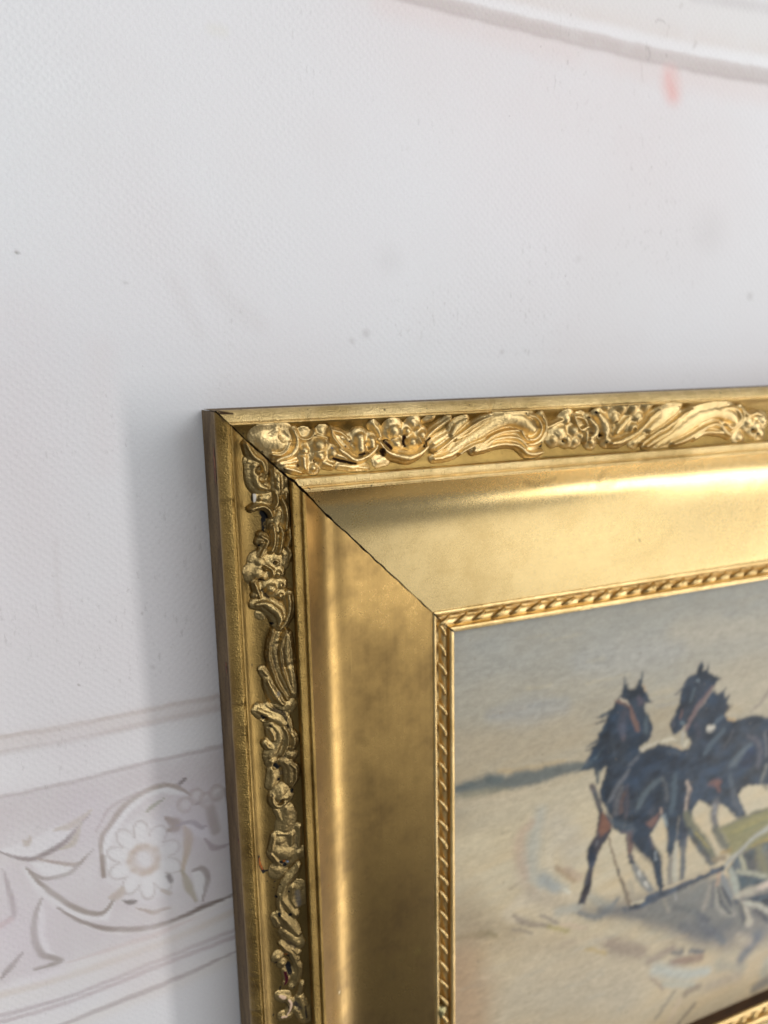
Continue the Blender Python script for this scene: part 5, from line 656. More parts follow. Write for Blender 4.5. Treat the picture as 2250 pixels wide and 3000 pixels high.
    ('s', [(1.9325, 1.0135, 0.0136), (1.8611, 1.0457, 0.0193), (1.8032, 1.1128, 0.0215), (1.7947, 1.2116, 0.018)], (98, 110, 122), 0.85, 0.7),
    ('p', [(1.9, 1.0384), (1.9537, 1.0263), (1.9818, 1.0568), (1.9688, 1.1311), (1.9388, 1.1853), (1.8692, 1.189), (1.8434, 1.1221)], (32, 48, 76), 0.009, 1.0),
    ('s', [(1.9067, 0.9517, 0.009), (1.9812, 1.0001, 0.0137), (2.0118, 1.0798, 0.0138), (1.9936, 1.1778, 0.0115)], (94, 92, 104), 0.8, 0.75),
    ('s', [(2.0374, 0.9558, 0.0096), (2.0674, 1.1006, 0.0097)], (108, 110, 118), 0.8, 0.8),
    ('s', [(2.0689, 1.1667, 0.0084), (2.0552, 1.2336, 0.0084)], (150, 150, 140), 0.7, 0.8),
    ('s', [(1.5333, 1.0849, 0.0052), (1.6025, 1.129, 0.0052)], (92, 107, 122), 0.85, 0.75),
    ('s', [(1.2853, 0.8436, 0.0053), (1.3431, 0.8449, 0.0091), (1.38, 0.8606, 0.0054)], (208, 200, 182), 0.95, 0.7),
    ('s', [(1.4626, 0.8748, 0.0063), (1.4466, 0.9058, 0.0063)], (206, 200, 182), 0.95, 0.7),
    ('s', [(1.427, 0.8213, 0.0063), (1.4272, 0.89, 0.0063)], (176, 176, 172), 0.7, 0.8),
    ('s', [(1.3727, 0.8856, 0.0063), (1.415, 0.9103, 0.0063)], (200, 178, 150), 0.7, 0.8),
    ('s', [(1.7482, 0.8156, 0.006), (1.7925, 0.8267, 0.0061)], (200, 168, 122), 0.8, 0.85),
    ('s', [(1.7312, 0.7849, 0.0091), (1.7762, 0.7512, 0.0179), (1.8374, 0.7869, 0.0093)], (196, 176, 144), 0.4, 0.95),
    ('s', [(2.0409, 0.6931, 0.009), (1.9878, 0.7618, 0.0085), (1.9123, 0.8021, 0.0053)], (152, 140, 132), 0.8, 0.75),
    ('s', [(1.6175, 0.8407, 0.018), (1.6339, 0.8403, 0.0164)], (206, 201, 192), 1, 0.4),
    ('s', [(1.5995, 0.8504, 0.0051), (1.6518, 0.8577, 0.0052)], (120, 122, 124), 0.6, 0.8),
    ('s', [(1.6665, 1.1564, 0.0119), (1.7074, 1.1863, 0.012)], (122, 90, 84), 0.8, 0.85),
    ('s', [(1.3395, 0.9277, 0.0137), (1.3842, 0.9225, 0.0138)], (84, 98, 112), 0.6, 0.9),
    ('p', [(1.2491, 0.9886), (2.152, 1.2004), (2.1592, 1.2681), (2.0121, 1.2675), (1.9413, 1.2546), (1.8901, 1.2723), (1.8722, 1.3068), (1.8932, 1.3644), (1.9367, 1.4326), (1.9279, 1.4523), (1.8697, 1.4545), (1.8341, 1.4101), (1.7936, 1.3648), (1.7437, 1.3261), (1.7118, 1.3136), (1.6615, 1.3221), (1.608, 1.2829), (1.5766, 1.2664), (1.5389, 1.2948), (1.5228, 1.3456), (1.4987, 1.4241), (1.4638, 1.4912), (1.4231, 1.4714), (1.432, 1.3848), (1.4387, 1.3402), (1.4261, 1.2991), (1.3852, 1.2676), (1.3542, 1.0133)], (48, 60, 77), 0.007, 1.0),
    ('s', [(1.4775, 1.3336, 0.0253), (1.4851, 1.4417, 0.0232), (1.4644, 1.5, 0.0139)], (54, 62, 78), 1, 0.5),
    ('s', [(1.479, 1.4955, 0.0177), (1.4837, 1.6347, 0.0174), (1.4816, 1.7123, 0.0156)], (84, 92, 104), 0.9, 0.6),
    ('s', [(1.4243, 1.4887, 0.0115), (1.418, 1.6154, 0.0149), (1.4346, 1.7156, 0.0141)], (190, 186, 173), 0.9, 0.6),
    ('s', [(1.4823, 1.1258, 0.0091), (1.4963, 1.1833, 0.0128), (1.4795, 1.292, 0.0092)], (178, 162, 152), 0.95, 0.6),
    ('s', [(1.5019, 1.193, 0.0069), (1.4983, 1.2801, 0.0069)], (96, 82, 80), 0.7, 0.8),
    ('s', [(1.6498, 1.1749, 0.0098), (1.6909, 1.1828, 0.0193), (1.7215, 1.1839, 0.0099)], (122, 88, 84), 0.85, 0.7),
    ('s', [(1.6963, 1.1862, 0.0098), (1.7162, 1.2421, 0.0099)], (128, 90, 84), 0.7, 0.8),
    ('s', [(1.6962, 1.3096, 0.0236), (1.6925, 1.3903, 0.0214), (1.7121, 1.4734, 0.0215)], (108, 107, 112), 0.95, 0.6),
    ('s', [(1.6868, 1.3201, 0.0057), (1.7016, 1.3754, 0.0057)], (150, 152, 162), 0.7, 0.8),
    ('s', [(1.8319, 1.2665, 0.0144), (1.8427, 1.3297, 0.0154), (1.8927, 1.4167, 0.0146)], (88, 94, 106), 0.85, 0.75),
    ('s', [(1.7867, 1.1656, 0.0128), (1.8132, 1.2319, 0.0129)], (98, 108, 120), 0.6, 0.85),
    ('s', [(2.0691, 1.1897, 0.0089), (2.0324, 1.255, 0.0088)], (140, 140, 134), 0.7, 0.8),
    ('s', [(2.0577, 1.2918, 0.0089), (2.0941, 1.3184, 0.009)], (120, 116, 106), 0.8, 0.8),
    ('s', [(1.7042, 1.4713, 0.0191), (1.7628, 1.5528, 0.0232), (1.8211, 1.6222, 0.0196)], (104, 104, 94), 0.95, 0.6),
    ('p', [(1.7253, 1.477), (1.933, 1.4492), (2.177, 1.437), (2.2036, 1.6889), (2.0091, 1.6843), (1.8472, 1.6786), (1.7911, 1.6402), (1.8299, 1.6025), (1.7761, 1.5258)], (142, 137, 98), 0.0086, 1.0),
    ('s', [(1.834, 1.5285, 0.0088), (1.9928, 1.5138, 0.0175), (2.1571, 1.5127, 0.0091)], (160, 150, 98), 0.7, 0.85),
    ('s', [(1.9418, 1.5446, 0.0089), (2.1156, 1.5287, 0.0091)], (128, 130, 98), 0.6, 0.85),
    ('s', [(2.0083, 1.675, 0.0106), (2.1717, 1.6526, 0.0108)], (172, 146, 72), 0.85, 0.75),
    ('s', [(1.7363, 1.4843, 0.0037), (1.9334, 1.4537, 0.0075), (2.1504, 1.4481, 0.0039)], (110, 108, 96), 0.8, 0.7),
    ('p', [(1.9015, 1.6897), (2.0083, 1.675), (2.2011, 1.6653), (2.2391, 2.0251), (1.923, 1.9275), (1.8229, 1.7656)], (80, 86, 92), 0.0099, 1.0),
    ('s', [(2.0646, 1.6909, 0.0279), (2.1105, 1.8185, 0.0309), (2.1664, 1.9278, 0.0261)], (134, 128, 96), 0.8, 0.8),
    ('s', [(2.101, 1.7241, 0.0092), (2.1215, 1.707, 0.0092)], (120, 130, 136), 0.7, 0.8),
    ('s', [(1.4863, 1.3191, 0.0184), (1.5437, 1.4278, 0.0257), (1.6276, 1.537, 0.0266), (1.7157, 1.6761, 0.0267)], (112, 112, 94), 0.95, 0.5),
    ('s', [(1.5088, 1.4268, 0.0139), (1.604, 1.5608, 0.0157), (1.6963, 1.6926, 0.0145)], (76, 82, 90), 0.9, 0.6),
    ('s', [(1.5655, 1.4508, 0.0042), (1.6722, 1.5845, 0.0043)], (168, 152, 90), 0.8, 0.7),
    ('s', [(1.77, 1.6387, 0.0102), (1.8331, 1.6389, 0.0103)], (174, 146, 96), 0.85, 0.75),
    ('s', [(1.7154, 1.6716, 0.016), (1.7946, 1.6812, 0.0162)], (146, 130, 108), 0.9, 0.7),
    ('s', [(2.1902, 1.5622, 0.0164), (2.0879, 1.5933, 0.0157), (2.0025, 1.6149, 0.014), (1.9257, 1.6607, 0.0134), (1.824, 1.7166, 0.0128), (1.7803, 1.7619, 0.0108)], (172, 170, 162), 1, 0.5),
    ('s', [(1.9529, 1.6639, 0.0036), (1.8613, 1.7185, 0.0036)], (120, 122, 126), 0.7, 0.7),
    ('s', [(1.9244, 1.7052, 0.01), (1.9595, 1.7924, 0.0151)], (178, 175, 152), 0.9, 0.65),
    ('s', [(1.906, 1.7992, 0.0115), (2.0249, 1.8483, 0.0127), (2.155, 1.9151, 0.0114)], (164, 164, 148), 0.95, 0.6),
    ('p', [(1.892, 1.8223), (2.2319, 1.957), (2.237, 2.0056), (2.0262, 1.9779), (1.9342, 1.931)], (64, 79, 88), 0.008, 1.0),
    ('s', [(1.8498, 1.769, 0.0149), (1.8906, 1.8673, 0.0201), (1.9209, 1.9636, 0.0177)], (166, 170, 162), 0.95, 0.6),
    ('s', [(1.7888, 1.8003, 0.0148), (1.8212, 1.8688, 0.0164), (1.8665, 1.9603, 0.0141)], (132, 136, 142), 0.95, 0.6),
    ('s', [(1.7893, 1.8681, 0.0074), (1.8758, 2.0046, 0.0076)], (58, 66, 80), 0.9, 0.7),
    ('p', [(1.974, 2.008), (2.0964, 2.0137), (2.2401, 2.0349), (2.2531, 2.1579), (2.1394, 2.1072), (2.056, 2.0572)], (34, 49, 66), 0.0082, 1.0),
    ('s', [(2.0997, 2.0476, 0.0063), (2.1683, 2.0456, 0.0063)], (90, 106, 120), 0.7, 0.8),
    ('s', [(2.204, 1.9626, 0.0236), (2.0917, 1.9656, 0.0181)], (208, 192, 180), 0.95, 0.6),
    ('s', [(2.0477, 1.9706, 0.0258), (1.9804, 1.9591, 0.0204), (1.9157, 1.9666, 0.0177)], (182, 174, 160), 0.95, 0.6),
    ('s', [(1.7445, 1.8363, 0.0148), (1.7637, 1.9417, 0.0209), (1.8132, 2.026, 0.0216), (1.8988, 2.0813, 0.0153)], (156, 153, 146), 0.9, 0.65),
    ('s', [(1.9424, 2.0211, 0.0153), (2.0057, 2.1112, 0.0217), (2.035, 2.1867, 0.0209)], (188, 180, 166), 0.95, 0.6),
    ('s', [(1.981, 2.0241, 0.0103), (2.104, 2.0912, 0.0146), (2.1919, 2.1763, 0.0159)], (182, 179, 168), 0.95, 0.6),
    ('s', [(2.051, 2.1212, 0.0172), (2.1838, 2.1975, 0.0175)], (100, 100, 106), 0.7, 0.85),
    ('s', [(1.6924, 1.8383, 0.0108), (1.674, 1.936, 0.0137), (1.6421, 1.9935, 0.0123)], (154, 148, 140), 0.85, 0.7),
    ('s', [(1.7219, 1.816, 0.0103), (1.7296, 1.9763, 0.0104)], (92, 94, 102), 0.6, 0.85),
    ('s', [(1.7592, 1.7601, 0.0108), (1.7498, 1.838, 0.0108)], (176, 148, 128), 0.85, 0.7),
    ('s', [(1.44, 1.7958, 0.0071), (1.4577, 1.8365, 0.0071)], (176, 176, 178), 0.7, 0.8),
    ('s', [(1.3621, 1.8152, 0.0098), (1.3969, 1.8965, 0.0099)], (160, 154, 142), 0.6, 0.85),
    ('s', [(1.4435, 1.775, 0.0354), (1.6471, 1.7888, 0.0363), (1.5811, 1.8663, 0.0362)], (124, 126, 126), 0.6, 0.9),
    ('s', [(1.5878, 1.958, 0.0175), (1.6656, 2.0284, 0.0178)], (104, 108, 114), 0.6, 0.9),
    ('s', [(1.5112, 1.8843, 0.0129), (1.5577, 1.9662, 0.0131)], (120, 122, 122), 0.6, 0.9),
    ('p', [(1.1405, 0.8766), (1.2009, 0.8714), (1.2656, 0.8539), (1.3201, 0.8754), (1.385, 0.9088), (1.4501, 0.9311), (1.4691, 1.2007), (0.8954, 1.0569), (0.9163, 0.9619), (1.011, 0.9288)], (38, 51, 69), 0.0057, 1.0),
    ('p', [(1.0082, 0.5239), (1.0199, 0.4656), (1.0225, 0.4341), (1.0417, 0.4875), (1.0658, 0.5099), (1.0866, 0.5066), (1.1102, 0.4752), (1.1411, 0.4235), (1.1315, 0.4791), (1.1282, 0.4965), (1.1601, 0.535), (1.1795, 0.575), (1.2139, 0.611), (1.1575, 0.6017), (1.1668, 0.6529), (1.2042, 0.7047), (1.2218, 0.7454), (1.2161, 0.7962), (1.1811, 0.8297), (1.1389, 0.8464), (1.1409, 0.8842), (1.0961, 0.93), (1.0146, 1.0042), (0.9579, 1.0554), (0.8947, 1.0396), (0.9163, 0.9619), (0.9264, 0.909), (0.8779, 0.9343), (0.8434, 0.8895), (0.7664, 0.8896), (0.8255, 0.849), (0.7934, 0.8561), (0.8397, 0.7942), (0.8705, 0.7505), (0.8608, 0.7124), (0.8883, 0.6896), (0.915, 0.6449), (0.9379, 0.6066), (0.9688, 0.5627), (0.9924, 0.5388)], (42, 55, 72), 0.0054, 1.0),
    ('s', [(0.946, 0.6047, 0.0116), (0.9016, 0.6171, 0.0084), (0.8531, 0.6214, 0.0027)], (52, 64, 78), 0.9, 0.6),
    ('s', [(0.9166, 0.6811, 0.0096), (0.8649, 0.7133, 0.0027)], (52, 64, 78), 0.9, 0.6),
    ('s', [(0.8624, 0.7523, 0.0077), (0.7984, 0.7706, 0.0019)], (52, 64, 78), 0.9, 0.6),
    ('s', [(0.8514, 0.7824, 0.0077), (0.791, 0.7905, 0.0019)], (52, 64, 78), 0.9, 0.6),
    ('s', [(0.8499, 0.8473, 0.0135), (0.7585, 0.8932, 0.0027)], (52, 64, 78), 0.9, 0.6),
    ('s', [(0.8431, 0.8821, 0.0116), (0.7705, 0.8906, 0.0031)], (52, 64, 78), 0.9, 0.6),
    ('s', [(0.8681, 0.8953, 0.0136), (0.876, 0.9891, 0.0047)], (52, 64, 78), 0.9, 0.6),
    ('s', [(0.8988, 0.6487, 0.0058), (0.8462, 0.6521, 0.0015)], (52, 64, 78), 0.9, 0.6),
    ('s', [(0.9089, 0.7879, 0.0039), (0.8619, 0.8428, 0.0066)], (104, 122, 134), 0.7, 0.75),
    ('s', [(0.8422, 0.8601, 0.0035), (0.8023, 0.8762, 0.0035)], (92, 108, 120), 0.6, 0.8),
    ('s', [(0.894, 0.9234, 0.0082), (0.8719, 0.9881, 0.0082)], (96, 104, 106), 0.6, 0.85),
    ('s', [(1.0218, 0.6308, 0.0137), (1.0208, 0.6958, 0.0216), (1.0332, 0.7788, 0.0099)], (86, 82, 94), 0.75, 0.85),
    ('s', [(0.961, 0.7521, 0.0105), (0.9736, 0.8463, 0.0106)], (58, 70, 86), 0.6, 0.9),
    ('s', [(0.9684, 0.5555, 0.0058), (1.0187, 0.569, 0.0089), (1.0582, 0.6056, 0.0086), (1.091, 0.6703, 0.0119), (1.127, 0.7475, 0.01)], (120, 92, 84), 0.95, 0.55),
    ('s', [(1.0011, 0.5476, 0.0039), (1.031, 0.5642, 0.007), (1.0576, 0.5946, 0.0039)], (196, 184, 168), 0.95, 0.6),
    ('s', [(1.1732, 0.6909, 0.0091), (1.1818, 0.7666, 0.0092)], (86, 101, 113), 0.8, 0.8),
    ('s', [(1.1196, 0.5706, 0.0118), (1.1379, 0.596, 0.0138)], (92, 82, 96), 0.8, 0.8),
    ('s', [(1.1413, 0.5025, 0.0028), (1.1644, 0.5358, 0.0028)], (206, 166, 118), 0.7, 0.7),
    ('s', [(1.1372, 0.43, 0.002), (1.1144, 0.476, 0.0051)], (84, 88, 92), 0.6, 0.7),
    ('s', [(1.1289, 0.9001, 0.0093), (1.0383, 0.9687, 0.0116), (0.9742, 1.0429, 0.012)], (100, 104, 114), 0.85, 0.75),
    ('s', [(1.0971, 0.9489, 0.0032), (1.0078, 1.04, 0.006)], (34, 48, 66), 0.8, 0.7),
    ('s', [(1.2758, 1.0213, 0.0125), (1.2113, 1.0517, 0.0157), (1.1884, 1.1127, 0.0165)], (92, 105, 116), 0.8, 0.75),
    ('s', [(1.153, 0.8682, 0.0101), (1.187, 0.8571, 0.0069), (1.2647, 0.8405, 0.0041)], (204, 196, 180), 0.95, 0.6),
    ('s', [(1.3361, 0.9169, 0.0112), (1.4055, 0.9441, 0.0114)], (92, 102, 116), 0.6, 0.85),
    ('p', [(0.9426, 0.9089), (0.9073, 1.0058), (0.8978, 1.0938), (0.9348, 1.1349), (0.9733, 1.2007), (0.9853, 1.2683), (1.0514, 1.3269), (1.1168, 1.3489), (1.138, 1.4001), (1.1982, 1.4754), (1.2333, 1.5106), (1.2652, 1.4861), (1.2433, 1.438), (1.2444, 1.3757), (1.2932, 1.3182), (1.3148, 1.2824), (1.3521, 1.3423), (1.3674, 1.4305), (1.3626, 1.5053), (1.389, 1.5384), (1.4149, 1.4861), (1.4241, 1.4038), (1.4282, 1.3206), (1.4651, 1.2883), (1.4468, 1.0268)], (40, 53, 71), 0.0058, 1.0),
    ('s', [(0.8416, 0.9936, 0.0115), (0.8751, 1.0723, 0.0137), (0.9049, 1.1589, 0.0126)], (84, 80, 86), 0.95, 0.6),
    ('p', [(0.8957, 1.1486), (0.8861, 1.2375), (0.8751, 1.2905), (0.8409, 1.3171), (0.8254, 1.3689), (0.8294, 1.4185), (0.8395, 1.4539), (0.8178, 1.5206), (0.7982, 1.5883), (0.7907, 1.627), (0.7743, 1.6609), (0.8213, 1.6779), (0.8329, 1.632), (0.8564, 1.6063), (0.8611, 1.5542), (0.8654, 1.4941), (0.8809, 1.4375), (0.9054, 1.3837), (0.9474, 1.3226), (0.977, 1.2822), (0.9733, 1.2007)], (62, 60, 70), 0.005, 1.0),
    ('p', [(0.9138, 1.1612), (0.9552, 1.196), (0.9761, 1.2618), (0.9501, 1.2829), (0.9062, 1.2951), (0.8973, 1.2405)], (128, 88, 72), 0.0076, 1.0),
    ('s', [(0.8469, 1.359, 0.019), (0.8577, 1.4105, 0.0191)], (30, 40, 58), 0.95, 0.6),
    ('s', [(0.8853, 1.3255, 0.0046), (0.8775, 1.3515, 0.0046)], (124, 126, 134), 0.8, 0.75),
    ('s', [(0.8388, 1.4943, 0.0044), (0.8193, 1.562, 0.0044)], (96, 100, 110), 0.7, 0.8),
    ('s', [(0.8293, 1.5938, 0.009), (0.8468, 1.5868, 0.009)], (44, 48, 64), 0.9, 0.7),
    ('s', [(1.1072, 1.3422, 0.0197), (1.1124, 1.4426, 0.0155)], (112, 84, 80), 0.95, 0.55),
    ('s', [(1.0843, 1.3441, 0.0052), (1.0885, 1.4275, 0.0053)], (84, 80, 88), 0.7, 0.8),
    ('s', [(1.109, 1.4665, 0.0127), (1.1197, 1.4945, 0.0128)], (84, 74, 80), 0.95, 0.6),
    ('s', [(1.1111, 1.5087, 0.008), (1.1352, 1.5241, 0.008)], (40, 50, 64), 0.95, 0.6),
    ('s', [(1.1411, 1.5468, 0.0179), (1.1775, 1.6123, 0.0203), (1.2291, 1.6875, 0.0191), (1.2699, 1.7301, 0.0115)], (128, 130, 132), 0.95, 0.55),
    ('s', [(1.1713, 1.5851, 0.0073), (1.1849, 1.6188, 0.0073)], (208, 205, 200), 0.9, 0.65),
    ('s', [(1.2182, 1.6628, 0.0063), (1.2393, 1.6992, 0.0063)], (214, 210, 204), 0.9, 0.65),
    ('s', [(1.2044, 1.5865, 0.0041), (1.2223, 1.6513, 0.0041)], (90, 94, 104), 0.6, 0.8),
    ('s', [(1.1593, 1.3648, 0.042), (1.226, 1.4666, 0.0337), (1.2872, 1.5346, 0.0296), (1.3071, 1.6256, 0.022), (1.3383, 1.7382, 0.0153)], (38, 51, 68), 1, 0.45),
    ('s', [(1.2851, 1.5002, 0.006), (1.2877, 1.5432, 0.006)], (146, 156, 166), 0.8, 0.75),
    ('s', [(1.236, 1.3942, 0.0067), (1.2644, 1.4733, 0.0068)], (78, 74, 86), 0.7, 0.8),
    ('s', [(1.3936, 1.3115, 0.0341), (1.3922, 1.4373, 0.0266), (1.389, 1.5384, 0.0138)], (42, 56, 73), 1, 0.5),
    ('s', [(1.3902, 1.5558, 0.0138), (1.396, 1.7212, 0.014)], (132, 128, 124), 0.9, 0.65),
    ('s', [(1.0741, 0.9634, 0.0093), (1.0101, 1.031, 0.0127), (0.956, 1.1125, 0.0106)], (108, 110, 118), 0.85, 0.75),
    ('s', [(1.0379, 1.0497, 0.0106), (1.0094, 1.1102, 0.0162), (0.9994, 1.1835, 0.0128)], (102, 100, 104), 0.75, 0.85),
    ('s', [(1.0532, 1.0853, 0.0077), (1.0373, 1.1292, 0.0107), (1.0355, 1.1849, 0.0107)], (106, 82, 74), 0.8, 0.75),
    ('s', [(1.0693, 1.0454, 0.0085), (1.0744, 1.1467, 0.0108), (1.065, 1.233, 0.0086)], (98, 88, 94), 0.5, 0.85),
    ('s', [(1.3015, 1.0698, 0.011), (1.2323, 1.0894, 0.0162), (1.1751, 1.144, 0.0161), (1.1459, 1.2014, 0.0109)], (92, 105, 115), 0.85, 0.75),
    ('s', [(1.3058, 1.0627, 0.0088), (1.3338, 1.1307, 0.0102), (1.3408, 1.2023, 0.009)], (96, 98, 102), 0.75, 0.8),
    ('s', [(1.2852, 1.1105, 0.0199), (1.2887, 1.1686, 0.0244)], (30, 44, 60), 0.9, 0.7),
    ('s', [(1.392, 1.0711, 0.0156), (1.3901, 1.1858, 0.018), (1.3815, 1.2749, 0.0158)], (80, 96, 110), 0.8, 0.8),
    ('s', [(0.9838, 1.2357, 0.015), (1.0679, 1.2906, 0.0217), (1.1204, 1.3294, 0.0153)], (78, 90, 104), 0.85, 0.8),
    ('s', [(1.0506, 1.3104, 0.0065), (1.1068, 1.3339, 0.0066)], (104, 90, 98), 0.7, 0.8),
    ('s', [(0.9393, 1.136, 0.0089), (0.9654, 1.2227, 0.0089)], (74, 84, 96), 0.7, 0.85),
    ('p', [(1.2116, 1.2964), (1.2944, 1.2605), (1.2835, 1.3156), (1.2381, 1.3491)], (124, 92, 86), 0.0071, 1.0),
    ('s', [(1.2501, 1.2326, 0.0146), (1.2292, 1.2764, 0.0146)], (70, 76, 90), 0.6, 0.9),
    ('s', [(1.2979, 1.2408, 0.0059), (1.3091, 1.2685, 0.0059)], (176, 152, 138), 0.9, 0.7),
    ('s', [(1.2579, 1.3627, 0.0019), (1.3105, 1.2896, 0.0019)], (182, 176, 170), 0.8, 0.6),
    ('s', [(1.3296, 1.2905, 0.0112), (1.3529, 1.3551, 0.0091)], (132, 147, 158), 0.85, 0.7),
    ('s', [(0.9606, 1.3181, 0.0056), (1.0288, 1.522, 0.007), (1.0764, 1.6491, 0.0098), (1.1327, 1.7899, 0.0113)], (138, 122, 104), 0.95, 0.55),
    ('s', [(1.0341, 1.536, 0.0058), (1.0423, 1.5634, 0.0058)], (92, 88, 86), 0.9, 0.65),
    ('s', [(1.0556, 1.6008, 0.0024), (1.1252, 1.7833, 0.0024)], (84, 80, 78), 0.7, 0.6),
    ('s', [(1.1127, 1.6308, 0.0148), (1.1351, 1.7011, 0.0149)], (150, 144, 136), 0.5, 0.95),
    ('s', [(1.0875, 1.7798, 0.0103), (1.091, 1.8022, 0.0103)], (80, 86, 98), 0.95, 0.6),
    ('s', [(1.1256, 1.7898, 0.0136), (1.2114, 1.7979, 0.0151), (1.3312, 1.7816, 0.0186), (1.5084, 1.7642, 0.0181)], (74, 80, 93), 1, 0.5),
    ('s', [(1.1339, 1.7689, 0.0045), (1.2338, 1.7705, 0.006), (1.3248, 1.7557, 0.0046)], (208, 197, 174), 0.95, 0.6),
    ('s', [(1.2479, 1.7749, 0.0175), (1.2961, 1.7727, 0.0185), (1.3933, 1.7639, 0.0187), (1.5426, 1.7571, 0.0172), (1.6957, 1.7501, 0.016), (1.7788, 1.7435, 0.0147)], (64, 71, 85), 1, 0.5),
    ('s', [(1.3579, 1.7486, 0.0079), (1.5162, 1.7403, 0.0071), (1.6844, 1.7378, 0.0058)], (204, 188, 162), 0.9, 0.6),
    ('s', [(1.7568, 1.8581, 0.0059), (1.7983, 1.9754, 0.0117), (1.8816, 2.0711, 0.0061)], (52, 58, 70), 0.8, 0.7),
    ('s', [(1.9011, 1.985, 0.0101), (1.9502, 2.0468, 0.0153), (1.9874, 2.1522, 0.0129)], (58, 64, 76), 0.8, 0.7),
    ('s', [(1.6315, 1.9901, 0.0132), (1.6993, 2.0576, 0.0134)], (84, 88, 98), 0.7, 0.85),
    ('s', [(2.0784, 2.116, 0.0104), (2.1858, 2.2173, 0.016)], (62, 68, 80), 0.8, 0.75),
    ('s', [(1.4511, 1.8874, 0.0114), (1.5564, 1.9478, 0.0116)], (96, 98, 102), 0.6, 0.9),
    ('s', [(0.9185, 1.7356, 0.0142), (1.0444, 1.7875, 0.0284), (1.227, 1.8698, 0.0149)], (104, 106, 112), 0.6, 0.9),
    ('s', [(1.5036, 2.0322, 0.0235), (1.6929, 2.1446, 0.0474), (1.8652, 2.1397, 0.0247)], (92, 96, 106), 0.6, 0.9),
    ('s', [(0.7548, 1.8736, 0.0175), (0.6837, 1.8718, 0.0174)], (176, 160, 142), 0.5, 0.9),
    ('s', [(0.9402, 0.6573, 0.0116), (0.9118, 0.7595, 0.0155), (0.8743, 0.8456, 0.0097)], (28, 38, 52), 0.7, 0.85),
    ('s', [(1.0581, 0.5228, 0.0078), (1.1005, 0.5309, 0.0118), (1.1445, 0.561, 0.0079)], (26, 34, 46), 0.7, 0.85),
    ('s', [(1.1817, 0.9159, 0.0122), (1.2917, 0.9183, 0.0186), (1.4071, 0.9675, 0.0126)], (28, 40, 56), 0.6, 0.9),
    ('s', [(1.6843, 0.6791, 0.015), (1.6664, 0.7486, 0.0193), (1.6228, 0.7897, 0.0129)], (30, 40, 54), 0.7, 0.9),
    ('s', [(1.8444, 0.8631, 0.0111), (1.943, 0.8638, 0.018), (2.0479, 0.9096, 0.0137)], (26, 38, 54), 0.7, 0.9),
    ('s', [(1.518, 0.5119, 0.0083), (1.5839, 0.5351, 0.0105), (1.6318, 0.5552, 0.0063)], (28, 36, 50), 0.7, 0.85),
]

# ------------------------------------------------------------------ helpers
rng = np.random.default_rng(7)


def lin(c):
    c = np.asarray(c, float) / 255.0
    return np.where(c <= 0.04045, c / 12.92, ((c + 0.055) / 1.055) ** 2.4)


def value_noise(x, y, seed=0):
    xi = np.floor(x).astype(np.int64)
    yi = np.floor(y).astype(np.int64)
    fx = x - xi
    fy = y - yi
    fx = fx * fx * (3 - 2 * fx)
    fy = fy * fy * (3 - 2 * fy)

    def hsh(a, b):
        n = (a * 374761393 + b * 668265263 + seed * 1442695041) & 0xFFFFFFFF
        n = ((n ^ (n >> 13)) * 1274126177) & 0xFFFFFFFF
        return ((n ^ (n >> 16)) & 0xFFFF) / 65535.0
    a = hsh(xi, yi)
    b = hsh(xi + 1, yi)
    c = hsh(xi, yi + 1)
    d = hsh(xi + 1, yi + 1)
    return (a * (1 - fx) + b * fx) * (1 - fy) + (c * (1 - fx) + d * fx) * fy - 0.5


def fbm(x, y, seed=0, octaves=4):
    v = 0
    a = 1.0
    for k in range(octaves):
        v = v + a * value_noise(x * 2 ** k + 17.3 * k, y * 2 ** k - 9.1 * k, seed + k)
        a *= 0.5
    return v


def smooth_path(pts, n=6):
    pts = np.asarray(pts, float)
    if len(pts) < 3:
        if len(pts) == 2:
            t = np.linspace(0, 1, n + 1)[:, None]
            return pts[0] * (1 - t) + pts[1] * t
        return pts
    p = np.vstack([2 * pts[0] - pts[1], pts, 2 * pts[-1] - pts[-2]])
    out = []
    for i in range(1, len(p) - 2):
        for t in np.linspace(0, 1, n, endpoint=False):
            a, b, c, d = p[i - 1], p[i], p[i + 1], p[i + 2]
            out.append(0.5 * ((2 * b) + (c - a) * t + (2 * a - 5 * b + 4 * c - d) * t * t + (3 * b - a - 3 * c + d) * t ** 3))
    out.append(pts[-1])
    return np.array(out)


def path_query(X, Y, path):
    """q = distance / radius at the nearest place of a path of (x, y, radius, ...); also the carried values."""
    best = np.full(X.shape, 1e9)
    val = np.zeros(X.shape)
    if len(path) == 1:
        x, y, r = path[0][:3]
        q = np.hypot(X - x, Y - y) / max(r, 1e-5)
        return q, np.full(X.shape, path[0][3] if len(path[0]) > 3 else 0.0)
    for a, b in zip(path[:-1], path[1:]):
        dx, dy = b[0] - a[0], b[1] - a[1]
        l2 = dx * dx + dy * dy + 1e-12
        t = np.clip(((X - a[0]) * dx + (Y - a[1]) * dy) / l2, 0, 1)
        r = np.maximum(a[2] + (b[2] - a[2]) * t, 1e-5)
        q = np.hypot(X - a[0] - t * dx, Y - a[1] - t * dy) / r
        m = q < best
        best = np.where(m, q, best)
        if len(a) > 3:
            val = np.where(m, a[3] + (b[3] - a[3]) * t, val)
    return best, val


def cover(q, soft):
    """1 inside, fading to 0 at q = 1 + soft / 2."""
    e0, e1 = 1 - soft, 1 + soft * 0.35
    t = np.clip((e1 - q) / (e1 - e0 + 1e-6), 0, 1)
    return t * t * (3 - 2 * t)


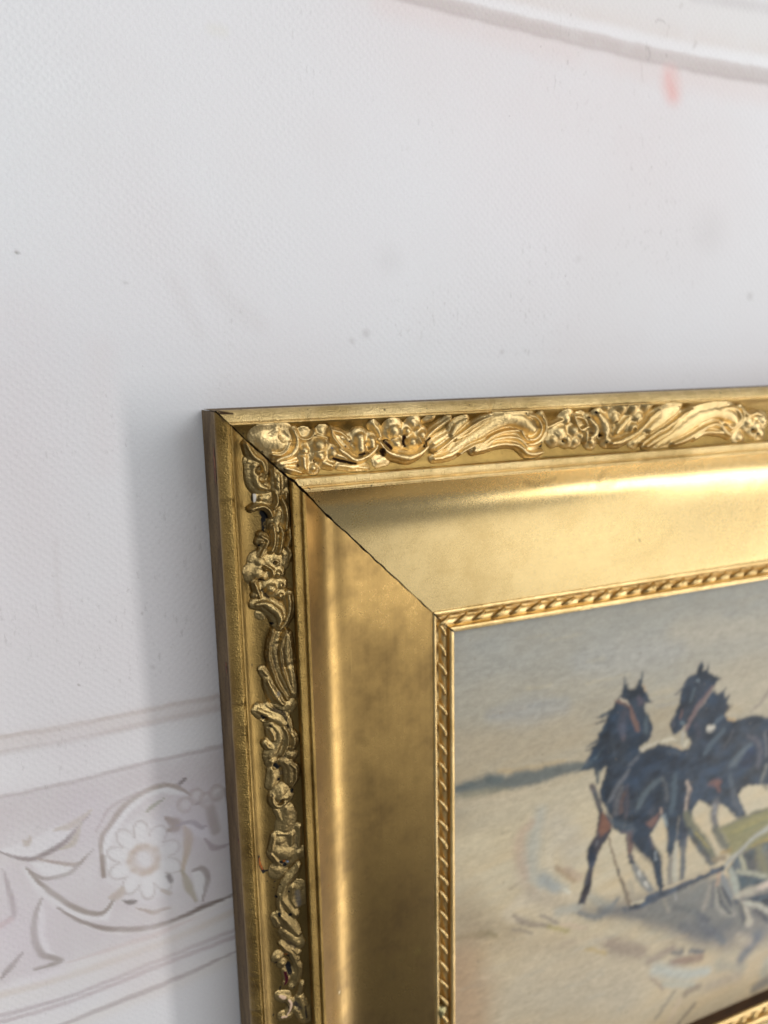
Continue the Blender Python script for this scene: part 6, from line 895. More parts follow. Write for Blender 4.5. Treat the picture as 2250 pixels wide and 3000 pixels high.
def window(path, X, Y, grow=1.6):
    p = np.asarray(path)
    r = p[:, 2].max() * grow
    xs, ys = X[0], Y[:, 0]
    i0, i1 = np.searchsorted(xs, [p[:, 0].min() - r, p[:, 0].max() + r])
    j0, j1 = np.searchsorted(ys, [p[:, 1].min() - r, p[:, 1].max() + r])
    return slice(j0, j1), slice(i0, i1)


def make_mesh(name, verts, faces, mat, parent=None, uv=None, color=None, smooth=True):
    me = bpy.data.meshes.new(name)
    verts = np.asarray(verts, np.float32)
    faces = np.asarray(faces, np.int32)
    nf, k = faces.shape
    me.vertices.add(len(verts))
    me.vertices.foreach_set('co', verts.ravel())
    me.loops.add(nf * k)
    me.loops.foreach_set('vertex_index', faces.ravel())
    me.polygons.add(nf)
    me.polygons.foreach_set('loop_start', np.arange(0, nf * k, k, dtype=np.int32))
    me.polygons.foreach_set('use_smooth', np.full(nf, smooth))
    me.update(calc_edges=True)
    if uv is not None:
        layer = me.uv_layers.new(name='rail_uv')
        layer.data.foreach_set('uv', np.asarray(uv, np.float32)[faces.ravel()].ravel())
    if color is not None:
        at = me.attributes.new('tint', 'FLOAT_COLOR', 'POINT')
        at.data.foreach_set('color', np.asarray(color, np.float32).ravel())
    me.validate()
    me.materials.append(mat)
    ob = bpy.data.objects.new(name, me)
    scene.collection.objects.link(ob)
    if parent is not None:
        ob.parent = parent
    return ob


def grid_faces(nj, ni, flip=False):
    a = np.arange(nj * ni).reshape(nj, ni)
    f = np.stack([a[:-1, :-1], a[:-1, 1:], a[1:, 1:], a[1:, :-1]], -1).reshape(-1, 4)
    return f[:, ::-1] if flip else f


# ------------------------------------------------------------------ materials
def new_mat(name):
    m = bpy.data.materials.new(name)
    m.use_nodes = True
    nt = m.node_tree
    nt.nodes.clear()
    out = nt.nodes.new('ShaderNodeOutputMaterial')
    return m, nt, out


def N(nt, kind, **kw):
    n = nt.nodes.new(kind)
    for k, v in kw.items():
        if k in n.inputs.keys():
            n.inputs[k].default_value = v
        else:
            setattr(n, k, v)
    return n


def mixc(nt, fac, a, b, blend='MIX'):
    n = nt.nodes.new('ShaderNodeMix')
    n.data_type = 'RGBA'
    n.blend_type = blend
    for sock, v in ((n.inputs[0], fac), (n.inputs[6], a), (n.inputs[7], b)):
        if hasattr(v, 'is_linked'):
            nt.links.new(v, sock)
        else:
            sock.default_value = v
    return n.outputs[2]


def math_n(nt, op, a, b=None, clamp=False):
    n = nt.nodes.new('ShaderNodeMath')
    n.operation = op
    n.use_clamp = clamp
    for sock, v in ((n.inputs[0], a), (n.inputs[1], b)):
        if v is None:
            continue
        if hasattr(v, 'is_linked'):
            nt.links.new(v, sock)
        else:
            sock.default_value = v
    return n.outputs[0]


def ramp(nt, v, a, b, va=0.0, vb=1.0):
    n = nt.nodes.new('ShaderNodeMapRange')
    n.clamp = True
    nt.links.new(v, n.inputs[0])
    for i, x in ((1, a), (2, b), (3, va), (4, vb)):
        n.inputs[i].default_value = x
    return n.outputs[0]


def noise(nt, vec, scale, detail=4.0, rough=0.55, stretch=None, dist=0.0):
    if stretch is not None:
        mp = nt.nodes.new('ShaderNodeMapping')
        mp.inputs['Scale'].default_value = stretch
        nt.links.new(vec, mp.inputs['Vector'])
        vec = mp.outputs[0]
    n = N(nt, 'ShaderNodeTexNoise', Scale=scale, Detail=detail, Roughness=rough, Distortion=dist)
    nt.links.new(vec, n.inputs['Vector'])
    return n.outputs['Fac']


def gold_material(name, base, dull, rough, grain, grain_scale, pit, streak=0.0, dull_amt=0.5, soft_bump=0.0, metallic=1.0):
    """Bronze-painted gilding: metal with dull patches, fine grain and small dark pits; chips come from the tint attribute."""
    m, nt, out = new_mat(name)
    L = nt.links
    uvn = N(nt, 'ShaderNodeUVMap', uv_map='rail_uv')
    uv = uvn.outputs[0]
    tc = N(nt, 'ShaderNodeTexCoord')
    obj = tc.outputs['Object']
    big = noise(nt, obj, 32, 5, 0.6)
    mid = noise(nt, obj, 150, 5, 0.65)
    st = noise(nt, uv, 1.0, 4, 0.6, (1.4, 70, 1))
    fine = noise(nt, obj, grain_scale, 3, 0.6)
    pits = noise(nt, obj, 1500 if rough < 0.3 else 900, 2, 0.5)
    f1 = ramp(nt, big, 0.42, 0.68, 0, dull_amt)
    f2 = ramp(nt, mid, 0.45, 0.75, 0, dull_amt * 0.6)
    f3 = math_n(nt, 'MULTIPLY', ramp(nt, st, 0.45, 0.7), streak)
    tot = math_n(nt, 'ADD', math_n(nt, 'ADD', f1, f2), f3, True)
    col = mixc(nt, tot, base, dull)
    pitf = ramp(nt, math_n(nt, 'ADD', pits, math_n(nt, 'MULTIPLY', mid, 0.25)), 0.845, 0.875, 0, pit)
    ro = math_n(nt, 'ADD', math_n(nt, 'MULTIPLY', tot, 0.07), rough)
    ro = math_n(nt, 'ADD', ro, math_n(nt, 'MULTIPLY', math_n(nt, 'SUBTRACT', fine, 0.5), 0.12))
    bump = N(nt, 'ShaderNodeBump', Strength=grain, Distance=0.0006)
    hgt = math_n(nt, 'ADD', fine, math_n(nt, 'MULTIPLY', mid, soft_bump))
    hgt = math_n(nt, 'ADD', hgt, math_n(nt, 'MULTIPLY', st, streak * 0.8))
    L.new(hgt, bump.inputs['Height'])
    metal = N(nt, 'ShaderNodeBsdfPrincipled', Metallic=metallic)
    L.new(col, metal.inputs['Base Color'])
    L.new(ro, metal.inputs['Roughness'])
    L.new(bump.outputs[0], metal.inputs['Normal'])
    dark = N(nt, 'ShaderNodeBsdfPrincipled', Roughness=0.75)
    dark.inputs['Base Color'].default_value = (0.035, 0.022, 0.010, 1)
    L.new(bump.outputs[0], dark.inputs['Normal'])
    mx = nt.nodes.new('ShaderNodeMixShader')
    L.new(pitf, mx.inputs[0])
    L.new(metal.outputs[0], mx.inputs[1])
    L.new(dark.outputs[0], mx.inputs[2])
    at = N(nt, 'ShaderNodeAttribute', attribute_name='tint')
    chip = N(nt, 'ShaderNodeBsdfPrincipled', Roughness=0.7)
    chip.inputs['Specular IOR Level'].default_value = 0.15
    L.new(at.outputs['Color'], chip.inputs['Base Color'])
    edge = math_n(nt, 'MULTIPLY', math_n(nt, 'SUBTRACT', fine, 0.5), 0.9)
    wob = math_n(nt, 'MULTIPLY', math_n(nt, 'SUBTRACT', noise(nt, obj, 480, 3, 0.6), 0.5), 2.2)
    hard = ramp(nt, at.outputs['Alpha'], 0.52, 0.72)
    am = math_n(nt, 'ADD', at.outputs['Alpha'], math_n(nt, 'MULTIPLY', math_n(nt, 'ADD', edge, wob), hard))
    am = math_n(nt, 'MULTIPLY', ramp(nt, am, 0.25, 0.75), ramp(nt, at.outputs['Alpha'], 0.02, 0.35))
    am = math_n(nt, 'MULTIPLY', am, ramp(nt, at.outputs['Alpha'], 0.0, 0.9))
    mx2 = nt.nodes.new('ShaderNodeMixShader')
    L.new(am, mx2.inputs[0])
    L.new(mx.outputs[0], mx2.inputs[1])
    L.new(chip.outputs[0], mx2.inputs[2])
    L.new(mx2.outputs[0], out.inputs[0])
    return m


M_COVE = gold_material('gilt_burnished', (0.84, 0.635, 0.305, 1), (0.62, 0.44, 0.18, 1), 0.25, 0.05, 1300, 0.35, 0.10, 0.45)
M_COVE_DARK = gold_material('gilt_burnished_dark', (0.29, 0.189, 0.067, 1), (0.16, 0.102, 0.038, 1), 0.28, 0.05, 1300, 0.35, 0.14, 0.8)  # darker copy of the cove gold, used on the left rail
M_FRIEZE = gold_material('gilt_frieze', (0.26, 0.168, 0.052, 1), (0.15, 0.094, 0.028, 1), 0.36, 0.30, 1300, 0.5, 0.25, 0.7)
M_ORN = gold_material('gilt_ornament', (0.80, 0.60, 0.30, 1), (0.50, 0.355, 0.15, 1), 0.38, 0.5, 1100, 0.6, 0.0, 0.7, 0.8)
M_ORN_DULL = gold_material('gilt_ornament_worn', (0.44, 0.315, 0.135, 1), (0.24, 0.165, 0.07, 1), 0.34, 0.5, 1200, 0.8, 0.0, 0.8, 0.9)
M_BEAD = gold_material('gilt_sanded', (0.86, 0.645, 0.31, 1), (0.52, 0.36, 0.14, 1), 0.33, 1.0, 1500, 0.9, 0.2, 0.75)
M_BEAD_DARK = gold_material('gilt_sanded_dark', (0.42, 0.275, 0.088, 1), (0.19, 0.115, 0.032, 1), 0.34, 1.0, 1500, 0.9, 0.2, 0.8)  # darker copy of the bead and fillet gold, left rail only
M_FRIEZE_DARK = gold_material('gilt_frieze_dark', (0.24, 0.158, 0.052, 1), (0.14, 0.090, 0.029, 1), 0.36, 0.30, 1300, 0.5, 0.25, 0.7)  # slightly darker copy of the frieze gold, left rail only
M_ROPE = gold_material('gilt_rope', (0.74, 0.54, 0.255, 1), (0.44, 0.29, 0.10, 1), 0.33, 0.25, 1200, 0.4, 0.0, 0.6, 0.5)


def side_material():
    """worn bronze paint over wood on the outer sides"""
    m, nt, out = new_mat('worn_bronze_paint')
    tc = N(nt, 'ShaderNodeTexCoord')
    ob = tc.outputs['Object']
    big = noise(nt, ob, 45, 5, 0.6, (1, 2.0, 1))
    fine = noise(nt, ob, 700, 4, 0.6)
    col = mixc(nt, ramp(nt, big, 0.35, 0.7), (0.115, 0.070, 0.032, 1), (0.250, 0.168, 0.080, 1))
    col = mixc(nt, ramp(nt, fine, 0.56, 0.66, 0, 0.7), col, (0.045, 0.024, 0.012, 1))
    b = N(nt, 'ShaderNodeBsdfPrincipled', Roughness=0.62, Metallic=0.15)
    b.inputs['Specular IOR Level'].default_value = 0.12
    nt.links.new(col, b.inputs['Base Color'])
    bump = N(nt, 'ShaderNodeBump', Strength=0.35, Distance=0.0005)
    nt.links.new(fine, bump.inputs['Height'])
    nt.links.new(bump.outputs[0], b.inputs['Normal'])
    nt.links.new(b.outputs[0], out.inputs[0])
    return m


M_SIDE = side_material()


def wood_material():
    m, nt, out = new_mat('dark_stained_wood')
    tc = N(nt, 'ShaderNodeTexCoord')
    n = noise(nt, tc.outputs['Object'], 60, 5, 0.6, (1, 12, 12))
    col = mixc(nt, ramp(nt, n, 0.35, 0.65), (0.030, 0.012, 0.005, 1), (0.090, 0.038, 0.014, 1))
    b = N(nt, 'ShaderNodeBsdfPrincipled', Roughness=0.5)
    nt.links.new(col, b.inputs['Base Color'])
    bump = N(nt, 'ShaderNodeBump', Strength=0.3, Distance=0.0005)
    nt.links.new(n, bump.inputs['Height'])
    nt.links.new(bump.outputs[0], b.inputs['Normal'])
    nt.links.new(b.outputs[0], out.inputs[0])
    return m


M_WOOD = wood_material()


def paint_material():
    m, nt, out = new_mat('oil_paint')
    at = N(nt, 'ShaderNodeAttribute', attribute_name='tint')
    tc = N(nt, 'ShaderNodeTexCoord')
    ob = tc.outputs['Object']
    br = noise(nt, ob, 90, 5, 0.65, (1.0, 1.0, 4.5), 0.6)
    fine = noise(nt, ob, 900, 3, 0.6, (1, 1, 2.2))
    v = math_n(nt, 'ADD', ramp(nt, br, 0.3, 0.7, 0.95, 1.04), ramp(nt, fine, 0.3, 0.7, -0.06, 0.06))
    hsv = N(nt, 'ShaderNodeHueSaturation')
    nt.links.new(at.outputs['Color'], hsv.inputs['Color'])
    nt.links.new(v, hsv.inputs['Value'])
    dirt = ramp(nt, noise(nt, ob, 420, 2, 0.5), 0.70, 0.76, 0, 0.35)
    col = mixc(nt, dirt, hsv.outputs[0], (0.22, 0.17, 0.11, 1))
    b = N(nt, 'ShaderNodeBsdfPrincipled', Roughness=0.42)
    b.inputs['Specular IOR Level'].default_value = 0.18
    nt.links.new(col, b.inputs['Base Color'])
    bump = N(nt, 'ShaderNodeBump', Strength=0.22, Distance=0.0007)
    nt.links.new(math_n(nt, 'ADD', br, math_n(nt, 'MULTIPLY', fine, 0.5)), bump.inputs['Height'])
    nt.links.new(bump.outputs[0], b.inputs['Normal'])
    nt.links.new(b.outputs[0], out.inputs[0])
    return m


def wall_material():
    """Printed canvas backdrop: print colour from the tint attribute, embossed dimples, dust and scuffs."""
    m, nt, out = new_mat('printed_canvas')
    L = nt.links
    at = N(nt, 'ShaderNodeAttribute', attribute_name='tint')
    tc = N(nt, 'ShaderNodeTexCoord')
    ob = tc.outputs['Object']
    ink = noise(nt, ob, 1400, 2, 0.7)
    inkc = N(nt, 'ShaderNodeTexNoise', Scale=1100.0, Detail=2.0)
    L.new(ob, inkc.inputs['Vector'])
    cloud = noise(nt, ob, 9, 4, 0.55)
    c = mixc(nt, 0.055, at.outputs['Color'], inkc.outputs['Color'], 'OVERLAY')
    c = mixc(nt, ramp(nt, ink, 0.35, 0.7, 0, 0.07), c, (0.35, 0.30, 0.29, 1))
    c = mixc(nt, ramp(nt, cloud, 0.45, 0.7, 0, 0.25), c, (0.72, 0.66, 0.65, 1))
    patch = ramp(nt, noise(nt, ob, 22, 3, 0.6), 0.52, 0.68)
    dust = noise(nt, ob, 520, 3, 0.65, (1.0, 1.0, 0.45))
    c = mixc(nt, math_n(nt, 'MULTIPLY', ramp(nt, dust, 0.60, 0.72, 0, 0.25), patch), c, (0.22, 0.19, 0.17, 1))
    speck = noise(nt, ob, 330, 2, 0.5)
    c = mixc(nt, ramp(nt, speck, 0.80, 0.815, 0, 0.3), c, (0.16, 0.13, 0.12, 1))
    b = N(nt, 'ShaderNodeBsdfPrincipled', Roughness=0.62)
    b.inputs['Specular IOR Level'].default_value = 0.3
    L.new(c, b.inputs['Base Color'])
    sp = nt.nodes.new('ShaderNodeSeparateXYZ')
    L.new(ob, sp.inputs[0])
    cb = nt.nodes.new('ShaderNodeCombineXYZ')
    L.new(sp.outputs[0], cb.inputs[0])
    L.new(sp.outputs[2], cb.inputs[1])
    mp = nt.nodes.new('ShaderNodeMapping')
    mp.inputs['Rotation'].default_value = (0, 0, math.radians(45))
    L.new(cb.outputs[0], mp.inputs['Vector'])
    vo = nt.nodes.new('ShaderNodeTexVoronoi')
    vo.voronoi_dimensions = '2D'
    vo.inputs['Scale'].default_value = 430.0
    vo.inputs['Randomness'].default_value = 0.42
    L.new(mp.outputs[0], vo.inputs['Vector'])
    dim = ramp(nt, vo.outputs['Distance'], 0.12, 0.5, -1.0, 0.6)
    damp = ramp(nt, noise(nt, ob, 14, 2, 0.5), 0.40, 0.62, 0.26, 0.62)
    hgt = math_n(nt, 'ADD', math_n(nt, 'MULTIPLY', dim, damp), math_n(nt, 'MULTIPLY', ink, 1.2))
    hgt = math_n(nt, 'ADD', hgt, math_n(nt, 'MULTIPLY', noise(nt, ob, 40, 3, 0.5), 2.0))
    bump = N(nt, 'ShaderNodeBump', Strength=0.35, Distance=0.00022)
    L.new(hgt, bump.inputs['Height'])
    L.new(bump.outputs[0], b.inputs['Normal'])
    L.new(b.outputs[0], out.inputs[0])
    return m


# ------------------------------------------------------------------ the wall: a printed canvas
H_WALL = -0.235
wx = np.concatenate([np.linspace(-6, -1.3, 20, endpoint=False), np.arange(-1.3, 3.3, 0.0085), np.linspace(3.3, 9, 20)])
wy = np.concatenate([np.linspace(-6, -2.1, 20, endpoint=False), np.arange(-2.1, 3.2, 0.0085), np.linspace(3.2, 9, 20)])
WX, WY = np.meshgrid(wx, wy)
base = lin((233, 233, 235))
wcol = np.ones(WX.shape + (3,)) * base
tone = np.clip(fbm(WX * 0.9 + 3, WY * 0.9, 5, 3) * 1.3 + 0.35, 0, 1)[..., None]
wcol = wcol * (1 - 0.35 * tone) + lin((230, 220, 222)) * 0.35 * tone
DX = WX + 0.006 * fbm(WX * 22, WY * 22, 3, 2)
DY = WY + 0.006 * fbm(WX * 22 + 50, WY * 22, 4, 2)
fade = np.clip(0.94 + 0.45 * fbm(WX * 9, WY * 9, 21, 3), 0.5, 1.0)


def poly_distance(X, Y, pts):
    pts = np.asarray(pts)
    inside = np.zeros(X.shape, bool)
    dist = np.full(X.shape, 1e9)
    for a, b in zip(pts, np.roll(pts, -1, 0)):
        dx, dy = b - a
        tt = np.clip(((X - a[0]) * dx + (Y - a[1]) * dy) / (dx * dx + dy * dy + 1e-12), 0, 1)
        dist = np.minimum(dist, np.hypot(X - a[0] - tt * dx, Y - a[1] - tt * dy))
        cr = ((a[1] > Y) != (b[1] > Y))
        xx = (b[0] - a[0]) * (Y - a[1]) / ((b[1] - a[1]) if abs(b[1] - a[1]) > 1e-9 else 1e-9) + a[0]
        inside ^= cr & (X < xx)
    return np.where(inside, -dist, dist)


for pts, c, a, soft in WALL_PRINT:
    if len(pts[0]) == 2:                       # a filled shape of the print
        p_ = np.asarray(pts)
        i0, i1 = np.searchsorted(wx, [p_[:, 0].min() - 0.08, p_[:, 0].max() + 0.08])
        j0, j1 = np.searchsorted(wy, [p_[:, 1].min() - 0.08, p_[:, 1].max() + 0.08])
        sl = (slice(j0, j1), slice(i0, i1))
        if WX[sl].size == 0:
            continue
        k = np.clip(0.5 - poly_distance(DX[sl], DY[sl], p_) / (2 * soft), 0, 1)
        k = (k * k * (3 - 2 * k) * a * fade[sl])[..., None]
        wcol[sl] = wcol[sl] * (1 - k) + lin(c) * k
        continue
    path = smooth_path(pts, 5)
    path[:, 2] *= 1.5 + 0.5 * soft
    sl = window(path, WX, WY, 1.7)
    if WX[sl].size == 0:
        continue
    q, _ = path_query(DX[sl], DY[sl], path)
    soft = max(soft, 0.6)
    k = (cover(q, soft) * a * fade[sl])[..., None]
    wcol[sl] = wcol[sl] * (1 - k) + lin(c) * k
wrel = 0.0020 * fbm(WX * 2.1, WY * 2.1, 9, 2)
wv = np.stack([WX * S, np.full(WX.shape, -H_WALL * S) + wrel * S, -WY * S], -1).reshape(-1, 3)
wall = make_mesh('wall', wv, grid_faces(len(wy), len(wx)), wall_material(),
                 color=np.concatenate([wcol, np.ones(WX.shape + (1,))], -1).reshape(-1, 4))
wall['kind'] = 'structure'
wall['label'] = 'white canvas wall printed with faded mouldings and a scrolling rosette'

# ------------------------------------------------------------------ the frame
FW, FH = 5.5, 4.731            # outer size
LEN = {'top': FW, 'bottom': FW, 'left': FH, 'right': FH}


def rail_xy(rail, s, w):
    if rail == 'top':
        return s, w
    if rail == 'left':
        return w, s
    if rail == 'bottom':
        return s, FH - w
    return FW - w, s


def rail_pos(rail, s, w, h):
    x, y = rail_xy(rail, s, w)
    return np.stack([x * S, -np.asarray(h) * S, -y * S], -1)


FLIP = {'top': False, 'left': True, 'bottom': True, 'right': False}

frame = bpy.data.objects.new('picture_frame', None)
scene.collection.objects.link(frame)
frame.location = P(FW / 2, FH, -0.2)
frame.empty_display_size = 0.05
frame['label'] = 'antique gold picture frame with moulded leaf ornament, chipped on its left rail'
frame['category'] = 'picture frame'
bpy.context.view_layer.update()
INV = frame.matrix_world.inverted()


def parented(ob, parent):
    ob.parent = parent
    ob.matrix_parent_inverse = parent.matrix_world.inverted()


def arc(w0, h0, w1, h1, bulge, n):
    """points from one place to the other bowed outwards by bulge"""
    t = np.linspace(0, 1, n)
    w = w0 + (w1 - w0) * t
    h = h0 + (h1 - h0) * t
    nx, ny = -(h1 - h0), (w1 - w0)
    l = math.hypot(nx, ny)
    k = bulge * 4 * t * (1 - t)
    return np.stack([w + nx / l * k, h + ny / l * k], -1)


def cove_profile(n=44):
    u = np.linspace(0, 1, n)
    u = u ** 1.4
    w = 0.304 + (0.900 - 0.304) * u
    d = w - 0.304
    ang = np.radians(7.0) + np.radians(40) * np.exp(-(d / 0.138) ** 1.9)
    sl = np.tan(ang)
    h = 0.130 - np.concatenate([[0], np.cumsum(0.5 * (sl[1:] + sl[:-1]) * np.diff(w))])
    return np.stack([w, h], -1)


COVE = cove_profile()
HC = COVE[-1, 1]


def frieze_h(w):
    return 0.088 + np.where(w < 0.15, 0.030, 0.010) * np.clip((w - 0.15) / 0.1, -1, 1) ** 4


fw_ = np.linspace(0.047, 0.250, 44)
PROF = {
    'outer_side': (np.array([(0.006, -0.216), (0.003, -0.10), (0.001, 0.0), (0.0, 0.070)]), M_SIDE, 900),
    'outer_bead': (np.vstack([[(0.0, 0.070), (-0.004, 0.080)], arc(-0.004, 0.084, 0.006, 0.110, 0.004, 6), arc(0.008, 0.112, 0.036, 0.1255, 0.0022, 8), [(0.0385, 0.119), (0.041, 0.112), (0.047, 0.118)]]), M_BEAD, 900),
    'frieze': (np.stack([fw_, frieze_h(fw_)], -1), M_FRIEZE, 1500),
    'fillet': (np.vstack([[(0.250, 0.098), (0.251, 0.128)], arc(0.253, 0.136, 0.281, 0.131, 0.0012, 6), [(0.284, 0.125), (0.287, 0.125)], arc(0.288, 0.130, 0.301, 0.131, 0.005, 7), [(0.304, 0.130)]]), M_BEAD, 900),
    'cove': (COVE, M_COVE, 700),
    'rope_channel': (np.vstack([[(0.900, HC), (0.901, HC - 0.005)], arc(0.903, HC - 0.001, 0.924, HC - 0.003, 0.006, 7), [(0.927, HC - 0.016)], arc(0.930, HC - 0.030, 0.948, HC - 0.038, -0.002, 5), arc(0.951, HC - 0.037, 0.987, HC - 0.024, 0.007, 9)]), M_ROPE, 700),
    'sight_edge': (np.vstack([[(0.987, HC - 0.024), (0.9885, HC - 0.005)], arc(0.990, HC - 0.003, 1.010, HC - 0.004, 0.002, 5), [(1.013, HC - 0.008), (1.013, HC - 0.016)]]), M_ROPE, 500),
}


def marks_color(rail, s, w, names=None):
    """chips and stains lying on a rail, as a colour and a cover value per vertex"""
    out = np.zeros(s.shape + (4,))
    out[..., :3] = 0.03
    for rl, pts, c, a, soft in MARKS:
        if rl != rail:
            continue
        path = smooth_path(pts, 4)
        r = path[:, 2].max() * 1.7
        m = (s > path[:, 0].min() - r) & (s < path[:, 0].max() + r) & (w > path[:, 1].min() - r) & (w < path[:, 1].max() + r)
        if not m.any():
            continue
        ss, ww = s[m], w[m]
        q, _ = path_query(ss, ww, path)
        k = cover(q, max(soft, 0.6)) * a
        old = out[m]
        upd = k > old[..., 3] * 0.6
        old[upd, :3] = lin(c)
        old[..., 3] = np.maximum(old[..., 3], k)
        out[m] = old
    return out


VISIBLE = {'top', 'left'}
rails = {}
for rail in ('top', 'left', 'bottom', 'right'):
    Ln = LEN[rail]
    # the wooden core, its mitred ends and the dark inner face of the rebate
    prof = np.array([(0.012, -0.216), (0.012, 0.05), (0.3, 0.05), (0.38, -0.03), (0.9, HC - 0.065), (0.987, HC - 0.055), (1.002, HC - 0.018), (1.0125, HC - 0.018), (1.0125, -0.180), (0.97, -0.216)])
    vv, ff = [], []
    for e in (0, 1):
        s = prof[:, 0] if e == 0 else Ln - prof[:, 0]
        vv.append(rail_pos(rail, s, prof[:, 0], prof[:, 1]))
    n = len(prof)
    for i in range(n):
        j = (i + 1) % n
        ff.append((i, j, n + j, n + i))
    core = make_mesh('rail', np.vstack(vv), ff, M_WOOD, smooth=False)
    core.data.update()
    parented(core, frame)
    rails[rail] = core
    if rail == 'left':
        core['label'] = 'darker left rail with chipped ornament and bare wood showing'
    for nm, (pf, mat, dens) in PROF.items():
        ns = int(dens if rail in VISIBLE else dens * 0.4)
        tt = np.linspace(0, 1, ns)
        # finer sampling towards the corner in view
        tt = tt ** 1.25 if rail in VISIBLE else tt
        T_, W_ = np.meshgrid(tt, pf[:, 0])
        H_ = np.repeat(pf[:, 1][:, None], ns, 1)
        gap = np.maximum(0.0048 + 0.0075 * np.clip(fbm(W_ * 38, np.full(W_.shape, 3.0 + 7 * (rail == 'left')), 11, 3), -0.6, 0.6), 0.0018)
        s0 = np.maximum(W_, 0) + gap
        s_ = s0 + T_ * (Ln - 2 * s0)
        wob = 0.0016 * fbm(s_ * 3.0, W_ * 2 + 9, 13, 3)
        if nm in ('outer_bead', 'fillet', 'rope_channel', 'sight_edge'):
            wob = wob + 0.0012 * fbm(s_ * 30, W_ * 25, 14, 2)
        if nm == 'outer_bead':
            # knocks along the outer edge
            nick = np.clip(fbm(s_ * 9, W_ * 3 + 2, 41, 3) - 0.42, 0, 1) * 0.05
            wob = wob - np.minimum(nick, 0.008)
        edge = (np.arange(len(pf)) > 0)[:, None] & (np.arange(len(pf)) < len(pf) - 1)[:, None]
        H2 = H_ + wob * np.where(edge, 1.0, 0.0) + 0.0016 * fbm(s_ * 3.0, 0 * W_ + 9, 13, 3) * 0
        uv = np.stack([s_, W_], -1).reshape(-1, 2)
        col = marks_color(rail, s_, W_)
        if nm == 'outer_side':
            # bare-wood chips and cracks on the outer side, drawn in the height direction
            col[...] = 0
            if rail == 'left':
                for (sa, sb, ha, hb, c) in ((0.135, 0.27, 0.02, 0.062, (120, 52, 24)), (0.14, 0.265, 0.03, 0.052, (160, 84, 40)), (0.0, 0.05, -0.19, 0.06, (58, 40, 24)), (1.0, 1.05, 0.02, 0.06, (52, 34, 22)), (1.62, 1.66, 0.0, 0.07, (60, 42, 26)), (2.2, 2.24, 0.03, 0.07, (48, 34, 24))):
                    m = (s_ > sa) & (s_ < sb)
                    col[m, :3] = lin(c)
                    col[m, 3] = 0.0
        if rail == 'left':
            mat = {'cove': M_COVE_DARK, 'outer_bead': M_BEAD_DARK, 'fillet': M_BEAD_DARK, 'frieze': M_FRIEZE_DARK}.get(nm, mat)
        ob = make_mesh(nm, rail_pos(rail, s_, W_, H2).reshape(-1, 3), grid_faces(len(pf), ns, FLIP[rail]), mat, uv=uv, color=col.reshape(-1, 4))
        parented(ob, core)

# chips of bare red-brown wood on the outer side of the left rail
M_CHIP, nt_, out_ = new_mat('bare_wood_chip')
b_ = N(nt_, 'ShaderNodeBsdfPrincipled', Roughness=0.7)
tc_ = N(nt_, 'ShaderNodeTexCoord')
nz_ = noise(nt_, tc_.outputs['Object'], 900, 4, 0.6, (1, 1, 0.3))
nt_.links.new(mixc(nt_, ramp(nt_, nz_, 0.4, 0.65), (0.05, 0.015, 0.006, 1), (0.34, 0.12, 0.035, 1)), b_.inputs['Base Color'])
nt_.links.new(b_.outputs[0], out_.inputs[0])
for sa, sb, ha, hb, seed in ((0.125, 0.275, 0.000, 0.052, 1), (0.95, 1.0, -0.01, 0.03, 2), (1.68, 1.70, 0.03, 0.066, 3)):
    r_ = random.Random(seed)
    k = 14
    pts = []
    for i in range(k):
        t = 2 * math.pi * i / k
        rr = r_.uniform(0.75, 1.05)
        ss = (sa + sb) / 2 + (sb - sa) / 2 * math.cos(t) * rr
        hh = (ha + hb) / 2 + (hb - ha) / 2 * math.sin(t) * rr
        pts.append(rail_pos('left', np.array(ss), np.array(-0.0012), np.array(hh)))
    c_ = rail_pos('left', np.array((sa + sb) / 2), np.array(-0.0022), np.array((ha + hb) / 2))
    ob = make_mesh('wood_chip', np.array(pts + [c_]), [(i, (i + 1) % k, k) for i in range(k)], M_CHIP)
    parented(ob, rails['left'])

# ------------------------------------------------------------------ moulded ornament on the frieze
STEP = 0.0034


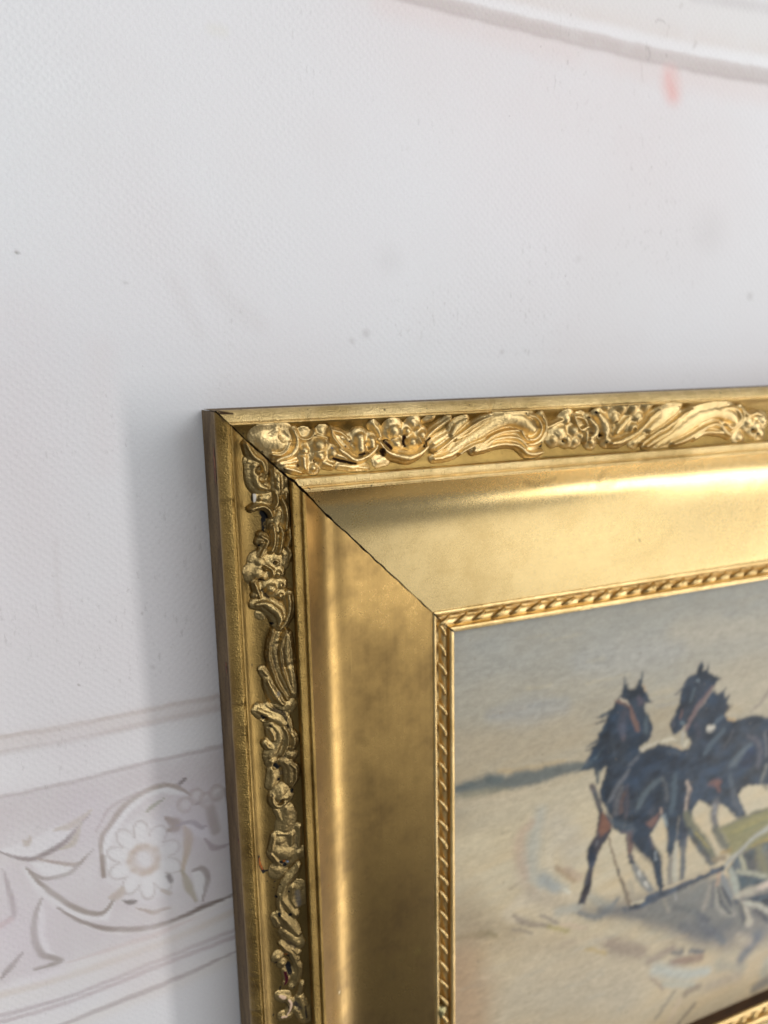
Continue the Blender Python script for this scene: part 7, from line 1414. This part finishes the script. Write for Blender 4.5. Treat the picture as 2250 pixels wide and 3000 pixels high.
def ornament(rail, name, strokes, shift=0.0, seed=0):
    paths = []
    lo = np.array([1e9, 1e9])
    hi = -lo
    for pts, H in strokes:
        p = np.asarray(pts, float).copy()
        p[:, 0] += shift
        hh = np.interp(np.linspace(0, 1, len(p)), np.linspace(0, 1, len(H)), H) if hasattr(H, '__len__') else np.full(len(p), H)
        p = np.concatenate([p, hh[:, None]], 1)
        p[:, 2] *= 1.08
        p = smooth_path(p, 6)
        paths.append((p, (hh[0] < 0)))
        if hh[0] > 0:
            lo = np.minimum(lo, (p[:, :2] - p[:, 2:3]).min(0))
            hi = np.maximum(hi, (p[:, :2] + p[:, 2:3]).max(0))
    lo -= 3 * STEP + 0.012
    hi += 3 * STEP + 0.012
    lo[1] = max(lo[1], 0.048)
    hi[1] = min(hi[1], 0.2485)
    ss = np.arange(lo[0], hi[0], STEP)
    ww = np.arange(lo[1], hi[1], STEP)
    if len(ss) < 3 or len(ww) < 3:
        return None
    Sg, Wg = np.meshgrid(ss, ww)
    rough = 0.0035 if rail == 'left' else 0.0030
    Sd = Sg + rough * fbm(Sg * 38, Wg * 38, seed, 2)
    Wd = Wg + rough * fbm(Sg * 38 + 31, Wg * 38, seed + 1, 2)
    Hh = np.full(Sg.shape, -1.0)
    for p, cut in paths:
        if cut:
            continue
        pb_ = p.copy()
        pb_[:, 2] = pb_[:, 2] * (1.35 if rail == 'top' else 1.45) + (0.006 if rail == 'top' else 0.008)
        q, v = path_query(Sd, Wd, pb_)
        Hh = np.maximum(Hh, np.where(q < 1, v * (0.55 if rail == 'top' else 0.62) * (1 - q ** 3), -1.0))
    for p, cut in paths:
        if cut:
            continue
        q, v = path_query(Sd, Wd, p)
        # full rounded section with a slight flank
        f = np.where(q < 1, v * (0.42 * np.sqrt(np.clip(1 - q * q, 0, 1)) + 0.58 * (1 - q * q)), -1.0)
        k = 0.005
        m = np.maximum(Hh, f)
        d = np.abs(Hh - f)
        blend = np.where((Hh > 0) & (f > 0), np.clip(k - d, 0, k) ** 2 / (4 * k), 0)
        Hh = m + blend
    for p, cut in paths:
        if not cut:
            continue
        q, v = path_query(Sd, Wd, p)
        Hh = np.where((q < 1) & (Hh > 0), np.maximum(Hh + v * (1 - q * q), 0.002), Hh)
    lump = 0.0012 if rail == 'left' else 0.0012
    Hh = np.where(Hh > 0, Hh + lump * fbm(Sg * 60, Wg * 60, seed + 5, 3), Hh)
    if rail == 'left':
        gnaw = np.clip(fbm(Sg * 34, Wg * 34, seed + 9, 3) - 0.30, 0, 1)
        Hh = np.where(Hh > 0.004, np.maximum(Hh - gnaw * 0.014, 0.003), Hh)
    Hh *= 0.88 if rail != 'left' else np.interp(Sg, [0.3, 1.0, 1.7, 3.0], [0.88, 0.72, 0.46, 0.40])
    keep = Hh > 0.0008
    ok = (Sg > Wg + 0.0035) & (Sg < LEN[rail] - Wg - 0.0035)           # stop at the mitres
    top = frieze_h(Wg) + np.where(keep, Hh, -0.004)
    fq = grid_faces(len(ww), len(ss), FLIP[rail])
    use = keep.ravel()[fq].any(1) & ok.ravel()[fq].all(1)
    fq = fq[use]
    if len(fq) == 0:
        return None
    ids, inv = np.unique(fq, return_inverse=True)
    fq = inv.reshape(-1, 4)
    sv, wv_, hv = Sg.ravel()[ids], Wg.ravel()[ids], top.ravel()[ids]
    col = marks_color(rail, sv, wv_) if shift == 0 else np.zeros((len(sv), 4))
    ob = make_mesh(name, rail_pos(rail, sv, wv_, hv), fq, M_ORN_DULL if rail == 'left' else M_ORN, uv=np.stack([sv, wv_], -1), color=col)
    parented(ob, rails[rail])
    return ob


for i, (rail, name, strokes) in enumerate(ORNAMENTS):
    ornament(rail, name, strokes, 0.0, 10 * i)
# the run goes on past the edge of the picture with the same repeat
far_top = [(n_, s_) for r_, n_, s_ in ORNAMENTS if r_ == 'top' and 1.55 < min(p[0] for st_ in s_ for p in st_[0]) < 2.45]
for k in (1, 2):
    for i, (n_, s_) in enumerate(far_top):
        ornament('top', n_, s_, 1.14 * k, 900 + 20 * i + k)
far_left = [(n_, s_) for r_, n_, s_ in ORNAMENTS if r_ == 'left' and 1.3 < min(p[0] for st_ in s_ for p in st_[0]) < 2.5]
for i, (n_, s_) in enumerate(far_left):
    ornament('left', n_, s_, 1.24, 1500 + 20 * i)
for k in (-1, 0, 1, 2):
    for i, (n_, s_) in enumerate(far_top):
        ornament('bottom', n_, s_, 1.14 * k, 2100 + 40 * i + k)
for k in (-1, 0, 1):
    for i, (n_, s_) in enumerate(far_left):
        ornament('right', n_, s_, 1.24 * k, 2900 + 40 * i + k)

# ------------------------------------------------------------------ twisted beads of the inner rope
def twist_shape(direction):
    """one slanted lobe, built in (s, w, h) about its own centre"""
    nu, nv = 12, 8
    vv = []
    for i in range(nu):
        t = i / (nu - 1)
        cs = direction * 0.072 * (t - 0.5)
        cw = 0.050 * (t - 0.5) - 0.001
        ch = 0.019 * math.sin(math.pi * (0.10 + 0.80 * t)) + 0.004
        r = 0.0150 * (math.sin(math.pi * min(max(t, 0.02), 0.98)) ** 0.55) * (0.75 + 0.5 * t)
        for j in range(nv):
            a = 2 * math.pi * j / nv
            vv.append((cs + r * math.cos(a), cw + r * 0.35 * math.cos(a) * -direction, ch - 0.006 + r * 0.9 * math.sin(a)))
    ff = []
    for i in range(nu - 1):
        for j in range(nv):
            ff.append((i * nv + j, i * nv + (j + 1) % nv, (i + 1) * nv + (j + 1) % nv, (i + 1) * nv + j))
    return np.array(vv), ff


HB = HC - 0.026
for rail in ('top', 'left', 'bottom', 'right'):
    vv, ff = twist_shape({'top': -1, 'left': 1, 'bottom': 1, 'right': -1}[rail])
    loc = np.zeros((len(vv), 3))
    sgn = {'top': (0, 1), 'left': (1, 0), 'bottom': (0, -1), 'right': (-1, 0)}[rail]
    if rail in ('top', 'bottom'):
        x, y = vv[:, 0], vv[:, 1] * sgn[1]
    else:
        x, y = vv[:, 1] * sgn[0], vv[:, 0]
    loc = np.stack([x * S, -vv[:, 2] * S, -y * S], -1)
    first = None
    s = {'top': 0.961, 'left': 0.992, 'bottom': 0.97, 'right': 0.99}[rail]
    rr = random.Random(rail)
    while s < LEN[rail] - 0.95:
        p = rail_pos(rail, np.array(s + rr.uniform(-0.004, 0.004)), np.array(0.959), np.array(HB))
        if first is None:
            ob = make_mesh('twist_bead', loc, ff, M_ROPE, uv=vv[:, :2], color=np.zeros((len(vv), 4)))
            first = ob
        else:
            ob = first.copy()
            scene.collection.objects.link(ob)
        ob.parent = None
        ob.location = Vector(p.tolist())
        ob.rotation_euler = (0, rr.uniform(-0.10, 0.10), 0)
        ob.scale = (rr.uniform(0.88, 1.08),) * 3
        ob.parent = rails[rail]
        ob.matrix_parent_inverse = rails[rail].matrix_world.inverted()
        s += 0.0945

# a lump of old filler stuck on the rope low on the left rail
import bmesh
bm = bmesh.new()
bmesh.ops.create_icosphere(bm, subdivisions=3, radius=1.0)
for v in bm.verts:
    c = v.co
    k = 1 + 0.45 * float(fbm(np.array(c.x * 1.7 + 4), np.array(c.y * 1.7 + c.z * 1.3), 77, 3))
    v.co = Vector((c.x * 0.026 * k, c.y * 0.022 * k, c.z * 0.036 * k)) * S
me = bpy.data.meshes.new('filler_lump')
bm.to_mesh(me)
me.attributes.new('tint', 'FLOAT_COLOR', 'POINT').data.foreach_set('color', np.zeros(len(me.vertices) * 4, np.float32))
bm.free()
for p_ in me.polygons:
    p_.use_smooth = True
me.materials.append(gold_material('filler_bronze', (0.40, 0.35, 0.18, 1), (0.24, 0.21, 0.10, 1), 0.40, 0.4, 900, 0.6, 0, 0.6, 0.8))
lump = bpy.data.objects.new('filler_lump', me)
scene.collection.objects.link(lump)
lump.location = Vector(rail_pos('left', np.array(2.925), np.array(0.938), np.array(HC - 0.012)).tolist())
lump['label'] = 'small greenish lump of old filler on the rope moulding'
parented(lump, rails['left'])

# ------------------------------------------------------------------ the painting
PWID, PHGT = FW - 2, FH - 2
px = np.concatenate([[-0.045], np.arange(0, 2.3, 0.0046), np.arange(2.3, PWID + 0.02, 0.014), [PWID + 0.045]])
py = np.concatenate([[-0.045], np.arange(0, PHGT, 0.0046), [PHGT + 0.045]])
PX, PY = np.meshgrid(px, py)
WXd = PX + 0.009 * fbm(PX * 16, PY * 16, 31, 3) + 0.010 * fbm(PX * 70, PY * 70, 33, 2)
WYd = PY + 0.009 * fbm(PX * 16 + 80, PY * 16, 32, 3) + 0.010 * fbm(PX * 70, PY * 70 + 40, 34, 2)
hor = 1.08
t = np.clip(PY / hor, 0, 1)[..., None]
pc = lin((158, 157, 150)) * (1 - t) + lin((190, 176, 152)) * t
g = np.clip((PY - hor) / (PHGT - hor), 0, 1)[..., None]
field = lin((208, 194, 168)) * (1 - g) + lin((196, 178, 150)) * g
m = np.clip((PY - hor) / 0.02 + 0.5, 0, 1)[..., None]
pc = pc * (1 - m) + field * m
# broad brush drag, slightly rising to the right
ca, sa_ = math.cos(0.12), math.sin(0.12)
U, V = PX * ca - PY * sa_, PX * sa_ + PY * ca
drag = fbm(U * 4, V * 30, 51, 4)[..., None] * 0.11 + fbm(U * 1.6, V * 3, 52, 3)[..., None] * 0.10
pc = pc * (1 + drag * np.array([0.9, 1.0, 1.15]))
warm = np.clip(fbm(U * 5, V * 14, 53, 4), -0.5, 0.5)[..., None]
pc = pc * (1 + warm * np.array([0.07, 0.0, -0.10]))


relief = np.zeros(PX.shape)
for item in PAINT:
    if item[0] == 'p':
        _, pts, c, soft, a = item
        soft = soft * 1.7
        ptsn = np.asarray(pts)
        xs, ys = px, py
        gr = soft * 2 + 0.02
        i0, i1 = np.searchsorted(xs, [ptsn[:, 0].min() - gr, ptsn[:, 0].max() + gr])
        j0, j1 = np.searchsorted(ys, [ptsn[:, 1].min() - gr, ptsn[:, 1].max() + gr])
        sl = (slice(j0, j1), slice(i0, i1))
        if PX[sl].size == 0:
            continue
        d = poly_distance(WXd[sl], WYd[sl], pts)
        k = np.clip(0.5 - d / (2 * soft + 1e-6), 0, 1)
        k = k * k * (3 - 2 * k) * a
    else:
        _, pts, c, a, soft = item
        path = smooth_path(pts, 5)
        path[:, 2] *= 1.25 + 0.6 * soft
        soft = min(0.97, soft * 1.25)
        sl = window(path, PX, PY, 1.8)
        if PX[sl].size == 0:
            continue
        q, _v = path_query(WXd[sl], WYd[sl], path)
        k = cover(q, min(soft, 0.97)) * a
    dk = 1.0 if max(c) < 95 else 0.0
    var = 1 + (0.22 + 0.75 * dk) * fbm(U[sl] * (30 - 14 * dk), V[sl] * (60 - 36 * dk), 61, 3)[..., None]
    var = var * (1 + dk * 0.45 * fbm(U[sl] * 11 + 7, V[sl] * 13, 66, 2)[..., None] * np.array([1.0, 0.1, -0.5])) * (1 + 0.02 * dk)
    k3 = k[..., None]
    pc[sl] = pc[sl] * (1 - k3) + np.clip(lin(c) * var, 0, 1) * k3
    relief[sl] = relief[sl] * (1 - k) + k * 0.5


def blur(a, n):
    for _ in range(n):
        p_ = np.pad(a, ((1, 1), (1, 1), (0, 0)), 'edge')
        a = (p_[:-2, 1:-1] + p_[2:, 1:-1] + 2 * p_[1:-1, 1:-1]) / 4
        p_ = np.pad(a, ((1, 1), (1, 1), (0, 0)), 'edge')
        a = (p_[1:-1, :-2] + p_[1:-1, 2:] + 2 * p_[1:-1, 1:-1]) / 4
    return a


pc = blur(pc, 2)
pc = pc * (1 + 0.10 * fbm(U * 45, V * 90, 91, 2)[..., None])
pc = np.clip(pc * np.array([0.90, 0.88, 0.81]) + np.array([0.004, 0.006, 0.009]), 0.004, 0.9)
ph = -0.126 + 0.0010 * fbm(U * 18, V * 60, 71, 3) + 0.0012 * relief
pv = np.stack([(PX + 1) * S, -ph * S, -(PY + 1) * S], -1).reshape(-1, 3)
painting = make_mesh('painting', pv, grid_faces(len(py), len(px)), paint_material(),
                     color=np.concatenate([pc, np.ones(PX.shape + (1,))], -1).reshape(-1, 4))
painting['label'] = 'oil painting of dark plough horses pulling a reaper across a pale field'
painting['category'] = 'painting'
# the panel it is painted on, behind the paint film
pb = []
for hh in (-0.132, -0.165):
    for x, y in ((0.955, 0.955), (FW - 0.955, 0.955), (FW - 0.955, FH - 0.955), (0.955, FH - 0.955)):
        pb.append((x * S, -hh * S, -y * S))
panel = make_mesh('panel', pb, [(0, 1, 2, 3), (7, 6, 5, 4), (0, 4, 5, 1), (1, 5, 6, 2), (2, 6, 7, 3), (3, 7, 4, 0)], M_WOOD, smooth=False)
parented(panel, painting)
